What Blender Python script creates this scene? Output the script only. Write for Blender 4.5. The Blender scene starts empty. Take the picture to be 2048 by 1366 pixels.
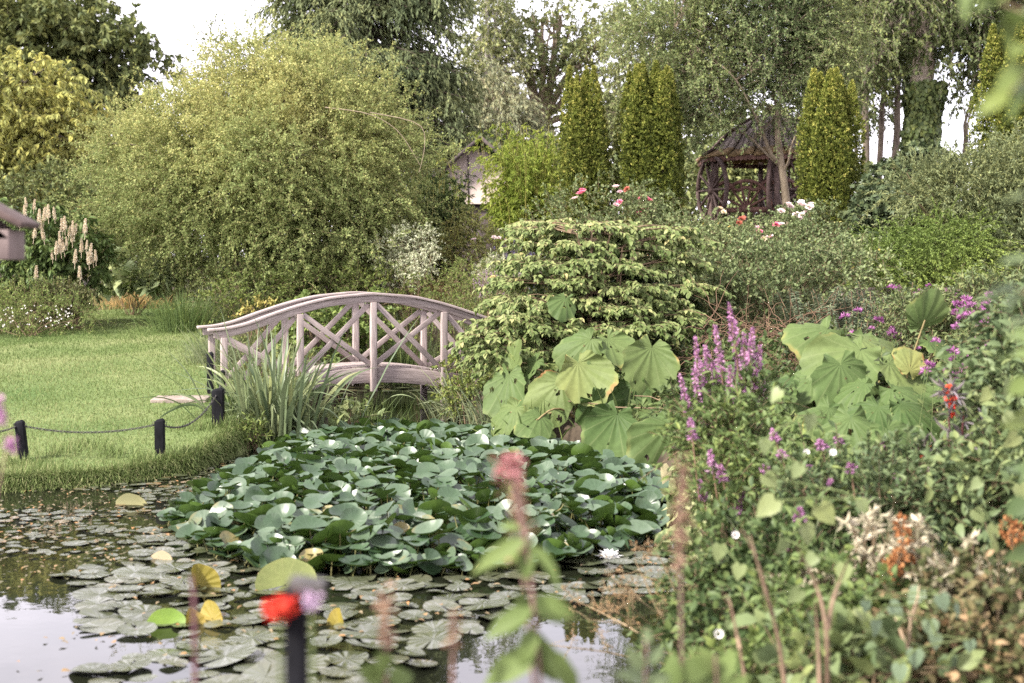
import bpy, math, random
import numpy as np
from mathutils import Vector, Matrix

R = math.radians
SC = bpy.context.scene
COL = SC.collection

# ------------------------------------------------------------------ camera
CAMZ, PITCH, FPX = 2.0, R(3.28), 2844.0
cam_data = bpy.data.cameras.new("camera")
cam = bpy.data.objects.new("camera", cam_data)
COL.objects.link(cam)
cam.location = (0, 0, CAMZ)
cam.rotation_euler = (R(90) - PITCH, 0, 0)
cam_data.lens = 50
cam_data.sensor_width = 36
cam_data.clip_start = 0.05
cam_data.clip_end = 2000
cam_data.dof.use_dof = True
cam_data.dof.focus_distance = 17.0
cam_data.dof.aperture_fstop = 2.3
SC.camera = cam

# ------------------------------------------------------------------ world, sun, exposure
SUN = Vector((-0.62, -0.42, 0.72)).normalized()
world = bpy.data.worlds.new("World")
SC.world = world
world.use_nodes = True
nt = world.node_tree
nt.nodes.clear()
w_out = nt.nodes.new("ShaderNodeOutputWorld")
w_bg = nt.nodes.new("ShaderNodeBackground")
w_sky = nt.nodes.new("ShaderNodeTexSky")
w_sky.sky_type = 'NISHITA'
w_sky.sun_disc = False
w_sky.sun_elevation = math.asin(SUN.z)
w_sky.sun_rotation = math.atan2(SUN.x, SUN.y)
w_tc = nt.nodes.new("ShaderNodeTexCoord")
w_map = nt.nodes.new("ShaderNodeMapping")
w_map.inputs['Scale'].default_value = (1.0, 1.0, 2.2)
w_map.inputs['Location'].default_value = (0.35, 0.1, 0.45)
w_noise = nt.nodes.new("ShaderNodeTexNoise")
w_noise.inputs['Scale'].default_value = 1.7
w_noise.inputs['Detail'].default_value = 6
w_noise.inputs['Roughness'].default_value = 0.55
w_ramp = nt.nodes.new("ShaderNodeValToRGB")
w_ramp.color_ramp.elements[0].position = 0.36
w_ramp.color_ramp.elements[0].color = (0.45, 0.45, 0.45, 1)
w_ramp.color_ramp.elements[1].position = 0.58
w_ramp.color_ramp.elements[1].color = (1, 1, 1, 1)
w_mix = nt.nodes.new("ShaderNodeMixRGB")
w_mix.inputs['Color2'].default_value = (14.5, 13.5, 14.9, 1)
nt.links.new(w_tc.outputs['Generated'], w_map.inputs['Vector'])
nt.links.new(w_map.outputs['Vector'], w_noise.inputs['Vector'])
nt.links.new(w_noise.outputs['Fac'], w_ramp.inputs['Fac'])
nt.links.new(w_ramp.outputs['Color'], w_mix.inputs['Fac'])
nt.links.new(w_sky.outputs['Color'], w_mix.inputs['Color1'])
w_sep = nt.nodes.new("ShaderNodeSeparateXYZ"); nt.links.new(w_tc.outputs['Generated'], w_sep.inputs[0])
w_hor = nt.nodes.new("ShaderNodeMapRange"); w_hor.interpolation_type = 'SMOOTHSTEP'      # bright thin cloud low down
for k_, v_ in (('From Min', 0.20), ('From Max', 0.50), ('To Min', 1.9), ('To Max', 1.0)): w_hor.inputs[k_].default_value = v_
nt.links.new(w_sep.outputs['Z'], w_hor.inputs['Value'])
w_mul = nt.nodes.new("ShaderNodeVectorMath"); w_mul.operation = 'SCALE'
nt.links.new(w_mix.outputs['Color'], w_mul.inputs[0]); nt.links.new(w_hor.outputs[0], w_mul.inputs['Scale'])
nt.links.new(w_mul.outputs[0], w_bg.inputs['Color'])
nt.links.new(w_bg.outputs['Background'], w_out.inputs['Surface'])
w_bg.inputs['Strength'].default_value = 0.065

sun_data = bpy.data.lights.new("sun", 'SUN')
sun_data.energy = 5.0
sun_data.angle = R(8)
sun_data.color = (1.0, 0.94, 0.85)
sun_o = bpy.data.objects.new("sun", sun_data)
COL.objects.link(sun_o)
sun_o.rotation_mode = 'QUATERNION'
sun_o.rotation_quaternion = SUN.to_track_quat('Z', 'Y')

SC.view_settings.view_transform = 'Standard'
SC.view_settings.look = 'None'
SC.view_settings.gamma = 1.0
SC.view_settings.exposure = 1.06
SC.cycles.use_denoising = False
SC.cycles.max_bounces = 6
SC.cycles.diffuse_bounces = 2
SC.cycles.glossy_bounces = 3
SC.cycles.transmission_bounces = 3
SC.cycles.transparent_max_bounces = 4
SC.cycles.caustics_reflective = False
SC.cycles.caustics_refractive = False
SC.cycles.sample_clamp_indirect = 6

# ------------------------------------------------------------------ placing helpers
def at(px, py, d):
    """world point seen at photo pixel (px, py) whose distance ahead is d"""
    v = (683 - py) / FPX
    t = d / (math.cos(PITCH) + v * math.sin(PITCH))
    return np.array((t * (px - 1024) / FPX, d, CAMZ + t * (-math.sin(PITCH) + v * math.cos(PITCH))))

def gx(px, d):
    return d * (px - 1024) / FPX

# ------------------------------------------------------------------ object helpers
def tag(o, label=None, cat=None, group=None, kind=None):
    if label: o['label'] = label
    if cat: o['category'] = cat
    if group: o['group'] = group
    if kind: o['kind'] = kind
    return o

def thing(name, label, cat, loc=(0, 0, 0), group=None, rz=0):
    o = bpy.data.objects.new(name, None)
    o.empty_display_size = 0.1
    COL.objects.link(o)
    o.location = tuple(float(c) for c in loc)
    o.rotation_euler = (0, 0, rz)
    return tag(o, label, cat, group, 'thing')

def link(name, mesh, parent=None, loc=(0, 0, 0), rot=(0, 0, 0), scale=1.0):
    o = bpy.data.objects.new(name, mesh)
    COL.objects.link(o)
    if parent: o.parent = parent
    o.location = tuple(float(c) for c in loc)
    o.rotation_euler = rot
    o.scale = (scale,) * 3 if not isinstance(scale, (tuple, list)) else scale
    return o

def unit(a):
    return a / np.maximum(np.linalg.norm(a, axis=-1, keepdims=True), 1e-9)

class G:
    """collects faces, then makes ONE mesh"""
    def __init__(s):
        s.v, s.f, s.t, s.l, s.m, s.n = [], [], [], [], [], 0
    def add(s, V, F, tint=0.5, loc=None, mi=0):
        V = np.asarray(V, float).reshape(-1, 3)
        F = np.asarray(F, int)
        if len(V) == 0 or len(F) == 0: return
        s.v.append(V); s.f.append(F + s.n)
        s.t.append(np.broadcast_to(np.asarray(tint, float), (len(V),)))
        s.l.append(V * 0 if loc is None else np.asarray(loc, float).reshape(-1, 3))
        s.m.append(np.full(len(F), mi))
        s.n += len(V)
    def mesh(s, name, mats, origin=(0, 0, 0), smooth=False):
        me = bpy.data.meshes.new(name)
        V = np.concatenate(s.v) - np.asarray(origin, float)
        loops = np.concatenate([f.ravel() for f in s.f])
        cnt = np.concatenate([np.full(len(f), f.shape[1]) for f in s.f])
        me.vertices.add(len(V)); me.vertices.foreach_set('co', V.astype(np.float32).ravel())
        me.loops.add(len(loops)); me.loops.foreach_set('vertex_index', loops.astype(np.int32))
        me.polygons.add(len(cnt))
        me.polygons.foreach_set('loop_start', np.concatenate([[0], np.cumsum(cnt)[:-1]]).astype(np.int32))
        me.polygons.foreach_set('material_index', np.concatenate(s.m).astype(np.int32))
        if smooth: me.polygons.foreach_set('use_smooth', np.ones(len(cnt), bool))
        a = me.attributes.new('tint', 'FLOAT', 'POINT'); a.data.foreach_set('value', np.concatenate(s.t).astype(np.float32))
        b = me.attributes.new('loc', 'FLOAT_VECTOR', 'POINT'); b.data.foreach_set('vector', np.concatenate(s.l).astype(np.float32).ravel())
        me.update(calc_edges=True); me.validate()
        for m in (mats if isinstance(mats, (list, tuple)) else [mats]): me.materials.append(m)
        return me
    def build(s, name, mats, parent=None, origin=None, smooth=False):
        if s.n == 0: return None
        if origin is None: origin = tuple(parent.location) if parent else (0, 0, 0)
        me = s.mesh(name, mats, origin, smooth)
        return link(name, me, parent, (0, 0, 0) if parent else origin)

# ------------------------------------------------------------------ shapes
def box(g, c, size, rz=0.0, tint=0.5, M=None, mi=0):
    sx, sy, sz = [k / 2 for k in size]
    V = np.array([(x * sx, y * sy, z * sz) for x in (-1, 1) for y in (-1, 1) for z in (-1, 1)], float)
    if M is not None: V = V @ np.array(M).T
    if rz:
        cs, sn = math.cos(rz), math.sin(rz)
        V = np.stack([V[:, 0] * cs - V[:, 1] * sn, V[:, 0] * sn + V[:, 1] * cs, V[:, 2]], 1)
    F = [(0, 1, 3, 2), (4, 6, 7, 5), (0, 4, 5, 1), (2, 3, 7, 6), (0, 2, 6, 4), (1, 5, 7, 3)]
    g.add(V + np.asarray(c, float), F, tint, V, mi)

def bar(g, p0, p1, w, h, up=(0, 0, 1), tint=0.5):
    p0, p1 = np.asarray(p0, float), np.asarray(p1, float)
    a = p1 - p0; L = np.linalg.norm(a); a = a / L
    s = unit(np.cross(a, np.asarray(up, float))); u = np.cross(s, a)
    M = np.stack([a, s, u], 1)
    sx, sy, sz = L / 2, w / 2, h / 2
    V0 = np.array([(x * sx, y * sy, z * sz) for x in (-1, 1) for y in (-1, 1) for z in (-1, 1)], float)
    F = [(0, 1, 3, 2), (4, 6, 7, 5), (0, 4, 5, 1), (2, 3, 7, 6), (0, 2, 6, 4), (1, 5, 7, 3)]
    g.add(V0 @ M.T + (p0 + p1) / 2, F, tint, V0)

def sweep(g, path, w, h, up=(0, 0, 1), tint=0.5, zoff=0.0):
    """rectangle w x h swept along a path, its section upright"""
    P = np.asarray(path, float); K = len(P)
    T = unit(np.gradient(P, axis=0)); up = np.asarray(up, float)
    S_ = unit(np.cross(T, up)); U = np.cross(S_, T)
    rings = np.stack([P + S_ * a * w / 2 + U * (b * h / 2 + zoff) for a, b in ((-1, -1), (1, -1), (1, 1), (-1, 1))], 1)
    d = np.concatenate([[0], np.cumsum(np.linalg.norm(np.diff(P, axis=0), axis=1))])
    loc = np.stack([np.stack([d, np.full(K, a * w / 2), np.full(K, b * h / 2)], 1) for a, b in ((-1, -1), (1, -1), (1, 1), (-1, 1))], 1)
    F = []
    for i in range(K - 1):
        for j in range(4):
            F.append((i * 4 + j, i * 4 + (j + 1) % 4, i * 4 + 4 + (j + 1) % 4, i * 4 + 4 + j))
    F.append((3, 2, 1, 0)); e = (K - 1) * 4; F.append((e, e + 1, e + 2, e + 3))
    g.add(rings, F, tint, loc)

def tubes(g, P, r, sides=5, tint=0.5, mi=0):
    """P (N,K,3), r (N,K) or (K,)"""
    P = np.asarray(P, float)
    if P.ndim == 2: P = P[None]
    N, K, _ = P.shape
    r = np.broadcast_to(np.asarray(r, float), (N, K))
    T = unit(np.gradient(P, axis=1))
    ref = np.where(np.abs(T.mean(1)[:, 2:3]) > 0.75, [[1., 0.2, 0.]], [[0., 0.1, 1.]])[:, None, :]
    A = unit(np.cross(T, np.broadcast_to(ref, T.shape))); B = np.cross(T, A)
    an = np.arange(sides) * 2 * math.pi / sides
    V = P[:, :, None, :] + r[:, :, None, None] * (np.cos(an)[:, None] * A[:, :, None, :] + np.sin(an)[:, None] * B[:, :, None, :])
    i = np.arange(K - 1)[:, None]; j = np.arange(sides)[None]
    q = np.stack([i * sides + j, i * sides + (j + 1) % sides, (i + 1) * sides + (j + 1) % sides, (i + 1) * sides + j], -1).reshape(-1, 4)
    F = (q[None] + (np.arange(N) * K * sides)[:, None, None]).reshape(-1, 4)
    t = np.broadcast_to(np.asarray(tint, float).reshape(-1, 1) if np.ndim(tint) else tint, (N, K * sides)).ravel()
    g.add(V, F, t, None, mi)

def ribbons(g, P, w, side=None, tint=0.5, fold=0.0, mi=0):
    """strips along P (N,K,3), widths w (N,K)"""
    P = np.asarray(P, float); N, K, _ = P.shape
    w = np.broadcast_to(np.asarray(w, float), (N, K))
    T = unit(np.gradient(P, axis=1))
    if side is None: side = unit(np.cross(T, np.array((0, 0, 1.)) + 1e-3))
    else: side = np.broadcast_to(side[:, None, :], P.shape)
    nrm = unit(np.cross(side, T))
    t = np.broadcast_to(np.asarray(tint, float).reshape(-1, 1) if np.ndim(tint) else tint, (N, K * 3)).ravel()
    V = np.stack([P - side * w[..., None] / 2, P + nrm * (w * fold)[..., None], P + side * w[..., None] / 2], 2)
    i = np.arange(K - 1)
    q = np.concatenate([np.stack([i * 3 + a, i * 3 + a + 1, i * 3 + 4 + a, i * 3 + 3 + a], -1) for a in (0, 1)])
    F = (q[None] + (np.arange(N) * K * 3)[:, None, None]).reshape(-1, 4)
    g.add(V, F, t, None, mi)

# leaf templates: x = across, y = along, z = up
RH = (np.array([(0, 0, 0), (-.5, .42, .10), (0, 1, -.10), (.5, .42, .10)], float), [(0, 3, 2), (0, 2, 1)])
OV = (np.array([(0, 0, 0), (-.44, .28, .08), (-.40, .62, .05), (0, 1, -.16), (.40, .62, .05), (.44, .28, .08), (0, .3, 0), (0, .65, -.02)], float),
      [(0, 6, 1), (0, 5, 6), (1, 6, 7), (1, 7, 2), (6, 5, 4), (6, 4, 7), (2, 7, 3), (7, 4, 3)])
HEART = (np.array([(0, 0, 0), (-.28, -.14, .04), (-.55, .12, .06), (-.42, .52, .05), (0, 1, -.18), (.42, .52, .05), (.55, .12, .06), (.28, -.14, .04), (0, .4, -.04)], float),
         [(0, 8, 2), (0, 2, 1), (8, 3, 2), (8, 4, 3), (0, 6, 8), (0, 7, 6), (8, 6, 5), (8, 5, 4)])
LOBE = (np.array([(0, 0, 0), (-.35, .02, 0), (-.55, .3, .05), (-.25, .35, .02), (-.42, .72, .02), (-.12, .62, 0), (0, 1, -.12), (.12, .62, 0), (.42, .72, .02), (.25, .35, .02), (.55, .3, .05), (.35, .02, 0)], float),
        [(0, 11, 9), (11, 10, 9), (0, 9, 3), (0, 3, 1), (1, 3, 2), (9, 8, 7), (3, 5, 4), (3, 9, 7), (3, 7, 5), (5, 7, 6)])
NEED = (np.array([(-.5, 0, 0), (.5, 0, 0), (0, 1, 0)], float), [(0, 1, 2)])

def leafset(g, P, D, U, L, W, tm=RH, tint=0.5, mi=0):
    P = np.asarray(P, float); n = len(P)
    if n == 0: return
    D = unit(D); Sd = unit(np.cross(D, U)); U = np.cross(Sd, D)
    L = np.broadcast_to(np.asarray(L, float), (n,)); W = np.broadcast_to(np.asarray(W, float), (n,))
    tv, tf = tm; m = len(tv)
    V = P[:, None] + Sd[:, None] * (W[:, None] * tv[:, 0])[..., None] + D[:, None] * (L[:, None] * tv[:, 1])[..., None] + U[:, None] * (L[:, None] * tv[:, 2])[..., None]
    F = (np.array(tf)[None] + (np.arange(n) * m)[:, None, None]).reshape(-1, len(tf[0]))
    g.add(V, F, np.repeat(np.broadcast_to(np.asarray(tint, float), (n,)), m), np.tile(tv, (n, 1)), mi)

def rsph(rng, n):
    return unit(rng.normal(size=(n, 3)))

def wav(rng, k=5, f=3.0):
    """a cheap smooth noise of position, about -1..1"""
    A = rng.normal(size=(k, 3)) * f; ph = rng.uniform(0, 6.28, k)
    return lambda p: np.sin(np.asarray(p) @ A.T + ph).sum(-1) / k * 1.6

def arcs(rng, S0, D, L, droop, K=6, wig=0.06):
    n = len(S0); t = np.linspace(0, 1, K)
    L = np.broadcast_to(np.asarray(L, float), (n,))[:, None, None]
    dr = np.broadcast_to(np.asarray(droop, float), (n,))[:, None, None]
    P = S0[:, None] + unit(D)[:, None] * L * t[:, None] + np.array((0, 0, -1.)) * dr * L * (t ** 2)[:, None]
    if wig:
        P = P + np.cumsum(rng.normal(size=(n, K, 3)), 1) * wig * L / K * (t > 0)[:, None]
    return P

def along(rng, P, per, t0=0.15):
    """random points on the paths: position, tangent, path index"""
    n, K, _ = P.shape
    k = np.repeat(np.arange(n), per)
    u = (t0 + (1 - t0) * rng.random(len(k))) * (K - 1.001)
    i = u.astype(int); fr = (u - i)[:, None]
    a, b = P[k, i], P[k, i + 1]
    return a + (b - a) * fr, unit(b - a), k

# ------------------------------------------------------------------ materials
MATS = {}
def _mat(name):
    m = bpy.data.materials.new(name); m.use_nodes = True
    t = m.node_tree; t.nodes.clear()
    o = t.nodes.new("ShaderNodeOutputMaterial")
    return m, t, o

def ramp(t, stops):
    r = t.nodes.new("ShaderNodeValToRGB"); e = r.color_ramp.elements
    while len(e) < len(stops): e.new(0.5)
    for k, (p, c) in enumerate(stops): e[k].position = p; e[k].color = (*c, 1)
    return r

def muted(c, k=0.0, gain=1.36):
    l = .3 * c[0] + .6 * c[1] + .1 * c[2]
    return tuple(min(.9, (v * (1 - k) + l * k) * gain * w) for v, w in zip(c, (1.05, 1.0, .98)))

def leafmat(name, stops, trans=0.3, rough=0.5, spec=0.3, back=None, veins=0, bump=0.0, vcol=(0.42, 0.47, 0.24), vstr=0.45, coat=0.0):
    if name in MATS: return MATS[name]
    m, t, o = _mat(name); N, Lk = t.nodes.new, t.links.new
    at_ = N("ShaderNodeAttribute"); at_.attribute_name = 'tint'
    oi = N("ShaderNodeObjectInfo")
    mad = N("ShaderNodeMath"); mad.operation = 'MULTIPLY_ADD'; mad.inputs[1].default_value = 0.14; 
    Lk(oi.outputs['Random'], mad.inputs[0]); Lk(at_.outputs['Fac'], mad.inputs[2])
    sb = N("ShaderNodeMath"); sb.operation = 'SUBTRACT'; sb.inputs[1].default_value = 0.07; Lk(mad.outputs[0], sb.inputs[0])
    rp = ramp(t, [(p, muted(c)) for p, c in stops]); Lk(sb.outputs[0], rp.inputs['Fac'])
    col = rp.outputs['Color']
    pb = N("ShaderNodeBsdfPrincipled"); pb.inputs['Roughness'].default_value = rough
    pb.inputs['Specular IOR Level'].default_value = spec if veins else spec * .45
    if veins:
        lc = N("ShaderNodeAttribute"); lc.attribute_name = 'loc'
        sx = N("ShaderNodeSeparateXYZ"); Lk(lc.outputs['Vector'], sx.inputs[0])
        an = N("ShaderNodeMath"); an.operation = 'ARCTAN2'; Lk(sx.outputs['X'], an.inputs[0]); Lk(sx.outputs['Y'], an.inputs[1])
        mu = N("ShaderNodeMath"); mu.operation = 'MULTIPLY'; mu.inputs[1].default_value = veins; Lk(an.outputs[0], mu.inputs[0])
        co = N("ShaderNodeMath"); co.operation = 'COSINE'; Lk(mu.outputs[0], co.inputs[0])
        ab = N("ShaderNodeMapRange"); ab.inputs['From Min'].default_value = 0.90; ab.inputs['From Max'].default_value = 1.0
        ab.inputs['To Min'].default_value = 0.0; ab.inputs['To Max'].default_value = vstr
        Lk(co.outputs[0], ab.inputs['Value'])
        nz = N("ShaderNodeTexNoise"); nz.inputs['Scale'].default_value = 9; nz.inputs['Detail'].default_value = 4; Lk(lc.outputs['Vector'], nz.inputs['Vector'])
        hv = N("ShaderNodeHueSaturation"); Lk(col, hv.inputs['Color'])
        vr = N("ShaderNodeMapRange"); vr.inputs['To Min'].default_value = 0.72; vr.inputs['To Max'].default_value = 1.28; Lk(nz.outputs['Fac'], vr.inputs['Value'])
        Lk(vr.outputs[0], hv.inputs['Value'])
        mx = N("ShaderNodeMixRGB"); mx.inputs['Color2'].default_value = (*vcol, 1)
        Lk(ab.outputs[0], mx.inputs['Fac']); Lk(hv.outputs['Color'], mx.inputs['Color1']); col = mx.outputs['Color']
        if bump:
            bp = N("ShaderNodeBump"); bp.inputs['Strength'].default_value = bump; bp.inputs['Distance'].default_value = 0.012
            ad = N("ShaderNodeMath"); ad.operation = 'ADD'; Lk(nz.outputs['Fac'], ad.inputs[0]); Lk(co.outputs[0], ad.inputs[1])
            Lk(ad.outputs[0], bp.inputs['Height']); Lk(bp.outputs[0], pb.inputs['Normal'])
    if back:
        ge = N("ShaderNodeNewGeometry"); mb = N("ShaderNodeMixRGB")
        Lk(ge.outputs['Backfacing'], mb.inputs['Fac']); Lk(col, mb.inputs['Color1']); mb.inputs['Color2'].default_value = (*back, 1)
        col = mb.outputs['Color']
    Lk(col, pb.inputs['Base Color'])
    if trans > 0:
        tr = N("ShaderNodeBsdfTranslucent"); Lk(col, tr.inputs['Color'])
        ms = N("ShaderNodeMixShader"); ms.inputs['Fac'].default_value = trans * .8
        Lk(pb.outputs[0], ms.inputs[1]); Lk(tr.outputs[0], ms.inputs[2]); Lk(ms.outputs[0], o.inputs['Surface'])
    else: Lk(pb.outputs[0], o.inputs['Surface'])
    MATS[name] = m
    return m

def plain(name, c1, c2, scale=8.0, rough=0.7, stretch=(1, 1, 1), bump=0.3, spec=0.3, attr=None, mid=(0.35, 0.65), dist=0.01, detail=6):
    """noise-mottled material in object space (attr: in the swept 'loc' space)"""
    if name in MATS: return MATS[name]
    m, t, o = _mat(name); N, Lk = t.nodes.new, t.links.new
    if attr:
        tc = N("ShaderNodeAttribute"); tc.attribute_name = attr; vec = tc.outputs['Vector']
    else:
        tc = N("ShaderNodeTexCoord"); vec = tc.outputs['Object']
    mp = N("ShaderNodeMapping"); mp.inputs['Scale'].default_value = stretch; Lk(vec, mp.inputs['Vector'])
    nz = N("ShaderNodeTexNoise"); nz.inputs['Scale'].default_value = scale; nz.inputs['Detail'].default_value = detail; nz.inputs['Roughness'].default_value = 0.65
    Lk(mp.outputs[0], nz.inputs['Vector'])
    rp = ramp(t, [(mid[0], c1), (mid[1], c2)]); Lk(nz.outputs['Fac'], rp.inputs['Fac'])
    oi = N("ShaderNodeObjectInfo"); vr = N("ShaderNodeMapRange"); vr.inputs['To Min'].default_value = 0.88; vr.inputs['To Max'].default_value = 1.12
    Lk(oi.outputs['Random'], vr.inputs['Value'])
    hv = N("ShaderNodeHueSaturation"); Lk(rp.outputs['Color'], hv.inputs['Color']); Lk(vr.outputs[0], hv.inputs['Value'])
    pb = N("ShaderNodeBsdfPrincipled"); pb.inputs['Roughness'].default_value = rough; pb.inputs['Specular IOR Level'].default_value = spec
    Lk(hv.outputs['Color'], pb.inputs['Base Color'])
    if bump:
        bp = N("ShaderNodeBump"); bp.inputs['Strength'].default_value = bump; bp.inputs['Distance'].default_value = dist
        Lk(nz.outputs['Fac'], bp.inputs['Height']); Lk(bp.outputs[0], pb.inputs['Normal'])
    Lk(pb.outputs[0], o.inputs['Surface'])
    MATS[name] = m
    return m

def greens(base, spread=0.5, hue=0.25):
    """dark, mid and light stops round a base leaf colour"""
    r, g_, b = base
    return [(0.05, (r * (1 - spread), g_ * (1 - spread * .85), b * (1 - spread * .8))), (0.5, base),
            (0.95, (r * (1 + spread * 1.1 + hue * .5), g_ * (1 + spread * .9), b * (1 + spread * .4)))]

BARK = plain("bark_grey_brown", (0.07, 0.055, 0.04), (0.17, 0.14, 0.105), 10, 0.9, (1, 1, .25), 0.6)
BARKLT = plain("bark_pale", (0.21, 0.16, 0.11), (0.38, 0.31, 0.22), 10, 0.85, (1, 1, .25), 0.5)
TWIG = plain("twig_brown", (0.13, 0.09, 0.055), (0.25, 0.18, 0.11), 10, 0.85, (1, 1, 1), 0)
STEMG = plain("stem_green", (0.07, 0.10, 0.03), (0.13, 0.16, 0.06), 10, 0.7, (1, 1, 1), 0)
DRY = plain("dry_stalk", (0.28, 0.20, 0.11), (0.46, 0.35, 0.21), 10, 0.85, (1, 1, 1), 0)

# ------------------------------------------------------------------ terrain
POND = np.array([(-14, 12.2), (-6, 12.05), (-4.4, 12.2), (-3.64, 12.58), (-3.0, 13.3), (-2.85, 14.3), (-2.75, 15.6), (-2.55, 18), (-2.65, 20.5), (-3.4, 23), (-4.2, 25.6),
                 (-0.8, 25.8), (-0.3, 22), (-0.45, 19.5), (-0.5, 17.4), (0.0, 15.9), (0.95, 14.1), (1.65, 11.9), (1.5, 9.9), (1.35, 8.4), (1.25, 6.7), (0.9, 5.0), (-3, 4.3), (-14, 4.3)])

def poly_sd(P, poly):
    """signed distance of points (n,2) to a polygon, negative inside"""
    P = np.asarray(P, float); d = np.full(len(P), 1e9); ins = np.zeros(len(P), bool)
    for i in range(len(poly)):
        a, b = poly[i - 1], poly[i]; e = b - a
        t = np.clip(((P - a) @ e) / (e @ e), 0, 1)
        d = np.minimum(d, np.linalg.norm(P - a - t[:, None] * e, axis=1))
        c = ((a[1] > P[:, 1]) != (b[1] > P[:, 1])) & (P[:, 0] < (b[0] - a[0]) * (P[:, 1] - a[1]) / (b[1] - a[1] + 1e-12) + a[0])
        ins ^= c
    return np.where(ins, -d, d)

def sstep(x, a, b):
    t = np.clip((x - a) / (b - a), 0, 1); return t * t * (3 - 2 * t)

_hw = wav(np.random.default_rng(3), 6, 0.9)
def height(xy):
    xy = np.asarray(xy, float).reshape(-1, 2); x, y = xy[:, 0], xy[:, 1]
    z = 0.09 + 0.066 * np.clip(y - 12.8, 0, 5.2) + 0.041 * np.clip(y - 18, 0, 16) + 0.16 * sstep(x, -.5, 1.5) + 0.012 * np.clip(y - 34, 0, 40)
    z = z + 1.45 * sstep(x, -1.5, 4.0) * sstep(y, 15.5, 31)
    z = z + 0.035 * _hw(np.stack([x, y, x * 0], 1))
    z = z - 0.15 * sstep(-y, -6, -3)
    sd = poly_sd(xy, POND)
    return -0.5 + (z + 0.5) * sstep(sd, -0.28, 0.10)

def H(x, y): return float(height([(x, y)])[0])

def axis(*seg):
    return np.unique(np.concatenate([np.linspace(a, b, n) for a, b, n in seg]))
gxs = axis((-120, -40, 12), (-40, -12, 40), (-12, 6, 150), (6, 14, 30), (14, 40, 26), (40, 120, 12))
gys = axis((-20, 2, 14), (2, 28, 210), (28, 50, 60), (50, 120, 24), (120, 300, 8))
XX, YY = np.meshgrid(gxs, gys, indexing='ij')
pts = np.stack([XX.ravel(), YY.ravel()], 1)
GV = np.concatenate([pts, height(pts)[:, None]], 1)
nx, ny = XX.shape
ii, jj = np.meshgrid(np.arange(nx - 1), np.arange(ny - 1), indexing='ij')
GF = np.stack([ii * ny + jj, (ii + 1) * ny + jj, (ii + 1) * ny + jj + 1, ii * ny + jj + 1], -1).reshape(-1, 4)
g = G(); g.add(GV, GF)
SOIL = plain("soil", (0.035, 0.026, 0.018), (0.09, 0.068, 0.045), 3.0, 0.95, (1, 1, 1), 0.8)
tag(g.build("ground", SOIL, smooth=True), "dark garden soil running under the planting round the pond", "ground", kind='structure')

LAWN = np.array([(-14, 12.2), (-6, 12.05), (-4.4, 12.2), (-3.64, 12.58), (-3.0, 13.3), (-2.85, 14.3), (-2.75, 15.6), (-2.66, 17.4), (-3.3, 18.0), (-4.2, 19.3), (-4.5, 20.8), (-5.2, 23.5), (-7.0, 29.0), (-7.4, 30.2),
                 (-8.9, 30.2), (-8.6, 27), (-8.4, 25), (-9.4, 23.9), (-14, 23.4)])
lx = np.linspace(-14, -2.3, 160); ly = np.linspace(11.6, 30.6, 240)
LX, LY = np.meshgrid(lx, ly, indexing='ij'); lp = np.stack([LX.ravel(), LY.ravel()], 1)
lsd = poly_sd(lp, LAWN)
ii, jj = np.meshgrid(np.arange(159), np.arange(239), indexing='ij')
LF = np.stack([ii * 240 + jj, (ii + 1) * 240 + jj, (ii + 1) * 240 + jj + 1, ii * 240 + jj + 1], -1).reshape(-1, 4)
LF = LF[(lsd[LF] < 0.34).all(1)]
g = G(); g.add(np.concatenate([lp, height(lp)[:, None] + 0.012], 1), LF)
def lawn_mat():
    m, t, o = _mat("lawn_turf"); N, Lk = t.nodes.new, t.links.new
    tc = N("ShaderNodeTexCoord")
    n1 = N("ShaderNodeTexNoise"); n1.inputs['Scale'].default_value = 0.55; n1.inputs['Detail'].default_value = 5
    n2 = N("ShaderNodeTexNoise"); n2.inputs['Scale'].default_value = 45; n2.inputs['Detail'].default_value = 4
    for n in (n1, n2): Lk(tc.outputs['Object'], n.inputs['Vector'])
    r1 = ramp(t, [(0.30, (0.095, 0.150, 0.047)), (0.5, (0.150, 0.200, 0.073)), (0.70, (0.235, 0.260, 0.115))]); Lk(n1.outputs['Fac'], r1.inputs['Fac'])
    vr = N("ShaderNodeMapRange"); vr.inputs['From Min'].default_value = 0.3; vr.inputs['From Max'].default_value = 0.7
    vr.inputs['To Min'].default_value = 0.55; vr.inputs['To Max'].default_value = 1.25; Lk(n2.outputs['Fac'], vr.inputs['Value'])
    hv = N("ShaderNodeHueSaturation"); Lk(r1.outputs['Color'], hv.inputs['Color']); Lk(vr.outputs[0], hv.inputs['Value'])
    pb = N("ShaderNodeBsdfPrincipled"); pb.inputs['Roughness'].default_value = 0.9; pb.inputs['Specular IOR Level'].default_value = 0.1
    Lk(hv.outputs['Color'], pb.inputs['Base Color'])
    bp = N("ShaderNodeBump"); bp.inputs['Strength'].default_value = 0.8; bp.inputs['Distance'].default_value = 0.02
    Lk(n2.outputs['Fac'], bp.inputs['Height']); Lk(bp.outputs[0], pb.inputs['Normal']); Lk(pb.outputs[0], o.inputs['Surface'])
    return m
tag(g.build("lawn", lawn_mat(), smooth=True), "mown lawn sloping gently down to the pond", "lawn", kind='structure')

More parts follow.
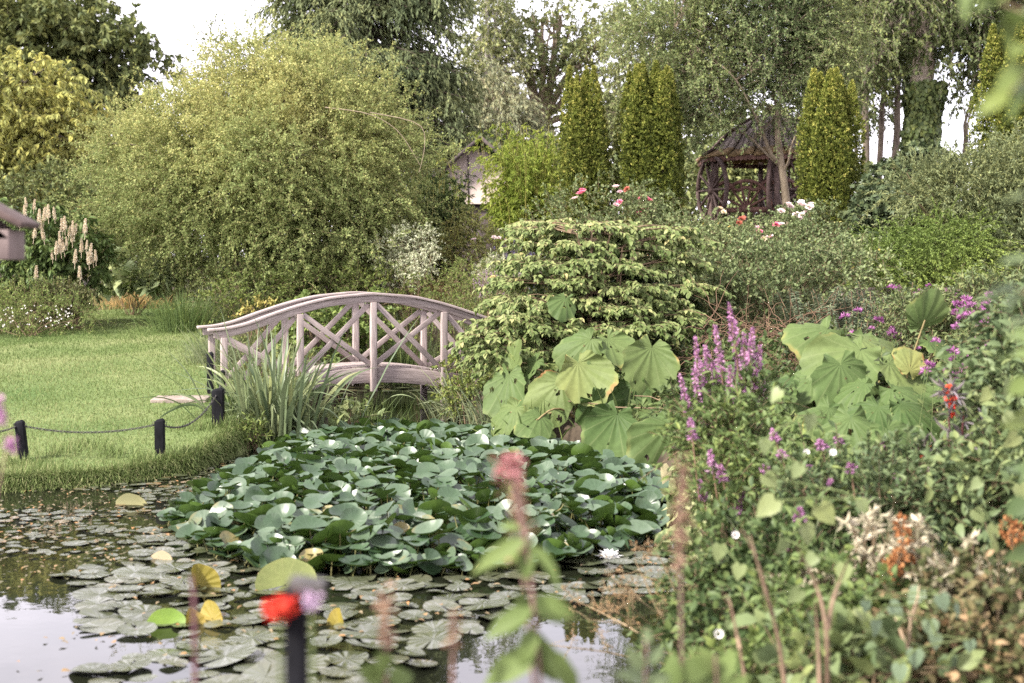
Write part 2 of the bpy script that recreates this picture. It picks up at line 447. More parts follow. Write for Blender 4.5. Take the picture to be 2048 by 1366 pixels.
# water
def water_mat():
    m, t, o = _mat("pond_water"); N, Lk = t.nodes.new, t.links.new
    pb = N("ShaderNodeBsdfPrincipled"); pb.inputs['Base Color'].default_value = (0.012, 0.014, 0.008, 1)
    pb.inputs['Roughness'].default_value = 0.015; pb.inputs['IOR'].default_value = 1.42
    tc = N("ShaderNodeTexCoord"); nz = N("ShaderNodeTexNoise"); nz.inputs['Scale'].default_value = 3.2; nz.inputs['Detail'].default_value = 3
    Lk(tc.outputs['Object'], nz.inputs['Vector'])
    bp = N("ShaderNodeBump"); bp.inputs['Strength'].default_value = 0.10; bp.inputs['Distance'].default_value = 0.012
    Lk(nz.outputs['Fac'], bp.inputs['Height']); Lk(bp.outputs[0], pb.inputs['Normal']); Lk(pb.outputs[0], o.inputs['Surface'])
    return m
g = G(); g.add([(-14, 4, 0), (2.2, 4, 0), (2.2, 26.2, 0), (-14, 26.2, 0)], [(0, 1, 2, 3)])
tag(g.build("water", water_mat()), "still dark pond water mirroring trees and pale sky", "water", kind='structure')

# grass blades
GRASS = leafmat("grass_blade", [(0.0, (0.050, 0.085, 0.024)), (0.5, (0.115, 0.160, 0.055)), (1.0, (0.24, 0.25, 0.125))], 0.3, 0.6, 0.2)
rng = np.random.default_rng(11)
def scatter_in(rng, poly, n, y_pow=1.0, grow=0.0):
    lo, hi = poly.min(0), poly.max(0)
    out = np.zeros((0, 2))
    while len(out) < n:
        u = rng.random((n * 2, 2)); u[:, 1] **= y_pow
        c = lo + u * (hi - lo)
        out = np.concatenate([out, c[poly_sd(c, poly) < grow]])
    return out[:n]
gw = wav(rng, 6, 1.3)
P2 = scatter_in(rng, LAWN, 230000, 1.7, 0.05)
P2 = P2[P2[:, 0] > -0.40 * P2[:, 1] - 0.6]
z = height(P2); dist = P2[:, 1]
ts = np.clip(0.5 + 0.20 * gw(np.c_[P2 * .45, z * 0]) + 0.14 * gw(np.c_[P2, z * 0]) + rng.normal(0, .17, len(P2)), 0, 1)
P3 = np.c_[P2, z]
D = unit(np.array((0, 0, 1.)) + rng.normal(size=P3.shape) * 0.55)
Lb = rng.uniform(.025, .05, len(P3)) * (0.8 + dist / 40)
g = G(); leafset(g, P3, D, rsph(rng, len(P3)), Lb, Lb * .16 + .0006 * dist * .35, NEED, ts)
# ragged edge along the water and unmown tufts round the posts
edge = POND[:8]
seg = rng.integers(0, 7, 26000); u = rng.random(26000)
E2 = edge[seg] + (edge[seg + 1] - edge[seg]) * u[:, None]
E2 = E2 + rng.normal(0, 1, E2.shape) * 0.03 + np.c_[-np.abs(rng.normal(0, .06, 26000)), np.abs(rng.normal(0, .16, 26000)) - .05]
keep = (E2[:, 0] > -6); E2 = E2[keep]
E3 = np.c_[E2, np.maximum(height(E2), 0.0)]
D = unit(np.stack([rng.normal(0.1, .35, len(E3)), rng.normal(-.45, .4, len(E3)), np.full(len(E3), 0.75)], 1))
Pa = arcs(rng, E3, D, rng.uniform(.06, .20, len(E3)), rng.uniform(.2, 1.0, len(E3)), 4, .05)
ribbons(g, Pa, np.array([.006, .006, .004, .0008]), None, np.clip(rng.normal(.48, .25, len(E3)), 0, 1))
posts_xy = []
def tuft(g, rng, x, y, n, h, spread, w=.006, droop=.5, tmu=.45, zz=None):
    P = np.c_[rng.normal(x, spread, n), rng.normal(y, spread, n)]
    z = height(P) if zz is None else np.full(n, zz)
    D = unit(np.stack([rng.normal(0, .38, n), rng.normal(0, .38, n), np.ones(n)], 1))
    Pa = arcs(rng, np.c_[P, z], D, rng.uniform(.55, 1.15, n) * h, rng.uniform(.2, 1.4, n) * droop, 5, .05)
    ribbons(g, Pa, np.array([.8, 1, .9, .6, .1]) * w, None, np.clip(rng.normal(tmu, .2, n), 0, 1))
for px, py, n, h in ((315, 925, 130, .2), (40, 930, 110, .2), (170, 905, 160, .17), (360, 915, 160, .2), (400, 880, 150, .22), (433, 862, 120, .2), (100, 940, 150, .16), (250, 938, 200, .16),
                     (215, 915, 120, .26), (120, 915, 110, .22), (380, 935, 160, .24), (20, 955, 140, .2), (150, 952, 140, .18), (330, 948, 140, .2), (285, 925, 120, .22), (350, 880, 90, .12), (440, 920, 200, .18), (455, 880, 200, .2), (60, 935, 90, .2)):
    d = 1.88 * FPX / (py - 520); tuft(g, rng, gx(px, d), d, n, h, .11)
tag(g.build("grass", GRASS), "short green grass blades with longer tufts at the water's edge", "grass", kind='stuff')

# ------------------------------------------------------------------ bridge
WOOD = plain("weathered_wood", (0.20, 0.160, 0.148), (0.45, 0.38, 0.36), 8, 0.85, (0.6, 9, 9), 0.6, .2, attr='loc', mid=(.28, .66), dist=.006)
TH = R(22); BO = np.array((-1.815, 18.5)); BW = 0.78; SP = 0.97
AX = np.array((math.cos(TH), math.sin(TH))); PV = np.array((-math.sin(TH), math.cos(TH)))
def bp_(u, v, z):
    p = BO + AX * u + PV * v; return np.array((p[0], p[1], z))
_ru = np.array([0, .57, .97, 1.42, 1.66, 1.94, 2.13]); _rz = np.array([1.585, 1.537, 1.444, 1.30, 1.21, 1.155, 1.15])
_uu = np.linspace(-2.13, 2.13, 61); _zz = np.interp(np.abs(_uu), _ru, _rz)
for _ in range(3): _zz[1:-1] = (_zz[:-2] + 2 * _zz[1:-1] + _zz[2:]) / 4
def rail_z(u): return float(np.interp(u, _uu, _zz))
def deck_z(u): return 0.60 - 0.105 * u * u
bridge = thing("footbridge", "arched grey wooden footbridge with crossed lattice railings over the stream", "bridge", (*BO, 0.3))
def bev(o, w=.006):
    m = o.modifiers.new("bevel", 'BEVEL'); m.width = w; m.segments = 2; m.limit_method = 'ANGLE'; return o
def bpart(name, g, w=.006): return bev(g.build(name, WOOD, bridge), w)
post_u = [-2 * SP, -SP, 0, SP, 2 * SP]
for side, v in ((0, 0.0), (1, BW)):
    path = [bp_(u, v, rail_z(u) - .085) for u in _uu[1:-1]]
    g = G(); sweep(g, path, .075, .085, tint=.5); hr = bpart("handrail", g)
    g = G(); sweep(g, [bp_(u, v, z - .021) for u, z in zip(_uu, _zz)], .125, .036)
    cap = g.build("rail_cap", WOOD, hr, origin=tuple(bridge.location)); bev(cap, .008); cap.location = (0, 0, 0)
    for k, u in enumerate(post_u):
        zb = {-2: .30, -1: .32, 0: .29, 1: .06, 2: .2}[k - 2]
        g = G(); vv = v + (-.035 if side == 0 else .035)
        bar(g, bp_(u, vv, zb), bp_(u, vv, rail_z(u) - .13), .08, .08, (*AX, 0)); bpart("post", g)
    for k in range(4):
        u0, u1 = post_u[k] + .045, post_u[k + 1] - .045
        t0, t1 = rail_z(u0) - .15, rail_z(u1) - .15
        b0, b1 = deck_z(u0) + .05, deck_z(u1) + .05
        for (za, zb_), dv in (((t0, b1), -.018), ((b0, t1), .018)):
            g = G(); bar(g, bp_(u0, v + dv, za), bp_(u1, v + dv, zb_), .026, .068, (0, 0, 1)); bpart("brace", g, .004)
    g = G(); us = np.linspace(-2.25, 2.25, 41)
    sweep(g, [bp_(u, v + (.03 if side == 0 else -.03), deck_z(u) - .10) for u in us], .045, .20); bpart("stringer", g)
g = G(); us = np.arange(-2.3, 2.3, .135)
for i, u in enumerate(us):
    a, b = bp_(u + .004, BW / 2, deck_z(u)), bp_(u + .129, BW / 2, deck_z(u + .133))
    bar(g, a + np.array((0, 0, .014)), b + np.array((0, 0, .014)), BW - .10, .028, tint=.5)
g.l = [l[:, [1, 0, 2]] for l in g.l]
bpart("deck", g, .003)
for u in (-1.0, 1.0):
    g = G(); bar(g, bp_(u, .06, deck_z(u) - .24), bp_(u, BW - .06, deck_z(u) - .24), .07, .07); bpart("cross_beam", g)

# ------------------------------------------------------------------ posts and chains
BLACK = plain("black_paint", (0.005, 0.005, 0.006), (0.014, 0.014, 0.017), 14, 0.7, (1, 1, .3), 0.25, .08)
IRON = plain("chain_iron", (0.03, 0.03, 0.03), (0.10, 0.09, 0.085), 40, 0.5, (1, 1, 1), 0.2)
def black_post(x, y, top, w, label, tilt=(0, 0)):
    z0 = H(x, y) - .08
    t = thing("chain_post", label, "post", (x, y, z0), "black posts along the pond edge")
    g = G(); h = top - z0
    V = []
    for zz, k in ((0, 1), (h - .02, 1), (h, .55)):
        for a, b in ((-1, -1), (1, -1), (1, 1), (-1, 1)): V.append((x + a * w / 2 * k + tilt[0] * zz / h, y + b * w / 2 * k + tilt[1] * zz / h, z0 + zz + (.012 if (zz > h - .03 and a > 0) else 0)))
    F = []
    for r_ in range(2):
        for j in range(4): F.append((r_ * 4 + j, r_ * 4 + (j + 1) % 4, r_ * 4 + 4 + (j + 1) % 4, r_ * 4 + 4 + j))
    F.append((8, 9, 10, 11)); g.add(V, F)
    bev(g.build("shaft", BLACK, t), .004)
    th = np.linspace(0, 2 * math.pi, 13)
    for s in (-1, 1):
        g = G(); c = np.array((x + tilt[0] * .9 + s * w * .5, y + tilt[1] * .9, top - .035))
        tubes(g, np.stack([c[0] + s * .012 + .012 * np.cos(th), np.full(13, c[1]), c[2] + .012 * np.sin(th)], 1), np.full(13, .003), 5)
        g.build("chain_eye", IRON, t)
    return np.array((x + tilt[0] * .9, y + tilt[1] * .9, top - .04))
def post_px(px, pyb, pyt, wpx, label, tiltpx=0):
    d = 1.75 * FPX / (pyb - 520)
    for _ in range(12):
        d = .5 * d + .5 * (2 - H(gx(px, d), d)) * FPX / (pyb - 520)
    x = gx(px, d); top = 2 - (pyt - 520) / FPX * d
    return black_post(x, d, top, wpx / FPX * d, label, (tiltpx / FPX * d, 0))
tA = post_px(44, 924, 843, 17, "black square post leaning towards the lawn end of the chain", -10)
tB = post_px(316, 922, 840, 18, "black square post upright at the grassy corner between two chains")
tC = post_px(434, 855, 778, 22, "black square post beside the iris clump where the chain ends")
tD = post_px(441, 812, 742, 14, "small black post mostly hidden behind the iris clump")
tE = post_px(419, 790, 705, 12, "black post standing close behind the bridge end post")
def chain(p, q, sag, label, link=.042):
    p, q = np.asarray(p), np.asarray(q)
    n = 60; t = np.linspace(0, 1, n); C = p + (q - p) * t[:, None]; C[:, 2] -= sag * 4 * t * (1 - t)
    s = np.concatenate([[0], np.cumsum(np.linalg.norm(np.diff(C, axis=0), axis=1))]); m = int(s[-1] / (link * .74))
    ss = (np.arange(m) + .5) / m * s[-1]; c = np.stack([np.interp(ss, s, C[:, k]) for k in range(3)], 1)
    T = unit(np.gradient(c, axis=0)); A = unit(np.cross(T, (0, 0, 1.))); B = np.cross(T, A)
    th = np.linspace(0, 2 * math.pi, 15); g = G()
    lo = np.clip(np.cos(th) * 1.3, -1, 1) * link * .48; ac = np.sin(th) * link * .2
    for i in range(m):
        sd = A[i] + B[i] if i % 2 else A[i] - B[i]
        sd = sd / np.linalg.norm(sd)
        tubes(g, c[i] + T[i] * lo[:, None] + sd * ac[:, None], np.full(15, .0036), 5)
    o = g.build("chain", IRON, origin=tuple((p + q) / 2), smooth=True)
    return tag(o, label, "chain", "chains strung between the black posts")
o1 = at(-160, 850, 12.4)
chain(tB, tA, .075, "long rusty chain sagging between the two corner posts on the lawn")
chain(tB, tC, .16, "chain dipping steeply from the corner post up to the iris post", .045)
chain(tA, o1, .09, "short end of chain running out past the leaning post")
chain(tC, tD, .05, "little chain rising behind the iris leaves to the half hidden post", .04)

# stone slab in the lawn
STONE = plain("pale_stone", (0.20, 0.16, 0.135), (0.34, 0.285, 0.245), 7, 0.9, (1, 1, 1), 0.4)
d = 17.0
g = G(); x0, x1 = gx(312, d), gx(420, d)
zc = H((x0 + x1) / 2, d)
box(g, ((x0 + x1) / 2, d - .15, zc - .015), (x1 - x0, .5, .08), .08)
tag(bev(g.build("stone_slab", STONE, origin=((x0 + x1) / 2, d, zc)), .01), "flat pale stone slab let into the lawn before the bridge", "paving slab")

# ------------------------------------------------------------------ nest box at the frame edge
BXW = plain("grey_pink_boards", (0.16, 0.12, 0.11), (0.25, 0.195, 0.18), 5, 0.8, (1, 1, .4), 0.2)
BXR = plain("bird_house_roof", (0.06, 0.04, 0.035), (0.14, 0.10, 0.09), 5, 0.75, (1, 1, 1), 0.4)
d = 5.5; c = at(-66, 470, d)
bh = thing("bird_table", "small wooden bird house with overhanging pitched roof on a post", "bird house", (c[0], c[1], H(c[0], c[1]) - .1))
g = G(); bw = (34 + 66) * 2 / FPX * d
box(g, (c[0], c[1], at(0, 490, d)[2]), (bw, .18, .115)); bev(g.build("box_body", BXW, bh), .004)
zr = at(0, 462, d)[2]; ze = at(0, 452, d)[2]; zt = at(0, 385, d)[2]; xe = at(62, 452, d)[0]; hw = xe - c[0]
g = G()
for s in (-1, 1):
    bar(g, (c[0], c[1], zt), (c[0] + s * hw, c[1], ze), .22, .024)
bev(g.build("roof", BXR, bh), .004)
g = G(); bar(g, (c[0], c[1], bh.location[2]), (c[0], c[1], zr - .1), .08, .08, (1, 0, 0)); bev(g.build("stand_post", BXW, bh), .004)
g = G()
V = [(c[0] - bw / 2 + .002, c[1] - .09, zr - .03), (c[0] + bw / 2 - .002, c[1] - .09, zr - .03), (c[0], c[1] - .09, zt - .02)]
V += [(a, b + .18, h_) for a, b, h_ in V]
g.add(V, [(0, 1, 2), (5, 4, 3)]); g.build("gable_board", BXW, bh)

# ------------------------------------------------------------------ summerhouse of wagon wheels
DARKW = plain("brown_timber", (0.065, 0.042, 0.037), (0.19, 0.13, 0.115), 8, 0.7, (1, 1, .3), 0.3)
REDW = plain("red_brown_timber", (0.10, 0.05, 0.04), (0.21, 0.115, 0.09), 8, 0.7, (1, 1, .3), 0.3)
SHING = plain("mossy_shingles", (0.17, 0.135, 0.12), (0.40, 0.335, 0.295), 16, 0.95, (1, 1, 1), 0.8, mid=(.3, .7), dist=.03)
MOSS = plain("moss_band", (0.16, 0.105, 0.05), (0.30, 0.21, 0.105), 20, 0.95, (1, 1, 1), 0.8, dist=.03)
GD = 32.0; gc = at(1537, 318, GD); zE = gc[2]; zF = zE - 2.0
gz = thing("gazebo", "dark timber summerhouse with mossy shingle roof and wagon wheel sides", "gazebo", (gc[0], gc[1], zF))
def hexp(r, z, k, off=0.0):
    a = R(60 * k - 153) + off; return np.array((gc[0] + r * math.cos(a), gc[1] + r * math.sin(a), z))
apex_z = at(1500, 236, GD)[2]
prof = [(1.78, zE), (1.48, zE + .15), (1.44, zE + .20), (1.20, zE + .42), (1.17, zE + .46), (.86, zE + .65), (.83, zE + .69), (.45, zE + .87), (.08, zE + .92)]
g = G(); g2 = G()
for k in range(6):
    for i in range(len(prof) - 1):
        r0, z0 = prof[i]; r1, z1 = prof[i + 1]
        n = 9; a0, b0, a1, b1 = hexp(r0, z0, k), hexp(r0, z0, k + 1), hexp(r1, z1, k), hexp(r1, z1, k + 1)
        for j in range(n):
            f0, f1 = j / n, (j + .94) / n; dz = np.array((0, 0, .02 * ((j * 7 + i * 3 + k) % 3)))
            q = [a0 + (b0 - a0) * f0 + dz, a0 + (b0 - a0) * f1 + dz, a1 + (b1 - a1) * f1 + dz, a1 + (b1 - a1) * f0 + dz]
            q2 = [p - np.array((0, 0, .035)) for p in q]
            (g2 if i < 1 else g).add(q + q2, [(0, 1, 2, 3), (7, 6, 5, 4), (0, 4, 5, 1), (1, 5, 6, 2), (2, 6, 7, 3), (3, 7, 4, 0)])
rf = g.build("roof", SHING, gz); g2.build("eaves_course", MOSS, rf, origin=tuple(gz.location)).location = (0, 0, 0)
g = G()
for k in range(6):
    tubes(g, np.array([hexp(r, z + .03, k) for r, z in prof]), np.full(len(prof), .03), 5)
g.build("ridge", DARKW, rf, origin=tuple(gz.location)).location = (0, 0, 0)
g = G(); tubes(g, np.array([(gc[0], gc[1], zE + .90 + h) for h in (-.05, .02, .06, .10, .22)]), np.array([.09, .08, .035, .05, .005]), 8); g.build("finial", DARKW, gz)
g = G()                                        # scalloped valance
for k in range(6):
    a, b = hexp(1.73, zE - .01, k), hexp(1.73, zE - .01, k + 1); n = 17
    out = unit(np.array(((a + b) / 2 - gc)[:2].tolist() + [0.]))
    for j in range(n):
        p, q = a + (b - a) * (j + .03) / n, a + (b - a) * (j + .97) / n; m = (p + q) / 2
        r_ = np.linalg.norm(q - p) / 2; ths = np.linspace(math.pi, 2 * math.pi, 8)
        ring = [p, *[m + unit(q - p) * r_ * math.cos(t_) + np.array((0, 0, -.07 + .8 * r_ * math.sin(t_))) for t_ in ths], q]
        bk = [x_ - out * .025 for x_ in ring]; n_ = len(ring)
        for w_ in range(1, n_ - 1): g.add([ring[0], ring[w_], ring[w_ + 1], bk[0], bk[w_], bk[w_ + 1]], [(0, 1, 2), (5, 4, 3)])
        for w_ in range(n_): g.add([ring[w_], ring[(w_ + 1) % n_], bk[(w_ + 1) % n_], bk[w_]], [(3, 2, 1, 0)])
g.build("valance", REDW, gz)
for k in range(6):
    g = G(); p = hexp(1.42, zF, k); bar(g, p, (p[0], p[1], zE + .02), .10, .10, (1, 0, 0)); g.build("corner_post", DARKW, gz)
def wheel(c, ax, r, half=False, m=DARKW, name="wagon_wheel", spokes=12):
    g = G(); ax = np.asarray(ax, float); up = np.array((0, 0, 1.))
    t0, t1 = (0, math.pi) if half else (0, 2 * math.pi); n = 33 if not half else 19
    th = np.linspace(t0, t1, n)
    sweep(g, c + np.cos(th)[:, None] * ax * r + np.sin(th)[:, None] * up * r, .07, .075, np.cross(ax, up))
    ns = spokes // 2 + 1 if half else spokes
    for k in range(ns):
        a = (math.pi * k / (ns - 1)) if half else 2 * math.pi * k / ns
        dv = math.cos(a) * ax + math.sin(a) * up
        tubes(g, np.stack([c + dv * .09, c + dv * r]), np.array([.032, .024]), 6)
    nrm = np.cross(ax, up); tubes(g, np.stack([c - nrm * .09, c - nrm * .05, c + nrm * .05, c + nrm * .09]), np.array([.06, .10, .10, .06]), 10)
    for s in (-1, 1): tubes(g, np.stack([c + nrm * s * .085, c + nrm * s * .092]), np.array([.06, .001]), 10)
    g.build(name, m, gz)
for k in range(6):
    a, b = hexp(1.40, 0, k), hexp(1.40, 0, k + 1); ax = unit(b - a); mid = (a + b) / 2
    if k in (1, 2, 3, 5): wheel(np.array((mid[0], mid[1], zF + 1.27)), ax, .68)
    if k == 0:
        wheel(np.array((mid[0], mid[1], zF + .86)), ax, .60, True, REDW, "half_wheel_panel", 14)
    if k in (5, 0, 1):
        g = G(); t = np.linspace(0, 1, 25); wz = .92 + .13 * np.abs(np.sin(t * 2 * math.pi)) - .10 * (np.abs(t - .5) < .2)
        if k == 0: wz = .98 - .16 * np.sin(t * math.pi) ** 2 + .10 * np.sin(t * 3 * math.pi) ** 2
        sweep(g, np.stack([a + (b - a) * s_ + np.array((0, 0, zF + .40 + w_)) for s_, w_ in zip(t, wz)]), .05, .07); g.build("wavy_rail", REDW, gz)
        g = G(); bar(g, a + np.array((0, 0, zF + .82)), b + np.array((0, 0, zF + .82)), .06, .09); g.build("seat_rail", REDW, gz)
        g = G(); nb = 7
        for j in range(nb):
            p = a + (b - a) * (j + .5) / nb; bar(g, p + np.array((0, 0, zF)), p + np.array((0, 0, zF + .80)), .03, .06, (1, 0, 0))
        g.build("skirt_boards", DARKW, gz)
for px_, sgn in ((1545, 1), (1424, -1)):
    p_ = at(px_, 380, GD - 1.15 if sgn > 0 else GD - .75); wheel(np.array((p_[0], p_[1], zF + 1.27)), unit(np.array((.30 * sgn, .95, 0.))), .72)
g = G(); V = [hexp(1.45, zF - .02, k) for k in range(6)] + [hexp(1.45, zF - .5, k) for k in range(6)]
g.add(V, [(k, (k + 1) % 6, 6 + (k + 1) % 6, 6 + k) for k in range(6)]); g.add(V[:6], [(0, 1, 2, 5), (2, 3, 4, 5)]); g.build("floor_deck", DARKW, gz)

# ------------------------------------------------------------------ pale boarded hut
HUT = plain("pale_boarding", (0.36, 0.29, 0.25), (0.50, 0.42, 0.37), 4, 0.85, (.3, .3, 14), 0.3)
HROOF = plain("dark_roof", (0.045, 0.035, 0.035), (0.10, 0.08, 0.075), 9, 0.9, (1, 1, 1), 0.5)
hd = 40.0; px0, px1 = 885, 1035; z_top = at(0, 280, hd)[2]; z_eav = at(0, 345, hd)[2]; z_bot = at(0, 408, hd)[2]
xa, xb, xm = gx(px0, hd), gx(px1, hd), gx(962, hd); hy = hd + 2.6; gz_ = H(xm, hd) - .3
hut = thing("boarded_hut", "pale boarded hut with dark gabled roof half hidden by bamboo", "hut", (xm, hd, gz_))
g = G(); V = [(xa, hd, z_bot), (xb, hd, z_bot), (xb, hd, z_eav), (xm, hd, z_top), (xa, hd, z_eav)]
V += [(x, hy, z_) for x, _, z_ in V]
g.add(V, [(0, 1, 2, 3), (0, 3, 4, 0)][:1] + [(0, 1, 6, 5)]); g.add([V[0], V[3], V[4]], [(0, 1, 2)])
g.add(V, [(5, 8, 7, 6), (1, 6, 7, 2), (0, 4, 9, 5)]); g.build("wall", HUT, hut)
g = G(); box(g, (gx(937, hd), hd - .012, (z_bot + z_eav) / 2 + .2), (.035, .03, z_eav - z_bot + .5)); g.build("cover_strip", HROOF, hut)
g = G(); 
for s, xe in ((-1, xa), (1, xb)):
    ex = xe + s * .25; ez = z_eav - .25 * (z_top - z_eav) / abs(xe - xm)
    bar(g, (xm, (hd + hy) / 2 - .15, z_top + .05), (ex, (hd + hy) / 2 - .15, ez + .05), hy - hd + .5, .09, (0, 0, 1))
g.build("roof", HROOF, hut)
g = G(); box(g, ((xa + xb) / 2, hd + 1.3, (z_bot + gz_) / 2 - .01), (xb - xa - .2, 2.3, z_bot - gz_ - .02)); g.build("plinth", HROOF, hut)

# low undergrowth over every bare patch of soil
rng = np.random.default_rng(60); C = np.c_[rng.uniform(-15, 14, 150000), 12.6 + rng.random(150000) ** 1.4 * 24]
C2 = np.c_[rng.uniform(1.0, 6, 26000), rng.uniform(4.2, 13, 26000)]; C = np.concatenate([C, C2])
C = C[(poly_sd(C, POND) > .12) & (poly_sd(C, LAWN) > .04)]
v = wav(rng, 6, 1.1)(np.c_[C, C[:, 0] * 0]); n = len(C); Lg = rng.uniform(.05, .13, n)
g = G(); leafset(g, np.c_[C, height(C) + rng.random(n) * .06], rng.normal(size=(n, 3)) * .6 + np.array((0, -.1, .75)), rsph(rng, n), Lg, Lg * rng.uniform(.12, .6, n), OV, np.clip(.5 + .2 * v + rng.normal(0, .18, n), 0, 1))
tag(g.build("undergrowth", leafmat("leaf_undergrowth", greens((.105, .135, .052), .5), .3, .55, .3)), "low mixed ground cover between the plants on both banks", "undergrowth", kind='stuff')

rng = np.random.default_rng(66); g = G(); n = 900                      # ivy creeping over the hut roof
f = rng.random(n); e_ = np.array((xb + .25, hd - .2, z_eav - .2)); a_ = np.array((xm - .1, hd - .2, z_top + .12))
P_ = a_ + (e_ - a_) * f[:, None] + np.c_[rng.normal(0, .08, n), rng.uniform(-.12, 1.6, n), np.abs(rng.normal(0, .10, n)) - .12]
leafset(g, P_, rng.normal(size=(n, 3)) + np.array((0, -.4, -.6)), np.array((0, -.3, 1.)) + rng.normal(size=(n, 3)) * .4, rng.uniform(.10, .17, n), rng.uniform(.09, .15, n), HEART, rng.random(n))
g.build("ivy", leafmat("ivy_on_hut", greens((.045, .065, .025), .5), .2, .45, .4), hut)

# ------------------------------------------------------------------ woody plants
def blob(px, py, d, rpx, rpy, rd=None, w=1.0):
    c = at(px, py, d); k = d / FPX
    return (c, np.array((rpx * k, rd if rd else (rpx + rpy) * .5 * k, rpy * k)), w)

def twigs_in(rng, blobs, n, length, droop, inner=.55, out=1.0, up=.2, jit=.6, lump=.22, K=6, wig=.08, flat=1.0, cl=0, clr=.35, clf=.35):
    area = np.array([b[2] * (b[1][0] * b[1][2] + b[1][1] * b[1][2] + b[1][0] * b[1][1]) for b in blobs])
    k = rng.choice(len(blobs), n, p=area / area.sum())
    C = np.array([b[0] for b in blobs])[k]; RR = np.array([b[1] for b in blobs])[k]
    d = rsph(rng, n); lw = wav(rng, 6, 2.6); ph = rng.normal(size=(len(blobs), 3)) * 4
    r = (inner + (1 - inner) * rng.random(n) ** .6) * (1 + lump * lw(d + ph[k]))
    if cl:                                     # sprays: twigs gathered into flattened boughs with gaps between
        m = -(-n // cl); sel = np.repeat(np.arange(m), cl)[:n]
        k, d, r = k[sel], d[sel], r[sel]; C, RR = C[sel], RR[sel]
    S0 = C + d * RR * r[:, None]
    if cl:
        off = rng.normal(size=(n, 3)) * clr * length; off[:, 2] *= clf
        S0 = S0 + off - np.array((0, 0, .25)) * (np.linalg.norm(off[:, :2], axis=1) ** 2 / (clr * length * 1.5))[:, None]
    D = unit(d / RR * RR.mean(1, keepdims=True) * out + rng.normal(size=(n, 3)) * jit + np.array((0, 0, up)))
    D[:, 2] *= flat
    L = rng.uniform(.5, 1.2, n) * length
    return arcs(rng, S0, D, L, rng.uniform(.4, 1.3, n) * droop, K, wig), k, d

def leaves_on(g, rng, P, per, L, W, tm=RH, spread=.9, upb=.9, fwd=.5, droop=0.0, tmu=.5, tsd=.16, clump=.15, t0=.12, jitter=0.0, tipt=0.0, mi=0):
    p, T, k = along(rng, P, per, t0)
    n = len(p)
    D = unit(T * fwd + rng.normal(size=(n, 3)) * spread * .6 + np.array((0, 0, -droop)))
    U = unit(np.array((0, 0, upb)) + rng.normal(size=(n, 3)) * .55)
    if jitter: p = p + rng.normal(size=(n, 3)) * jitter
    cw = wav(rng, 6, 1.5)
    t = np.clip(tmu + clump * cw(p) + rng.normal(0, tsd, n) + tipt * (rng.random(len(P))[k] - .5), 0, 1)
    Ls = L * rng.uniform(.65, 1.2, n)
    leafset(g, p, D, U, Ls, W * Ls / L * rng.uniform(.85, 1.15, n), tm, t, mi)

def limb_paths(rng, a, b, n, K=7, wig=.05, sag=0.0):
    t = np.linspace(0, 1, K)[:, None]
    L = np.linalg.norm(b - a)
    P = a + (b - a) * t; P = P + np.cumsum(rng.normal(size=(K, 3)), 0) * wig * L / K * np.sin(t * math.pi) ** .5
    P[:, 2] += sag * L * np.sin(t[:, 0] * math.pi)
    return P

def tree(name, label, cat, base, blobs, leaf, seed, trunk_r=.2, fork=.4, limbs=3, ntw=2000, tlen=.8, droop=.3, per=20, L=.1, W=.05, bark=BARK, tm=RH,
         group=None, trunk_top=None, twig_r=.006, twig_mat=None, sub=.35, trunks=None, crown_name="crown", trunk_name="trunk", show_twigs=True, lf={}, tw={}):
    rng = np.random.default_rng(seed)
    bx, by = base; z0 = H(bx, by) - .1
    t = thing(name, label, cat, (bx, by, z0), group)
    b0 = np.array((bx, by, z0)); top = trunk_top if trunk_top is not None else np.mean([b[0] for b in blobs], 0)
    g = G()
    starts = []
    for (ox, oy, tp, r_) in (trunks or [(0, 0, top, trunk_r)]):
        a = b0 + np.array((ox, oy, 0)); P = limb_paths(rng, a, np.asarray(tp, float), 1, 9, .06)
        rr = np.linspace(1, .55, 9) * r_; rr[0] *= 1.35
        tubes(g, P, rr, 9); starts.append((P, r_))
    for i, (c, rr, w) in enumerate(blobs):
        P0, r_ = min(starts, key=lambda s: np.linalg.norm((s[0][-1] - c)[:2]))
        k0 = rng.integers(int(fork * 8), 9) if fork < 1 else 8
        Pm = limb_paths(rng, P0[min(k0, 8)], c, 1, 7, .10, .05)
        tubes(g, Pm, np.linspace(r_ * .5, r_ * .22, 7), 6)
        for _ in range(limbs):
            e = c + rsph(rng, 1)[0] * rr * .85
            tubes(g, limb_paths(rng, Pm[rng.integers(3, 7)], e, 1, 7, .12, .05), np.linspace(r_ * .24, r_ * .05, 7), 5)
    g.build(trunk_name, bark, t, smooth=True)
    Pt, k, d = twigs_in(rng, blobs, ntw, tlen, droop, **tw)
    gl = G(); leaves_on(gl, rng, Pt, per, L, W, tm, **lf)
    cr = gl.build(crown_name, leaf, t)
    if show_twigs:
        gt = G(); tubes(gt, Pt, np.linspace(twig_r, twig_r * .35, Pt.shape[1]), 3)
        gt.build("twigs", twig_mat or bark, t)
    return t

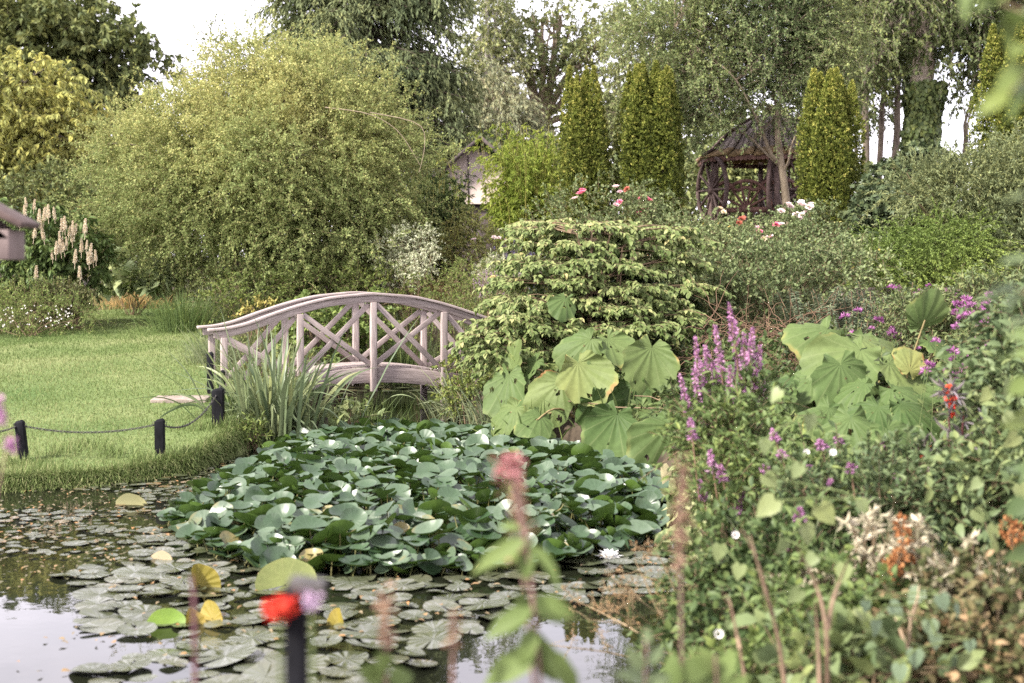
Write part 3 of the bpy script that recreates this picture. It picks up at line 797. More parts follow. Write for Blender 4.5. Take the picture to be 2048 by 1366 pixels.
# ---- far background
FARL = leafmat("leaf_far_pale", greens((.19, .225, .105), .4), .3, .6, .2)
DARKL = leafmat("leaf_dark_tree", greens((.095, .12, .045), .55), .3, .5, .35)
YELL = leafmat("leaf_yellow_green", greens((.25, .27, .085), .45), .35, .5, .3)
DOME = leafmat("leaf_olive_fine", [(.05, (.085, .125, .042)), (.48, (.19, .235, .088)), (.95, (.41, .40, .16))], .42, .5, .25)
CONI = leafmat("needle_grey_green", greens((.125, .155, .075), .55), .15, .6, .25)
WILL = leafmat("leaf_silver", greens((.21, .24, .15), .35), .3, .5, .3)
ASH = leafmat("leaf_ash", greens((.15, .185, .08), .45), .3, .5, .3)
BAMB = leafmat("leaf_bamboo", [(0.05, (.10, .15, .028)), (.5, (.20, .26, .05)), (.95, (.40, .43, .10))], .4, .5, .3)
DBAM = leafmat("leaf_dark_fine", greens((.040, .062, .020), .5), .3, .5, .35)
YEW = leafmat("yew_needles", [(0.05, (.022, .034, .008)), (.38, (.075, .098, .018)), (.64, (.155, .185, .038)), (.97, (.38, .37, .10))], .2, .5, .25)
ACAC = leafmat("leaf_grey_fine", greens((.155, .20, .085), .5), .35, .5, .3)
RTREE = leafmat("leaf_mid_tree", greens((.095, .125, .048), .55), .3, .5, .35)

# distant belt behind everything
rng = np.random.default_rng(5)
bl = []
for i in range(46):
    x = -62 + i * 2.8 + rng.normal(0, 1.2); d = 84 + rng.normal(0, 4); h = rng.uniform(3.0, 6.0) if 16 < x < 40 else rng.uniform(5, 10)
    bl.append((np.array((x, d, 2.0 + h * .5)), np.array((3.2, 2.5, h * .55)), 1.0))
Pt, k, d = twigs_in(rng, bl, 9000, 1.2, .3)
g = G(); leaves_on(g, rng, Pt, 7, .42, .24, RH)
tag(g.build("distant_woods", leafmat("leaf_woods", greens((.10, .125, .062), .4), .25, .6, .2)), "distant belt of woodland closing the view behind the garden", "woods", kind='stuff')

def gr(*a): return [blob(*b) for b in a]

tree("broadleaf_tree", "tall dark broadleaf tree filling the top corner above the buckeye", "tree", (gx(70, 80), 80),
     gr((60, 40, 80, 170, 62), (180, 70, 80, 95, 75), (60, 130, 79, 190, 80), (225, 120, 80, 62, 60), (120, 210, 79, 150, 70), (10, 250, 79, 130, 90), (180, 300, 80, 110, 70), (60, 360, 80, 170, 80), (230, 400, 80, 100, 80), (260, 180, 80, 35, 60)),
     DARKL, 101, .5, .3, 4, 4300, 1.5, .5, 18, .44, .20, lf=dict(droop=.55, upb=.8, clump=.2), tw=dict(inner=.40, lump=.3, cl=20, clr=.7))
tree("broadleaf_tree", "yellow green tree with drooping leaflets in front of the dark broadleaf tree", "tree", (gx(-60, 45), 45),
     gr((-20, 190, 45, 130, 65), (50, 165, 45, 70, 50), (30, 250, 45, 120, 60), (90, 330, 45, 80, 45), (0, 350, 44.5, 100, 70), (20, 430, 45, 75, 40), (105, 270, 44.5, 60, 40)),
     YELL, 102, .26, .3, 4, 1900, .9, .55, 18, .21, .085, tm=OV, lf=dict(droop=.7, upb=.9, clump=.2, tmu=.52), tw=dict(inner=.5, lump=.3, flat=.6, cl=16, clr=.6, clf=.25))
tree("slender_tree", "thin upright airy tree poking above the great rounded tree into the white sky", "tree", (gx(430, 34), 34),
     gr((432, 110, 34, 34, 75), (470, 150, 34, 42, 60), (405, 190, 34, 50, 45), (440, 250, 34, 60, 60)),
     ASH, 103, .07, .5, 4, 420, .55, .15, 16, .075, .03, tw=dict(inner=.1, up=.9, lump=.3))
# conifer: tiers of drooping sprays
def conifer(name, label, px, d, ptop, pbot, rpx, seed, nb=240):
    rng = np.random.default_rng(seed)
    x = gx(px, d); z0 = H(x, d) - .1; k = d / FPX
    zt = at(px, ptop, d)[2]; zb = at(px, pbot, d)[2]; rmax = rpx * k
    t = thing(name, label, "tree", (x, d, z0))
    g = G(); tubes(g, np.array([(x, d, z) for z in np.linspace(z0, zt, 8)]), np.linspace(.34, .04, 8), 9); g.build("trunk", BARK, t, smooth=True)
    f = rng.random(nb) ** .8; zz = zt + (zb - zt) * f
    an = rng.uniform(0, 6.283, nb); rad = rmax * (.25 + .75 * f ** .55) * rng.uniform(.72, 1.12, nb)
    S0 = np.c_[np.full(nb, x), np.full(nb, d), zz]
    D = np.c_[np.cos(an), np.sin(an), rng.uniform(.05, .35, nb)]
    B = arcs(rng, S0, D, rad, .30, 9, .05)
    g = G(); tubes(g, B, np.linspace(.05, .012, 9), 5); g.build("branches", BARK, t, smooth=True)
    p, T, kk = along(rng, B, 46, .25)
    n = len(p)
    Sd = unit(np.cross(T, (0, 0, 1.)) * rng.choice([-1, 1], n)[:, None] + T * .7 + rng.normal(size=(n, 3)) * .25)
    Sp = arcs(rng, p, Sd, rng.uniform(.45, .95, n), rng.uniform(.35, .95, n), 5, .05)
    g = G()
    leaves_on(g, rng, Sp, 10, .17, .045, RH, spread=.55, upb=1.1, fwd=1.0, droop=.25, tsd=.12, clump=.16, t0=.05)
    g.build("crown", CONI, t)
    return t
conifer("conifer", "tall dark conifer with layered drooping sprays behind the rounded tree", 735, 43, -420, 340, 245, 104, 430)

tree("willow", "pale silvery weeping tree between the dark conifer and the bamboo", "tree", (gx(985, 54), 54),
     gr((990, 230, 54, 70, 60), (960, 290, 54, 60, 50), (1030, 280, 54, 55, 55), (985, 180, 54, 45, 40)),
     WILL, 105, .16, .5, 4, 900, 1.2, .9, 26, .17, .05, BARKLT, lf=dict(droop=.8, tmu=.55), tw=dict(up=.3))
tree("birch", "slim pale barked birch beside the dark conifer, crown thin against the sky", "tree", (gx(974, 60), 60),
     gr((975, 40, 60, 45, 60), (960, 120, 60, 40, 60), (995, 110, 60, 45, 50), (975, -50, 60, 40, 70), (985, 190, 60, 45, 50)),
     FARL, 106, .13, .3, 4, 700, .9, .7, 14, .17, .09, plain("birch_bark", (.42, .37, .33), (.62, .57, .52), 9, .8), trunk_top=at(972, -20, 60))
tp = at(1080, 250, 62)
tree("ash_tree", "tall ash with bare forking pale limbs spreading below its clustered crown", "tree", (gx(1085, 62), 62),
     gr((1010, 60, 62, 60, 45), (1085, 40, 62, 50, 30), (1140, 90, 62, 60, 45), (1060, 120, 62, 60, 40), (1180, 150, 62, 55, 40), (1120, 30, 62, 45, 30), (1000, 150, 62, 60, 50), (1200, 90, 62, 30, 35), (1210, 220, 62, 50, 50), (1060, 210, 62, 55, 40)),
     ASH, 107, .36, 1.0, 6, 1000, 1.0, .4, 15, .22, .10, BARKLT, trunk_top=tp, lf=dict(tmu=.55), tw=dict(inner=.5, cl=16, clr=.7))
tree("broadleaf_tree", "hazy grey green tree filling the gap behind the columnar yews", "tree", (gx(1230, 66), 66),
     gr((1240, 270, 66, 80, 70), (1180, 330, 66, 90, 60), (1300, 230, 66, 60, 80), (1120, 340, 66, 70, 40), (1040, 360, 66, 80, 40)),
     ASH, 108, .2, .4, 4, 1100, 1.0, .4, 16, .24, .11)
tree("broadleaf_tree", "tall airy tree with fine twigs high above the second columnar yew", "tree", (gx(1330, 50), 50),
     gr((1320, 60, 50, 90, 90), (1290, 170, 50, 60, 60), (1390, 40, 50, 100, 60), (1270, 60, 50, 40, 60), (1360, 180, 50, 80, 80)),
     FARL, 109, .2, .4, 5, 1300, 1.0, .5, 15, .15, .07)

# light-stemmed tree over the gazebo
def multi(px_pts, r, d):
    return [np.array([at(px, py, dd) for px, py, dd in pp]) for pp in px_pts]
def big_light_tree():
    rng = np.random.default_rng(110); d = 30.2
    x = gx(1572, d); z0 = H(x, d) - .1
    t = thing("light_stemmed_tree", "airy fine leaved tree with pale forking stems leaning over the gazebo roof", "tree", (x, d, z0))
    g = G()
    def pth(pts, r0, r1):
        P = np.array([at(px, py, d + dz) for px, py, dz in pts]); s = np.linspace(0, 1, 14); u = np.linspace(0, 1, len(P))
        Q = np.stack([np.interp(s, u, P[:, k]) for k in range(3)], 1)
        for _ in range(2): Q[1:-1] = (Q[:-2] + 2 * Q[1:-1] + Q[2:]) / 4
        tubes(g, Q, np.linspace(r0, r1, 14), 7); return Q
    A = pth([(1578, 470, 0), (1572, 400, 0), (1566, 350, 0), (1560, 315, 0), (1553, 260, 0), (1556, 215, 0)], .095, .06)
    Bs = [pth([(1556, 215, 0), (1545, 180, .1), (1530, 120, .2), (1535, 40, .3), (1525, -60, .4)], .05, .012),
          pth([(1556, 215, 0), (1575, 160, -.2), (1590, 90, -.2), (1600, 0, -.3), (1610, -90, -.3)], .05, .012),
          pth([(1562, 330, 0), (1540, 312, -.1), (1528, 270, -.2), (1512, 225, -.2), (1478, 190, -.3), (1450, 120, -.3), (1440, 20, 0)], .05, .010),
          pth([(1562, 335, 0), (1530, 305, .2), (1510, 285, .2), (1495, 268, .3), (1470, 262, .3), (1420, 240, .4), (1360, 225, .5)], .035, .008),
          pth([(1566, 345, 0), (1580, 320, -.2), (1578, 300, -.3), (1600, 250, -.4), (1640, 180, -.4), (1660, 100, -.3)], .03, .008),
          pth([(1528, 270, -.2), (1500, 210, -.5), (1470, 150, -.6), (1400, 100, -.5), (1350, 60, -.4)], .03, .006),
          pth([(1545, 180, .1), (1500, 130, .3), (1480, 60, .5), (1490, -40, .5)], .03, .006)]
    bl = gr((1480, 20, d, 110, 80), (1400, 100, d, 100, 70), (1560, 40, d, 95, 80), (1360, 150, d, 70, 50), (1440, 160, d, 90, 42), (1530, 120, d, 80, 50), (1620, 130, d, 60, 80), (1345, 225, d, 55, 35), (1650, 40, d, 70, 80),
            (1430, -90, d, 130, 70), (1570, -80, d, 110, 70), (1605, 190, d, 32, 45), (1590, 236, d - .3, 26, 20), (1440, 232, d - .2, 34, 12), (1290, 60, d, 45, 40))
    for c, rr, w in bl:
        Q = Bs[rng.integers(len(Bs))]; a = Q[np.argmin(np.linalg.norm(Q - c, axis=1))]
        for _ in range(6):
            tubes(g, limb_paths(rng, a, c + rsph(rng, 1)[0] * rr * .9, 1, 7, .13, .06), np.linspace(.016, .004, 7), 5)
    g.build("trunk", BARKLT, t, smooth=True)
    Pt, k, dd = twigs_in(rng, bl, 6400, .55, .35, inner=.15, lump=.3, cl=14, clr=.6, clf=.4)
    gl = G(); leaves_on(gl, rng, Pt, 26, .060, .032, RH, clump=.2, jitter=.02); gl.build("crown", ACAC, t)
    gt = G(); tubes(gt, Pt, np.linspace(.003, .001, 6), 3); gt.build("twigs", BARKLT, t)
big_light_tree()

# big ivy-clad tree at the right and slim trunks
def ivy_tree():
    rng = np.random.default_rng(111); d = 44
    tp = at(1880, -120, d); bl = gr((1800, -60, d, 140, 90), (1680, -10, d, 100, 80), (1960, 0, d, 120, 70), (1750, 70, d, 100, 50), (2040, 60, d, 110, 60), (1920, 90, d, 70, 28), (1970, 140, d, 60, 22), (1640, 90, d, 70, 60), (2050, -60, d, 150, 90), (1790, 10, d + 2, 110, 50), (1720, 140, d, 60, 36))
    t = tree("ivy_clad_tree", "large tree with a thick ivy wrapped trunk and dark crown over the yews", "tree", (gx(1820, d), d), bl, RTREE, 111, .46, .85, 5, 3600, .9, .5, 18, .15, .07, plain("bark_sunlit", (.26, .21, .16), (.42, .36, .28), 8, .9, (1, 1, .3), .5),
             trunk_top=tp, lf=dict(droop=.4, clump=.2), tw=dict(inner=.35, lump=.35, cl=14, clr=.6))
    g = G(); n = 11000; f = rng.random(n) ** 1.5; b = np.array((gx(1820, d), d, H(gx(1820, d), d))); c = b + (tp - b) * (f * .52)[:, None]
    an = rng.uniform(0, 6.28, n); lw = wav(rng, 5, 1.5); r_ = (.45 + .28 * (1 - f)) * (1 + .35 * lw(c)) * rng.uniform(.8, 1.1, n)
    o = np.c_[np.cos(an), np.sin(an), np.zeros(n)]
    leafset(g, c + o * r_[:, None], unit(np.c_[o[:, :2] * .4, -np.ones(n)] + rng.normal(size=(n, 3)) * .3), o + rng.normal(size=(n, 3)) * .3, rng.uniform(.09, .15, n), rng.uniform(.09, .15, n), HEART, np.clip(rng.normal(.45, .18, n), 0, 1))
    g.build("ivy", leafmat("ivy_leaf", greens((.065, .09, .032), .5), .2, .45, .4), t)
ivy_tree()
for i, (p0, p1, dd, r_, lab) in enumerate((((1690, 420), (1696, 60), 52, .13, "slim dark trunk close beside the third columnar yew"), ((1728, 420), (1742, 20), 50, .15, "slim leaning trunk rising through the gap beside the third yew"),
                                      ((1752, 430), (1772, 40), 54, .14, "slim trunk with a fork, second from the ivy clad tree"), ((1790, 440), (1800, 60), 53, .17, "slim trunk half covered by leaves just beside the ivy clad tree"),
                                      ((1722, 400), (1715, 150), 56, .09, "thinnest trunk in the row behind the third yew"))):
    x = gx(p0[0], dd); t1 = at(p1[0], p1[1], dd)
    tree("slim_tree", lab, "tree", (x, dd), gr((p1[0], p1[1] - 40, dd, 60, 60), (p1[0] - 30, p1[1] + 70, dd, 45, 40), (p1[0] + 25, p1[1] + 60, dd, 40, 35)), RTREE, 120 + i, r_, .75, 4, 420, .9, .5, 15, .17, .08,
         plain("bark_slim", (.10, .08, .062), (.22, .18, .14), 8, .9, (1, 1, .3), .4), trunk_top=t1, group="slim trunks in the gap", lf=dict(droop=.3))
tree("broadleaf_tree", "loose tree with sky showing through, past the ivy clad trunk", "tree", (gx(1930, 58), 58),
     gr((1905, 330, 58, 45, 30), (1950, 190, 58, 50, 26), (1870, 360, 58, 50, 40), (1990, 120, 58, 60, 50)), RTREE, 127, .12, .5, 6, 260, .9, .5, 12, .17, .085, lf=dict(droop=.3), tw=dict(inner=.2))

# columnar yews
def yew(px, ptop, pbot, wpx, d, label, seed, ncol=9, source=None):
    rng = np.random.default_rng(seed); k = d / FPX
    x = gx(px, d); z0 = H(x, d) - .1; zt = at(px, ptop - 10, d)[2]; hh = zt - z0; rr = wpx / 2 * k * 1.16
    t = thing("columnar_yew", label, "tree", (x, d, z0), "clipped columnar yews round the gazebo")
    g = G(); tubes(g, np.array([(x, d, z0 + h) for h in np.linspace(0, hh * .8, 6)]), np.linspace(.12, .04, 6), 7); g.build("trunk", BARK, t)
    # ascending spires packed in a column, each thick with upright shoots
    gl = G(); sp = []
    for i in range(ncol):
        a = i * 2.4 + rng.uniform(-.3, .3); r = rr * (.62 * math.sqrt((i + .5) / ncol))
        sp.append((x + r * math.cos(a), d + r * math.sin(a), hh * (1.0 - .16 * (r / rr) ** 1.5 * rng.uniform(.2, 2.0) - .04 * rng.random()), rr * rng.uniform(.34, .46)))
    for (sx, sy, sh, sr) in sp:
        n = int(1050 * sh * sr / .15 / 4)
        f = rng.random(n) ** .9; an = rng.uniform(0, 6.28, n)
        prof_ = np.minimum(1, np.maximum(.0, 1 - f) / .30) ** .75 * (.78 + .22 * np.sin(f * 3.0 + .6))
        lw = wav(rng, 5, 4.0); o = np.c_[np.cos(an), np.sin(an), np.zeros(n)]
        c = np.c_[np.full(n, sx), np.full(n, sy), z0 + f * sh]
        r = sr * prof_ * rng.uniform(.66, 1.10, n) * (1 + .2 * lw(c))
        p = c + o * r[:, None]
        # each shoot: a tuft of 6 needles blades, pale at the tip of the column
        m = 7
        D0 = unit(o * .55 + np.array((0, 0, 1.1)) + rng.normal(size=(n, 3)) * .25)
        pp = np.repeat(p, m, 0) + rng.normal(size=(n * m, 3)) * .010
        D = unit(np.repeat(D0, m, 0) + rng.normal(size=(n * m, 3)) * .55)
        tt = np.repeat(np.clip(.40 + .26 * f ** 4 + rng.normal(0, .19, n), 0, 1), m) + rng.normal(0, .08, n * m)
        leafset(gl, pp, D, rsph(rng, n * m), rng.uniform(.035, .060, n * m), .019, RH, np.clip(tt, 0, 1))
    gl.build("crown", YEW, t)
yew(1162, 130, 440, 106, 29, "narrowest columnar yew with an even flat top, next to the bamboo", 131)
yew(1299, 118, 440, 132, 29, "broad columnar yew with golden tips standing next to the gazebo roof edge", 132, 11)
yew(1655, 138, 500, 140, 28, "columnar yew with two split tips, right against the gazebo", 133, 8)
yew(2018, 36, 500, 160, 27, "tallest columnar yew with separate spires, cut off by the frame edge", 134, 8)

# bamboo and dark fine shrub
def bamboo(name, label, px, pbot, ptop, wpx, d, mat, seed, n=210, L=.13):
    rng = np.random.default_rng(seed); k = d / FPX
    x = gx(px, d); z0 = H(x, d) - .05; zt = at(px, ptop, d)[2]
    t = thing(name, label, "bamboo", (x, d, z0))
    S0 = np.c_[rng.normal(x, wpx * k * .16, n), rng.normal(d, .35, n), np.full(n, z0)]
    hh = (zt - z0) * rng.uniform(.55, 1.08, n)
    D = unit(np.c_[(S0[:, 0] - x) * .28 + rng.normal(0, .07, n), rng.normal(0, .12, n), np.ones(n)])
    C = arcs(rng, S0, D, hh, rng.uniform(.02, .14, n), 9, .03)
    g = G(); tubes(g, C, np.linspace(.009, .003, 9), 4, rng.random(n)); g.build("canes", plain("cane_yellow", (.28, .26, .06), (.42, .38, .12), 6, .5), t)
    p, T, kk = along(rng, C, 26, .25); m = len(p)
    Tw = arcs(rng, p, unit(rsph(rng, m) * np.array((1, 1, .3)) + T * .5), rng.uniform(.12, .34, m), .5, 4, .06)
    g = G(); leaves_on(g, rng, Tw, 9, L, L * .17, RH, spread=.6, fwd=.9, droop=.35, upb=.8, clump=.18, t0=.3)
    g.build("foliage", mat, t)
bamboo("bamboo", "feathery yellow green bamboo clump growing in front of the pale hut", 1058, 470, 250, 140, 35, BAMB, 141)
bamboo("bamboo", "dark green bamboo like thicket in shade at the foot of the rounded tree", 868, 520, 345, 80, 31, DBAM, 142, 200, .12)

# dome tree
def dome():
    rng = np.random.default_rng(150); d = 27.5
    x = gx(590, d); z0 = H(x, d) - .1
    t = thing("dome_tree", "huge rounded olive green tree with arching twiggy branches behind the bridge", "tree", (x, d, z0))
    bl = gr((580, 205, d, 165, 92), (440, 270, d, 165, 100), (690, 275, d, 110, 95), (330, 300, d - .2, 125, 90), (560, 330, d - .9, 170, 110), (760, 350, d - .5, 65, 100), (430, 400, d - .8, 150, 85), (650, 430, d - 1.0, 120, 90),
            (560, 128, d, 85, 48), (260, 390, d, 70, 50), (730, 470, d - .8, 70, 70), (520, 500, d - .8, 100, 70), (620, 540, d - .9, 85, 45), (225, 290, d, 40, 50), (735, 545, d - .6, 75, 45), (350, 470, d - .2, 70, 45), (500, 130, d + .2, 70, 45), (800, 325, d, 40, 50))
    g = G(); base = np.array((x, d, z0))
    for i in range(9):
        a = base + np.array((rng.normal(0, .18), rng.normal(0, .18), 0)); b = bl[i][0]
        P = limb_paths(rng, a, b, 1, 10, .12, .10); tubes(g, P, np.linspace(.11, .03, 10), 7)
        for _ in range(7): tubes(g, limb_paths(rng, P[rng.integers(4, 10)], b + rsph(rng, 1)[0] * bl[i][1] * .9, 1, 7, .14, .1), np.linspace(.03, .006, 7), 5)
    g.build("trunk", BARK, t, smooth=True)
    Pt, k, dd = twigs_in(rng, bl, 6600, .72, .28, inner=.62, up=.15, jit=.75, lump=.34, K=8, wig=.14, cl=26, clr=.55, clf=.40)
    Pf, kf, df = twigs_in(rng, bl, 2400, .8, .2, inner=.1, up=.2, jit=.9, lump=.2, K=8, wig=.14); Pf = Pf[np.random.default_rng(1).random(len(Pf)) < .9]; Pt = np.concatenate([Pt, Pf])
    Sh, k2, d2 = twigs_in(rng, bl[:5] + bl[8:9] + bl[16:17], 330, 1.1, .65, inner=.92, up=.7, jit=.45, lump=.2, K=8, wig=.08)
    Pt = np.concatenate([Pt, Sh])
    # twig colour and leaf colour drift over the crown
    gl = G()
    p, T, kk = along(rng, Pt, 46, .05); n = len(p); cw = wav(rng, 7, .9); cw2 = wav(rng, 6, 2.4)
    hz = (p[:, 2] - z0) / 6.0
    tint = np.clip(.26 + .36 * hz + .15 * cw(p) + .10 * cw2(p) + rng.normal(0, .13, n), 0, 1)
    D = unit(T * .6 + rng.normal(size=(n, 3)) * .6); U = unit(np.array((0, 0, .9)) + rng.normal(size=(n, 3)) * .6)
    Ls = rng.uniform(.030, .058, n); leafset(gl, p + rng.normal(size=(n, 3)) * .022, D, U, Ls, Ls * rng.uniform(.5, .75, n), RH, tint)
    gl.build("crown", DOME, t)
    gt = G(); tubes(gt, Pt, np.linspace(.0035, .0012, 8), 3); gt.build("twigs", plain("twig_olive", (.16, .14, .06), (.28, .24, .11), 10, .85, (1, 1, 1), 0), t)
    # bare pale shoots standing clear
    gs = G()
    for pts in (((650, 215), (740, 225), (800, 260), (840, 330)), ((740, 225), (850, 245), (850, 300), (838, 345))):
        P = np.array([at(px, py, d - 1.7) for px, py in pts]); s = np.linspace(0, 1, 12); u = np.linspace(0, 1, len(P))
        Q = np.stack([np.interp(s, u, P[:, c]) for c in range(3)], 1)
        for _ in range(2): Q[1:-1] = (Q[:-2] + 2 * Q[1:-1] + Q[2:]) / 4
        tubes(gs, Q, np.linspace(.010, .004, 12), 5)
    gs.build("bare_shoot", BARKLT, t, smooth=True)
dome()

# ------------------------------------------------------------------ shrubs
def shrub(name, label, cat, base, blobs, leaf, seed, ntw=500, tlen=.4, droop=.3, per=14, L=.06, W=.035, tm=OV, bark=TWIG, group=None, nst=14, st_r=.010, twig_r=.003, lf={}, tw={}, show_twigs=True, zoff=0.0):
    rng = np.random.default_rng(seed); bx, by = base; z0 = H(bx, by) - .05 + zoff
    t = thing(name, label, cat, (bx, by, z0), group)
    Pt, k, d = twigs_in(rng, blobs, ntw, tlen, droop, **tw)
    gl = G(); leaves_on(gl, rng, Pt, per, L, W, tm, **lf); gl.build("foliage", leaf, t)
    g = G()
    for i in range(nst):
        c, rr, w = blobs[i % len(blobs)]
        a = np.array((bx + rng.normal(0, .08), by + rng.normal(0, .08), z0))
        tubes(g, limb_paths(rng, a, c + rsph(rng, 1)[0] * rr * .7, 1, 8, .10, .06), np.linspace(st_r, st_r * .35, 8), 5)
    if show_twigs: tubes(g, Pt, np.linspace(twig_r, twig_r * .4, Pt.shape[1]), 3)
    g.build("stems", bark, t)
    return t

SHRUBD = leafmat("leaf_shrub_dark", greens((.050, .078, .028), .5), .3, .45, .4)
ROSEL = leafmat("leaf_rose", [(0.05, (.065, .095, .04)), (.5, (.12, .16, .07)), (.92, (.21, .24, .11)), (1.0, (.38, .30, .08))], .3, .42, .4)
PALEL = leafmat("leaf_pale_shrub", greens((.20, .22, .075), .4), .35, .5, .3)
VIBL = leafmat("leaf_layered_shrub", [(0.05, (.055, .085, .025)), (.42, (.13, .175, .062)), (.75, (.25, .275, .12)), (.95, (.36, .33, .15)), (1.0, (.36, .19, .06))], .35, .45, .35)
LONI = leafmat("leaf_feathery", greens((.17, .23, .06), .5), .3, .5, .35)
SALIX = leafmat("leaf_grey_narrow", greens((.15, .185, .092), .5), .3, .55, .3)
EUPH = leafmat("leaf_blue_green", greens((.125, .16, .105), .35), .2, .55, .3)
VARI = leafmat("leaf_variegated", [(0.05, (.14, .18, .09)), (.5, (.34, .38, .25)), (.9, (.62, .64, .50))], .3, .5, .3)
HERB = leafmat("leaf_herb", greens((.115, .155, .045), .5), .35, .5, .3)
REED = leafmat("leaf_reed", greens((.105, .155, .055), .4), .3, .42, .4)
REEDG = leafmat("leaf_grey_reed", greens((.15, .185, .105), .4), .3, .45, .4)
STRAW = leafmat("leaf_straw", greens((.33, .25, .12), .4), .3, .7, .2)
BUCK = leafmat("leaf_buckeye", greens((.075, .115, .036), .5), .3, .45, .4)

shrub("dark_shrub", "dark leafy shrub in shade between the buckeye and the rounded tree", "shrub", (gx(235, 33), 33), gr((200, 430, 33, 110, 60), (270, 480, 32, 70, 60), (120, 400, 34, 120, 60), (330, 520, 32, 60, 45), (20, 440, 34, 60, 60)), DARKL, 201, 900, .6, .4, 14, .13, .06)
shrub("dark_shrub", "long dim shrub bank behind the trunk of the rounded tree", "shrub", (gx(600, 33), 33), gr((420, 480, 33, 110, 80), (560, 470, 33.5, 120, 90), (700, 470, 33, 120, 90), (830, 450, 33.5, 90, 90), (500, 560, 32, 150, 50), (720, 560, 32, 140, 50)), DARKL, 219, 1500, .6, .4, 14, .13, .065)
# white-candled buckeye
def buckeye():
    d = 26.0; rng = np.random.default_rng(202)
    bl = gr((110, 480, d, 85, 50), (60, 450, d, 50, 40), (155, 520, d, 55, 45), (90, 545, d, 90, 40), (30, 540, d, 50, 50))
    t = shrub("buckeye_shrub", "broad buckeye shrub covered in upright cream flower candles at the back of the lawn", "shrub", (gx(90, d), d), bl, BUCK, 202, 520, .35, .35, 16, .15, .06, lf=dict(droop=.75, upb=.9), tw=dict(inner=.6))
    gm = G(); n = 420; f = rng.random(n); an = rng.uniform(0, 6.28, n)
    o = np.c_[np.cos(an), np.sin(an), rng.normal(.2, .4, n)]; r = .034 * (1 - f) ** .5 + .008
    leafset(gm, np.c_[o[:, :2] * r[:, None] * rng.random((n, 1)), f * .27], o, rsph(rng, n), .036 * (1.15 - f * .6), .014, RH, rng.random(n))
    tubes(gm, np.array([(0, 0, -.12), (0, 0, .1), (0, 0, .27)]), np.array([.006, .005, .002]), 5)
    me = gm.mesh("flower_candle", leafmat("candle_cream", [(.05, (.33, .27, .18)), (.5, (.52, .45, .34)), (.95, (.68, .62, .52))], .3, .6, .2))
    for px, py in ((53, 400), (50, 418), (68, 405), (78, 430), (82, 445), (97, 422), (108, 418), (110, 425), (68, 462), (88, 465), (125, 450), (130, 445), (138, 458), (120, 468), (134, 478), (150, 455), (170, 452), (145, 470), (112, 495), (122, 492),
                   (105, 505), (128, 488), (163, 490), (173, 485), (180, 500), (186, 512), (192, 508), (150, 512), (178, 515), (72, 545), (160, 545), (40, 440), (88, 428), (145, 448)):
        p = at(px, py + 14, d - .75 - .3 * rng.random()); o = link("flower_candle", me, t, p - np.array(t.location), (rng.normal(0, .12), rng.normal(0, .12), rng.uniform(0, 6)), tuple(rng.uniform(.6, .95) * np.array((.75, .75, 1.0))))
buckeye()

# pale grass, sedge and reed clumps
def clump(name, label, cat, px, pyb, d, n, h, w, mat, seed, spread=.15, lean=.35, droop=.6, K=8, group=None, z=None, dexp=1.6, px_w=None, fold=.12, origin_z=None):
    rng = np.random.default_rng(seed); x = gx(px, d)
    z0 = H(x, d) if z is None else z
    ang = rng.uniform(0, 6.28, n); rad = np.abs(rng.normal(0, spread, n)); S0 = np.c_[x + rad * np.cos(ang), d + rad * np.sin(ang) * .7, np.full(n, z0 - .03)]
    D = unit(np.c_[np.cos(ang) * rng.uniform(0, lean, n), np.sin(ang) * rng.uniform(0, lean, n), np.ones(n)] + rng.normal(0, .06, (n, 3)))
    Lh = h * rng.uniform(.55, 1.1, n); P = arcs(rng, S0, D, Lh, rng.uniform(.05, 1.0, n) ** dexp * droop, K, .03)
    P[:, :, :2] += (P[:, :, :2] - P[:, :1, :2]) * (np.linspace(0, 1, K)[None, :, None] ** 2) * .9 * rng.random((n, 1, 1))
    prof_ = np.interp(np.linspace(0, 1, K), [0, .15, .6, .85, 1], [.7, 1, .95, .55, .03]) * w
    g = G(); sd = unit(np.c_[-np.sin(ang), np.cos(ang), np.zeros(n)] + rng.normal(0, .5, (n, 3)))
    ribbons(g, P, prof_[None] * rng.uniform(.7, 1.15, (n, 1)), sd, np.clip(rng.normal(.5, .2, n), 0, 1), fold)
    t = thing(name, label, cat, (x, d, z0), group); g.build("leaves", mat, t)
    return t
clump("grass_clump", "big arching ornamental grass clump at the end of the lawn under the rounded tree", "grass clump", 365, 625, 25.0, 1300, .85, .011, REED, 210, .32, .55, .9)
clump("grass_clump", "taller grey green grass rising behind the arching grass clump", "grass clump", 440, 560, 26.0, 700, 1.0, .012, REEDG, 211, .30, .5, .7)
clump("grass_clump", "low reddish straw coloured grass tuft at the far tip of the lawn", "grass clump", 262, 610, 30.6, 900, .45, .008, STRAW, 212, .40, .5, .5)
clump("grass_clump", "pale fine grass tuft beside the left foot of the bridge", "grass clump", 425, 690, 20.2, 700, .62, .007, REEDG, 213, .20, .6, .8)
clump("reed_clump", "tall upright reed blades behind the bridge under the crossed braces", "reeds", 895, 640, 23.6, 330, 1.3, .016, REED, 214, .30, .25, .5)
clump("reed_clump", "upright reed clump beyond the crest of the bridge rail", "reeds", 850, 600, 25.6, 500, 1.15, .014, REEDG, 215, .45, .35, .5)
clump("reed_clump", "thin pale reeds standing among the meadow flowers behind the bridge rail", "reeds", 960, 600, 25.0, 620, .85, .010, REEDG, 216, .55, .35, .6)
clump("grass_clump", "dry buff feathery grass patch beyond the bridge", "grass clump", 880, 545, 29.5, 600, .9, .010, STRAW, 217, .7, .3, .3)
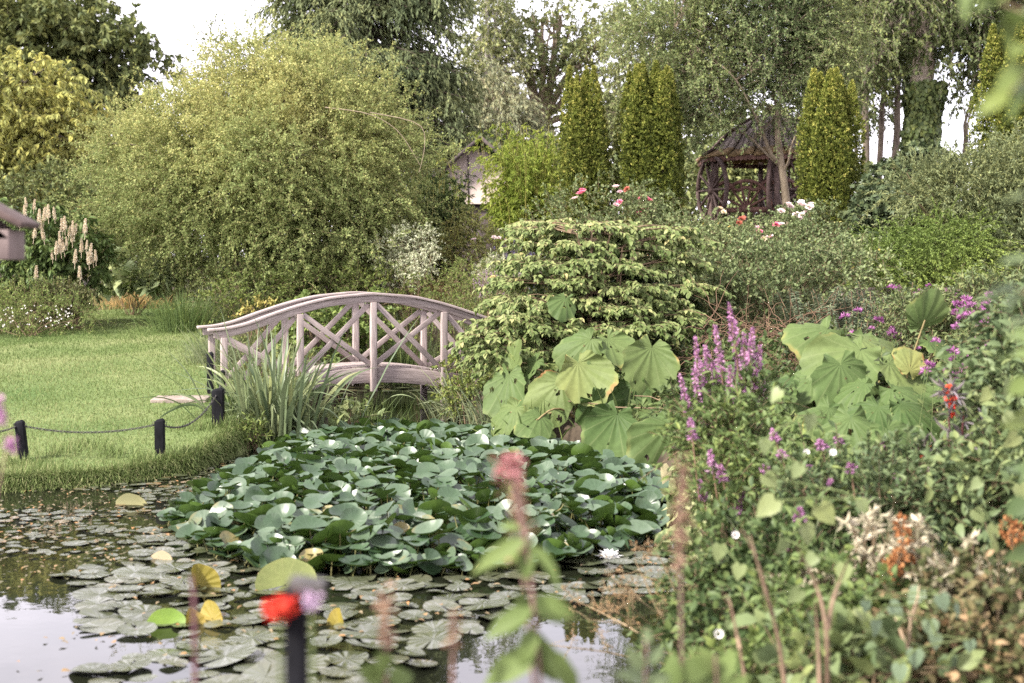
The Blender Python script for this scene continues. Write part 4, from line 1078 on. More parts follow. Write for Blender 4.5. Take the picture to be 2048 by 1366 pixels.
clump("reed_clump", "dark reeds seen through the right hand braces of the bridge", "reeds", 800, 720, 22.6, 300, .95, .016, REED, 218, .28, .3, .6, z=.05)

# shrubs behind the bridge
shrub("round_leaved_shrub", "round leaved green shrub seen through the bridge railing", "shrub", (gx(665, 22.2), 22.2), gr((650, 660, 22.2, 70, 45), (610, 640, 22.4, 55, 40), (700, 690, 22.0, 50, 40), (730, 640, 22.6, 60, 40)), leafmat("leaf_round", greens((.13, .185, .058), .4), .35, .45, .35), 220, 260, .3, .3, 12, .085, .085, lf=dict(upb=1.1))
shrub("thicket_shrub", "deep green low thicket under the skirts of the rounded tree", "shrub", (gx(560, 25.5), 25.5), gr((520, 590, 25.5, 90, 45), (640, 580, 25.6, 100, 50), (760, 590, 25.4, 90, 45), (450, 610, 25.0, 60, 30)), HERB, 221, 800, .4, .4, 16, .055, .03)
shrub("yellow_leaved_shrub", "small shrub with yellowing leaves behind the left bend of the rail", "shrub", (gx(520, 23.4), 23.4), gr((520, 620, 23.4, 28, 14), (500, 628, 23.4, 24, 12)), leafmat("leaf_yellowing", [(.05, (.16, .18, .05)), (.5, (.27, .25, .08)), (.95, (.40, .33, .11))], .3, .5, .3), 222, 45, .2, .2, 12, .05, .035)
shrub("variegated_shrub", "white variegated shrub at the shoulder of the rounded tree", "shrub", (gx(810, 26), 26), gr((800, 500, 26, 45, 38), (830, 480, 26, 35, 25), (790, 540, 26, 35, 25)), VARI, 223, 300, .3, .3, 14, .05, .028)
shrub("silver_shrub", "low silvery foliage beside the dark reeds beyond the bridge", "shrub", (gx(830, 25.4), 25.4), gr((825, 535, 25.4, 28, 28), (850, 520, 25.4, 22, 22)), VARI, 224, 160, .2, .2, 14, .045, .02)
ws = shrub("rose_bush", "pale leaved shrub rose with a few white blooms below the hut", "rose bush", (gx(945, 28), 28), gr((940, 490, 28, 52, 42), (925, 450, 28, 28, 30), (985, 500, 28, 40, 35), (900, 500, 28, 25, 30)), PALEL, 225, 420, .35, .35, 14, .05, .032)
shrub("herbaceous_plants", "mixed low meadow foliage with orange specks beyond the bridge rail", "perennials", (gx(930, 23.5), 23.5), gr((900, 590, 24, 75, 30), (985, 590, 23.5, 70, 35), (950, 560, 25, 60, 30), (880, 630, 22.6, 60, 22), (1010, 620, 21.5, 50, 30)), HERB, 226, 620, .35, .3, 14, .05, .018)
sal = shrub("salvia", "low mound of violet blue salvia spikes in front of the white shrub rose", "salvia", (gx(1030, 27.5), 27.5), gr((1030, 520, 27.5, 38, 16), (1060, 545, 26.5, 40, 14)), leafmat("salvia_violet", greens((.13, .12, .21), .4), .2, .6, .2), 227, 200, .25, .0, 12, .045, .015, tw=dict(up=.9))
shrub("grey_foliage_plant", "spiky silver grey leaves at the edge of the salvia", "perennials", (gx(985, 26.5), 26.5), gr((990, 545, 26.5, 40, 18)), VARI, 228, 110, .3, .2, 12, .09, .018)
shrub("lavender_flowers", "hazy pale mauve flower patch between the reeds and the layered shrub", "perennials", (gx(990, 23), 23), gr((985, 575, 23, 45, 14), (1000, 560, 24, 35, 12)), leafmat("mauve_haze", greens((.24, .19, .24), .35), .3, .7, .2), 229, 130, .2, .1, 12, .03, .014, tw=dict(up=.8))
DG = plain("dry_turf", (.30, .20, .12), (.44, .31, .2), 3, .95)
# weedy border at the left edge of the lawn
WEED = leafmat("leaf_weed", greens((.135, .185, .060), .45), .35, .55, .3)
shrub("weedy_border", "rough herb border with tiny white flowers along the far side of the lawn", "perennials", (gx(60, 24.2), 24.2), gr((20, 625, 24.2, 90, 30), (110, 630, 24.4, 90, 24), (60, 600, 25, 120, 25), (-60, 610, 24.4, 70, 40)), WEED, 230, 800, .35, .25, 16, .05, .016, tw=dict(up=.6))
shrub("ground_cover", "bronze and dark green low plants at the foot of the buckeye", "perennials", (gx(160, 25), 25), gr((120, 595, 25, 60, 22), (150, 605, 25.2, 26, 18), (80, 590, 25.5, 60, 20)), leafmat("leaf_bronze", greens((.085, .095, .042), .5), .25, .5, .35), 231, 360, .25, .25, 14, .06, .03)
g = G(); rng = np.random.default_rng(232)
for i in range(60):
    q = at(rng.uniform(0, 150), rng.uniform(610, 655), 23.5); leafset(g, np.repeat(q[None], 5, 0), rsph(rng, 5), rsph(rng, 5), .022, .015, RH, .5)
WHITEP = leafmat("petal_white", [(.05, (.62, .60, .56)), (.95, (.86, .85, .82))], .3, .5, .3)
tag(g.build("daisy_flowers", WHITEP), "sprinkling of tiny white flowers in the rough border", "flowers", kind='stuff')
shrub("butterbur", "far patch of broad pale leaves under the left skirt of the rounded tree", "butterbur", (gx(265, 28.6), 28.6), gr((240, 545, 28.6, 40, 14), (290, 550, 28.4, 50, 16), (330, 560, 28, 30, 14)), leafmat("leaf_pale_broad", greens((.20, .25, .13), .3), .3, .5, .3), 233, 40, .3, .1, 5, .30, .32, HEART, lf=dict(upb=1.6))

shrub("dark_shrub", "dark evergreen mass seen through the open sides of the gazebo", "shrub", (gx(1530, 41), 41), gr((1440, 390, 41, 110, 90), (1560, 390, 41, 110, 90), (1660, 390, 41, 90, 80), (1370, 400, 40, 60, 70), (1500, 300, 42, 130, 70), (1400, 290, 42, 70, 60), (1610, 270, 42, 90, 80), (1240, 400, 40, 80, 60)), ASH, 234, 2300, .7, .4, 14, .17, .08)
# right bank: roses, layered viburnum, feathery shrub, grey shrub
def rose_bloom_mesh(name, stops, seed, n=26):
    rng = np.random.default_rng(seed); g = G(); f = np.arange(n) / n; an = np.arange(n) * 2.4
    el = R(80) - f * R(75)
    o = np.c_[np.cos(an) * np.cos(el), np.sin(an) * np.cos(el), np.sin(el)]
    leafset(g, o * (.006 + .012 * f)[:, None], unit(o * np.array((1, 1, .8)) + np.array((0, 0, .5))), -o + np.array((0, 0, .3)), .022 + .022 * f, .030 + .018 * f, OV, np.clip(f + rng.normal(0, .12, n), 0, 1))
    return g.mesh(name, leafmat(name + "_petal", stops, .35, .55, .2))
BLOOM = dict(pink=rose_bloom_mesh("pink_bloom", [(.05, (.42, .06, .13)), (.95, (.60, .22, .29))], 1), white=rose_bloom_mesh("white_bloom", [(.05, (.50, .40, .39)), (.95, (.64, .56, .56))], 2),
             peach=rose_bloom_mesh("peach_bloom", [(.05, (.70, .42, .26)), (.95, (.82, .62, .48))], 3), blush=rose_bloom_mesh("blush_bloom", [(.05, (.70, .34, .38)), (.95, (.84, .58, .58))], 4), red=rose_bloom_mesh("red_bloom", [(.05, (.20, .05, .03)), (.95, (.30, .11, .08))], 5))
def blooms(t, lst, d, seed, s=1.0):
    rng = np.random.default_rng(seed)
    for kind, px, py, sc in lst:
        p = at(px, py, d + rng.normal(0, .1)); nd = rng.uniform(.2, 1.0)
        link("bloom", BLOOM[kind], t, p - np.array(t.location), (R(50) * nd, rng.normal(0, .3), rng.uniform(-.6, .6)), s * sc * rng.uniform(.85, 1.15))
blooms(ws, [("white", 1000, 463, 1.3), ("white", 988, 476, 1.3), ("white", 998, 477, 1.1), ("white", 948, 480, 1.2), ("white", 1012, 483, 1.2)], 27.2, 1)
t = shrub("rose_bush", "pink flowered rose bush in front of the two tall yews", "rose bush", (gx(1240, 26), 26), gr((1170, 430, 26, 60, 40), (1250, 415, 26, 70, 35), (1310, 430, 26, 60, 40), (1220, 470, 25.4, 110, 50)), ROSEL, 240, 620, .45, .35, 15, .055, .034, tw=dict(cl=12, clr=.5, clf=.35, lump=.35, up=.35))
blooms(t, [("pink", 1163, 388, 1.6), ("pink", 1165, 382, 1.2), ("blush", 1232, 375, 1.3), ("pink", 1240, 405, 1.2), ("blush", 1232, 412, 1.3), ("pink", 1283, 397, 1.4), ("pink", 1292, 400, 1.4), ("pink", 1299, 402, 1.2), ("pink", 1292, 418, 1.4), ("pink", 1280, 427, 1.4), ("pink", 1286, 422, 1.2),
           ("blush", 1240, 385, 1.1), ("blush", 1150, 398, 1.0), ("red", 1255, 380, 1.3)], 25.2, 2, 1.1)
t = shrub("rose_bush", "large rose bush below the gazebo with pink and cream blooms", "rose bush", (gx(1480, 23.5), 23.5), gr((1420, 492, 23.5, 90, 40), (1500, 488, 23.8, 80, 36), (1560, 505, 23, 80, 50), (1450, 520, 22.6, 110, 60), (1370, 490, 23, 70, 50), (1640, 480, 23.5, 60, 45)), ROSEL, 241, 1500, .45, .35, 16, .055, .034, tw=dict(cl=12, clr=.5, clf=.35, lump=.3, up=.3))
blooms(t, [("blush", 1518, 458, 1.5), ("pink", 1519, 465, 1.3), ("pink", 1553, 452, 1.3), ("blush", 1563, 450, 1.1), ("peach", 1526, 480, 1.2), ("blush", 1540, 476, 1.2), ("red", 1483, 440, 1.1), ("red", 1478, 448, 1.0), ("red", 1486, 438, 1.0), ("peach", 1290, 500, 1.2), ("peach", 1295, 512, 1.0), ("peach", 1462, 470, .8), ("peach", 1447, 425, 1.0), ("peach", 1440, 418, 1.0)], 22.6, 3, 1.1)
t = shrub("rose_bush", "shrub rose carrying a cluster of big white blooms at the foot of the third yew", "rose bush", (gx(1600, 25), 25), gr((1600, 440, 25, 45, 25), (1570, 470, 24.6, 50, 30), (1640, 450, 25, 40, 30)), ROSEL, 242, 300, .35, .3, 14, .055, .034)
blooms(t, [("white", 1562, 424, 1.6), ("white", 1580, 415, 1.7), ("white", 1603, 412, 1.9), ("white", 1602, 406, 1.5), ("white", 1620, 416, 1.8), ("white", 1592, 430, 1.7), ("white", 1604, 432, 1.8), ("white", 1613, 425, 1.5), ("white", 1598, 438, 1.5), ("white", 1577, 409, 1.4), ("white", 1622, 409, 1.3)], 24.4, 4, .85)
t = shrub("rose_bush", "wide sprawling rose bush with twiggy brown stems above the butterbur leaves", "rose bush", (gx(1560, 18.8), 18.8), gr((1560, 545, 19, 110, 55), (1470, 570, 18.6, 80, 50), (1640, 550, 19, 80, 45), (1530, 610, 18.2, 110, 40), (1420, 600, 18.4, 50, 40), (1690, 520, 20, 60, 35)), ROSEL, 243, 1350, .42, .4, 15, .058, .036, tw=dict(cl=12, clr=.5, clf=.35, lump=.3, inner=.5, up=.3), nst=70, st_r=.008)
blooms(t, [("peach", 1408, 574, 1.3), ("peach", 1405, 580, 1.1), ("blush", 1458, 620, .9)], 18.0, 5)

def layered():
    rng = np.random.default_rng(250); d = 16.9; x = gx(1190, d); z0 = H(x, d) - .05
    t = thing("layered_viburnum", "viburnum with horizontal tiers of pale yellowing leaves over the bridge end", "shrub", (x, d, z0))
    tiers = [(1170, 445, 120, 17.6), (1110, 480, 90, 17.3), (1230, 490, 110, 17.5), (1150, 520, 130, 17.1), (1250, 535, 85, 17.5), (1100, 555, 110, 16.9), (1220, 570, 110, 17.0), (1075, 595, 105, 16.6), (1170, 610, 120, 16.8), (1290, 600, 80, 17.2), (1050, 650, 95, 16.3), (1140, 650, 130, 16.4), (1270, 645, 110, 16.7), (1010, 690, 70, 16.2), (1110, 695, 100, 16.3), (1180, 465, 70, 17.7), (990, 668, 45, 16.0), (990, 695, 36, 15.9), (1010, 722, 55, 15.9), (1330, 625, 60, 17.0), (1270, 452, 110, 17.8), (1340, 475, 80, 18.0), (1335, 520, 85, 17.8), (1350, 570, 75, 17.5), (1090, 450, 60, 17.5), (1070, 520, 60, 17.1), (1010, 635, 50, 16.2)]
    g = G(); gl = G()
    for px, py, rp, dd in tiers:
        c = at(px, py, dd); r = rp * dd / FPX; n = int(62 * rp / 100)
        an = rng.uniform(0, 6.28, n); rr = r * np.sqrt(rng.random(n)) * .9
        S0 = c + np.c_[np.cos(an) * rr * 1.0, np.sin(an) * rr * .62, rng.normal(0, .032, n) - .10 * (rr / r) ** 2 * r]
        D = np.c_[np.cos(an) + rng.normal(0, .4, n), np.sin(an) * .8 + rng.normal(0, .4, n), rng.normal(.04, .1, n)]
        P = arcs(rng, S0, D, rng.uniform(.18, .38, n), .25, 5, .05)
        tubes(g, P, np.linspace(.004, .0015, 5), 3)
        hub = np.array((x + (c[0] - x) * .35, d + (c[1] - d) * .3, c[2] - .12))
        tubes(g, limb_paths(rng, np.array((x + rng.normal(0, .05), d, z0)), hub, 1, 6, .06), np.linspace(.02, .012, 6), 5)
        for j in rng.choice(n, max(4, n // 5), replace=False):
            tubes(g, limb_paths(rng, hub, S0[j], 1, 6, .06, .03), np.linspace(.010, .004, 6), 4)
        p, T, k = along(rng, P, 21, .02); m = len(p)
        hang = rng.random(m) ** 1.3
        Dl = unit(T * .5 + np.c_[rng.normal(0, .6, m), rng.normal(-.15, .6, m), -hang * 1.3])
        U = unit(np.c_[rng.normal(0, .25, m), rng.normal(-.35, .3, m), np.full(m, .9)])
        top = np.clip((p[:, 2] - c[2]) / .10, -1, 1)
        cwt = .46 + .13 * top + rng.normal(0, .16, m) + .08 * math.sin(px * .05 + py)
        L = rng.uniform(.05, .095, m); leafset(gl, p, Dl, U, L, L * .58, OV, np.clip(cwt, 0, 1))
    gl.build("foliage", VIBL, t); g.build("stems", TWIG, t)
layered()
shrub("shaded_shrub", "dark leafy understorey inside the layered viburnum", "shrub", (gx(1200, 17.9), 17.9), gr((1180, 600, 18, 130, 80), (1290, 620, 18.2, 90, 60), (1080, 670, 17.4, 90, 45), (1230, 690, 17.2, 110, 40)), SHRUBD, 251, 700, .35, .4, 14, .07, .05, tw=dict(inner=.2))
shrub("feathery_shrub", "low bright green feathery shrub with layered sprays right of the third yew", "shrub", (gx(1840, 21.5), 21.5), gr((1850, 510, 21.5, 130, 50), (1760, 540, 21.3, 80, 45), (1930, 520, 21.6, 80, 55), (1850, 560, 21, 120, 40), (1900, 470, 22, 70, 25)), LONI, 252, 1700, .55, .35, 46, .042, .017, RH, lf=dict(spread=.5, fwd=.8, upb=1.3, clump=.2), tw=dict(up=.12, lump=.2, out=1.2, flat=.35), show_twigs=False)
shrub("narrow_leaved_shrub", "tall grey green narrow leaved shrub crowding the frame edge under the last yew", "shrub", (gx(1960, 22.8), 22.8), gr((1960, 375, 23, 90, 50), (2040, 340, 23, 60, 70), (1890, 400, 22.8, 80, 60), (1990, 430, 22.5, 110, 70), (2060, 400, 22.5, 70, 90), (1830, 370, 23, 50, 40), (1990, 520, 22, 90, 60), (2060, 520, 21.5, 60, 70)), SALIX, 253, 2100, .55, .30, 30, .075, .018, RH, lf=dict(spread=.6, fwd=.8), tw=dict(up=.5, lump=.3), nst=30, st_r=.014, show_twigs=False)
shrub("ivy_bush", "dark lobed ivy leaves heaped between the third yew and the grey shrub", "ivy", (gx(1800, 25), 25), gr((1790, 430, 25, 75, 45), (1740, 440, 25, 40, 45), (1850, 350, 26, 60, 55), (1790, 370, 27, 55, 45), (1860, 430, 24.6, 60, 40)), leafmat("leaf_ivy_dark", greens((.060, .085, .042), .45), .2, .4, .45), 254, 620, .3, .5, 12, .14, .13, LOBE, lf=dict(droop=.6, upb=.6))
# path and blue-green spurge
g = G(); P = [(1700, 600, 20.5), (1790, 600, 20.5), (1790, 570, 21.4), (1700, 575, 21.4)]
V = []
for px, py, dd in P: x = gx(px, dd); V.append((x, dd, H(x, dd) + .02))
box(g, np.mean(V, 0) + np.array((0, 0, .22)), (1.0, .3, .46), R(10)); tag(bev(g.build("stone_wall", STONE, origin=tuple(np.mean(V, 0))), .02), "pale low stone wall end glimpsed among the spurge", "wall")
def spurge(px, py, d, seed, label, n=26, w=.5):
    rng = np.random.default_rng(seed); x = gx(px, d); z0 = H(x, d) - .03
    t = thing("spurge", label, "spurge", (x, d, z0), "spurge along the path")
    zt = at(px, py, d)[2]
    S0 = np.c_[rng.normal(x, w * .25, n), rng.normal(d, .15, n), np.full(n, z0)]; E = np.c_[x + rng.uniform(-w, w, n), d + rng.normal(0, .25, n), zt + rng.normal(0, .09, n)]
    P = S0[:, None] + (E - S0)[:, None] * np.linspace(0, 1, 7)[None, :, None]; P[:, 1:-1, 2] -= .05
    g = G(); tubes(g, P, np.linspace(.008, .005, 7), 5); g.build("stems", TWIG, t)
    p, T, k = along(rng, P, 120, .45); m = len(p); o = unit(np.cross(T, rsph(rng, m)))
    g = G(); leafset(g, p, unit(o + T * .35 - np.array((0, 0, .25))), T, rng.uniform(.055, .095, m), .013, RH, np.clip(rng.normal(.5, .17, m), 0, 1)); g.build("leaves", EUPH, t)
spurge(1640, 600, 17.2, 261, "blue green spurge nearest the sprawling rose bush"); spurge(1710, 605, 17.0, 262, "blue green spurge directly above the butterbur leaves"); spurge(1780, 600, 17.4, 263, "blue green spurge in front of the pale wall end", 30); spurge(1850, 605, 17.0, 264, "blue green spurge beside the purple bergamot"); spurge(1690, 640, 16.2, 265, "shorter spurge bunch low down behind the broad leaves", 24)

# bergamot: purple flower heads
BERG = leafmat("petal_magenta", [(.05, (.17, .05, .15)), (.5, (.28, .11, .26)), (.95, (.40, .22, .37))], .3, .6, .2)
def head_mesh(name, n, r, mat, seed, flat=.6):
    rng = np.random.default_rng(seed); o = rsph(rng, n); o[:, 2] = np.abs(o[:, 2]) * flat; o = unit(o)
    g = G(); leafset(g, o * r * .3, unit(o + rng.normal(size=(n, 3)) * .25), rsph(rng, n), r * rng.uniform(.6, 1.1, n), r * .28, RH, rng.random(n)); return g.mesh(name, mat)
HEAD = head_mesh("flower_head", 64, .040, BERG, 7)
def bergamot(pxs, d, seed, label, leafn=420, hpx=90):
    rng = np.random.default_rng(seed); cx = np.mean([p[0] for p in pxs]); x = gx(cx, d); z0 = H(x, d)
    t = thing("bergamot", label, "bergamot", (x, d, z0), "purple bergamot clumps")
    P = []
    for px, py in pxs:
        e = at(px, py, d + rng.normal(0, .25)); b = np.array((e[0] + rng.normal(0, .1), e[1] + rng.normal(0, .1), z0)); P.append(b + (e - b) * np.linspace(0, 1, 6)[:, None])
        link("flower_head", HEAD, t, e - np.array(t.location), (rng.normal(0, .35), rng.normal(0, .35), rng.uniform(0, 6)), rng.uniform(.7, 1.25))
    P = np.array(P); g = G(); tubes(g, P, np.linspace(.004, .0025, 6), 4); g.build("stems", STEMG, t)
    g = G(); leaves_on(g, rng, P, max(8, leafn // len(P)), .06, .022, OV, spread=1.1, fwd=.2, upb=.9, t0=.15, jitter=.03); g.build("leaves", leafmat("leaf_bergamot", greens((.085, .12, .05), .5), .3, .5, .3), t)
rng = np.random.default_rng(77)
def rpts(cx, cy, sx, sy, n): return [(cx + rng.normal(0, sx), cy + rng.normal(0, sy)) for _ in range(n)]
bergamot(rpts(1860, 590, 35, 12, 18), 14.5, 271, "farthest bergamot clump flowering below the feathery shrub", 500)
bergamot(rpts(1945, 615, 38, 14, 30), 13.2, 272, "densest bergamot clump with many purple heads above the large upright leaf", 800)
bergamot(rpts(2010, 650, 32, 26, 34), 11.8, 273, "bergamot clump spilling past the frame edge", 800)
bergamot(rpts(1830, 660, 60, 26, 16), 13.5, 274, "sparse bergamot stems behind the top of the butterbur", 600)
bergamot(rpts(1930, 740, 60, 30, 14), 10.6, 275, "scattered bergamot heads low between butterbur and lobelia", 130)
bergamot(rpts(1960, 700, 50, 30, 14), 10.8, 276, "thin bergamot patch just above the red lobelia", 130)
shrub("leafy_perennials", "leafy green mass under the bergamot flowers", "perennials", (gx(1940, 12.6), 12.6), gr((1920, 660, 13.4, 100, 40), (2040, 690, 12, 50, 70), (1990, 610, 13.5, 80, 40), (2010, 790, 11, 60, 60), (1830, 640, 14, 60, 25)), leafmat("leaf_perennial", greens((.10, .135, .062), .5), .3, .5, .3), 277, 1500, .35, .35, 14, .06, .022, tw=dict(inner=.3, up=.4))

# ------------------------------------------------------------------ butterbur: one broad pleated leaf = one part
PETA = leafmat("butterbur_leaf", [(.02, (.040, .072, .022)), (.35, (.068, .105, .036)), (.62, (.105, .14, .050)), (.80, (.155, .165, .055)), (1.0, (.20, .12, .05))], .24, .55, .15, back=(.26, .29, .19), veins=17, bump=.25, vcol=(.20, .235, .105), vstr=.30)
def butterbur_leaf(t, c, r, facing, roll, seed, tint=.5, cup=.15, wave=.10, root=None, holes=1, tipfold=0.0):
    """c: where the stalk meets the leaf (world); facing: unit normal of the blade; roll: where the broad lobe points"""
    rng = np.random.default_rng(seed); nr, na = 17, 84
    a = np.linspace(-math.pi + .55, math.pi - .55, na); rho = np.linspace(0.02, 1, nr)
    A, Q = np.meshgrid(a, rho, indexing='ij')
    ph = rng.uniform(0, 6.28, 6)
    edge = .47 * np.cos(A) + np.sqrt(.60 ** 2 - (.47 * np.sin(A)) ** 2) + .03 * np.sin(6 * A + ph[0]) + .03 * np.sin(11 * A + ph[1]) + .018 * np.sin(30 * A)
    edge = np.maximum(edge, .30) * 1.02
    X = np.sin(A) * Q * edge; Y = np.cos(A) * Q * edge - .25
    Z = cup * Q ** 2 * (.4 + .6 * np.cos(A + ph[5] * .1)) + wave * Q ** 2 * (np.sin(2 * A + ph[2]) * .9 + .6 * np.sin(3 * A + ph[3])) + wave * .45 * Q ** 3 * np.sin(5 * A + ph[4]) + .003 * Q * np.cos(11 * A) + .030 * Q ** 5 * np.sin(9 * A + ph[3]) + .02 * Q ** 6 * np.sin(17 * A + ph[0])
    Z = Z - tipfold * np.maximum(0, Y) ** 2
    V = np.stack([X, Y, Z], -1).reshape(-1, 3)
    i, j = np.meshgrid(np.arange(na - 1), np.arange(nr - 1), indexing='ij')
    F = np.stack([i * nr + j, (i + 1) * nr + j, (i + 1) * nr + j + 1, i * nr + j + 1], -1).reshape(-1, 4)
    for _ in range(holes):                                 # slug holes and torn edge
        hc = np.array((rng.uniform(-.6, .6), rng.uniform(-.3, .7))); hr = rng.uniform(.02, .06)
        fc = V[F].mean(1)[:, :2]; F = F[np.linalg.norm((fc - hc) * np.array((1, .8)), axis=1) > hr]
    n = unit(np.asarray(facing, float)); y = np.asarray(roll, float); y = unit(y - n * (y @ n)); x = np.cross(y, n)
    W = V[:, :1] * x + V[:, 1:2] * y + V[:, 2:] * n
    tn = np.clip(tint + .10 * wav(rng, 5, 2.2)(V) + (Q.ravel() > .93) * np.clip(.45 * wav(rng, 5, 5.0)(V), 0, .6), 0, 1)
    g = G(); g.add(W * r + c, F, tn, np.c_[V[:, 0], V[:, 1] + .25, V[:, 2]])
    o = g.build("leaf", PETA, t, smooth=True)
    if root is not None:
        s = np.linspace(0, 1, 8)[:, None]; p0 = np.asarray(root, float); P = p0 + (c - p0) * s; P[:, 2] += .18 * np.sin(s[:, 0] * math.pi) * np.linalg.norm((c - p0)[:2]); 
        gs = G(); tubes(gs, P, np.linspace(.016, .009, 8) * min(1.2, r / .35), 6); gs.build("stalk", plain("stalk_pinkish", (.20, .17, .075), (.34, .26, .13), 9, .6), o, origin=tuple(t.location), smooth=True).location = (0, 0, 0)
def butterbur(label, rootpx, d, leaves, seed, fill=None):
    if fill:
        fr = np.random.default_rng(seed + 7); leaves = list(leaves)
        for _ in range(fill[0]):
            py = fr.uniform(fill[3], fill[4]); u = fr.random(); leaves.append((fill[1] + u * (fill[2] - fill[1]), py, fill[5] + (fill[3] - py) * fill[6] + fr.normal(0, .15), fr.uniform(32, 60), U3(fr.normal(0, .35), fr.uniform(-.75, -.2), fr.uniform(.45, 1)), U3(fr.normal(0, .7), fr.uniform(-.7, .1), fr.uniform(-.8, .1)), fr.uniform(.22, .55)))
    x = gx(rootpx, d); z0 = max(H(x, d), 0); t = thing("butterbur", label, "butterbur", (x, d, z0), "butterbur clumps on the bank"); rng = np.random.default_rng(seed)
    for i, (px, py, dd, rp, f, ro, tint) in enumerate(leaves):
        c = at(px, py, dd); r = rp * 1.42 * dd / FPX
        root = np.array((x + (c[0] - x) * .45 + rng.normal(0, .08), dd + .35 + rng.normal(0, .1), 0.0)); root[2] = max(H(root[0], root[1]), 0) - .02
        butterbur_leaf(t, c, r, f, ro, seed * 50 + i, tint - .12 + rng.normal(0, .13), rng.choice([-1, 1, -1]) * rng.uniform(.10, .28), rng.uniform(.06, .12), root, rng.integers(1, 6), rng.uniform(0, .25))
U3 = lambda *a: np.array(a, float)
DN, LF, RT = U3(0, -.2, -1), U3(-1, 0, -.4), U3(1, 0, -.4)
butterbur("butterbur whose two big round leaves hang down to the lily leaves", 1290, 13.9, [
    (1228, 850, 13.4, 72, U3(.05, -.9, .5), U3(-.3, 0, -1), .42), (1330, 872, 13.0, 78, U3(.1, -.9, .45), U3(-.45, 0, -.9), .45), (1175, 905, 13.8, 40, U3(-.2, -.7, .7), U3(-.6, -.3, -.7), .4), (1310, 835, 13.9, 45, U3(.2, -.6, .8), U3(.6, -.3, -.5), .50)], 301, (5, 1150, 1400, 850, 915, 14.2, .006))
butterbur("butterbur with ragged pale leaves in the shade of the layered viburnum", 1200, 15.2, [
    (1015, 770, 15.4, 62, U3(-.5, -.8, .3), U3(-.1, -.2, -1), .72), (1030, 725, 15.6, 40, U3(-.8, -.5, .4), U3(.2, 0, 1), .55), (1110, 780, 14.9, 62, U3(-.2, -.8, .55), U3(-.7, -.3, -.8), .62), (1165, 745, 14.8, 68, U3(.1, -.85, .5), U3(.35, -.3, -1), .66), (1168, 690, 15.5, 56, U3(-.1, -.75, .6), U3(-.8, -.3, -.7), .48),
    (1225, 690, 15.6, 50, U3(.2, -.7, .65), U3(.5, -.4, -.8), .42), (1300, 715, 14.9, 66, U3(.15, -.92, .35), U3(-.25, 0, -1), .72), (1320, 760, 15.0, 40, U3(.5, -.6, .6), U3(.9, -.2, -.4), .45), (1195, 815, 14.6, 60, U3(.1, -.6, -.25), U3(.5, -.3, -.8), .20), (1265, 785, 14.8, 50, U3(-.3, -.8, .4), U3(-.3, -.3, -1), .36), (1020, 825, 14.8, 48, U3(-.4, -.6, .7), U3(-.9, -.3, -.5), .52), (1075, 840, 14.5, 45, U3(.2, -.6, .75), U3(-.3, -.7, -.4), .40), (1128, 605, 16.2, 34, U3(.2, -.8, .6), U3(-.4, -.1, -1), .38), (1290, 830, 14.4, 50, U3(.3, -.7, .6), U3(.3, -.3, -.8), .35)], 302, (12, 1040, 1370, 700, 850, 15.9, .007))
butterbur("huge butterbur clump of overlapping pale leaves behind the loosestrife", 1720, 11.8, [
    (1640, 665, 12.4, 66, U3(.1, -.55, .8), U3(-.2, -.6, .5), .60), (1700, 715, 11.8, 92, U3(-.1, -.6, .8), U3(-.7, -.5, -.3), .50), (1690, 755, 11.5, 88, U3(.1, -.85, .5), U3(.15, -.2, -1), .68), (1610, 765, 11.8, 60, U3(-.3, -.6, .7), U3(-.9, -.3, -.5), .50), (1850, 640, 12.3, 50, U3(.15, -.8, -.45), U3(.3, -.1, 1), .55), (1740, 680, 12.5, 70, U3(.2, -.4, .9), U3(.9, -.2, 0), .42),
    (1800, 740, 11.6, 72, U3(.2, -.5, .85), U3(.6, -.5, -.2), .58), (1875, 690, 12.2, 56, U3(.3, -.5, .8), U3(.8, -.4, .1), .45), (1930, 775, 11.4, 62, U3(.1, -.6, .8), U3(.95, -.2, .1), .56), (1820, 730, 11.5, 40, U3(.2, -.8, .4), U3(.3, 0, 1), .85), (1800, 785, 11.2, 58, U3(-.1, -.5, .85), U3(.5, -.6, -.1), .45), (1745, 825, 10.8, 60, U3(-.2, -.5, .85), U3(-.5, -.5, 0), .42), (1820, 820, 10.8, 62, U3(.2, -.6, .8), U3(.6, -.5, 0), .46),
    (1560, 800, 11.5, 56, U3(-.4, -.6, .7), U3(-.8, -.4, -.3), .48), (1650, 830, 11.0, 66, U3(0, -.6, .8), U3(-.4, -.6, -.3), .42), (1700, 860, 10.6, 80, U3(-.2, -.75, .6), U3(-.1, -.3, -1), .34), (1790, 880, 10.3, 78, U3(.2, -.75, .6), U3(.4, -.3, -.9), .30), (1580, 870, 10.8, 70, U3(-.3, -.7, .6), U3(-.3, -.4, -.8), .50), (1720, 925, 10.0, 62, U3(0, -.7, .6), U3(.2, -.4, -.9), .36), (1515, 850, 11.2, 50, U3(-.5, -.6, .6), U3(-.7, -.2, -.6), .58), (1900, 720, 11.8, 48, U3(.3, -.4, .9), U3(.4, -.5, .5), .40), (1475, 900, 10.9, 56, U3(-.4, -.7, .5), U3(-.6, -.3, -.7), .56), (1600, 940, 10.2, 56, U3(-.3, -.7, .6), U3(-.4, -.3, -.8), .48)], 303, (38, 1480, 1985, 670, 940, 12.7, .010))
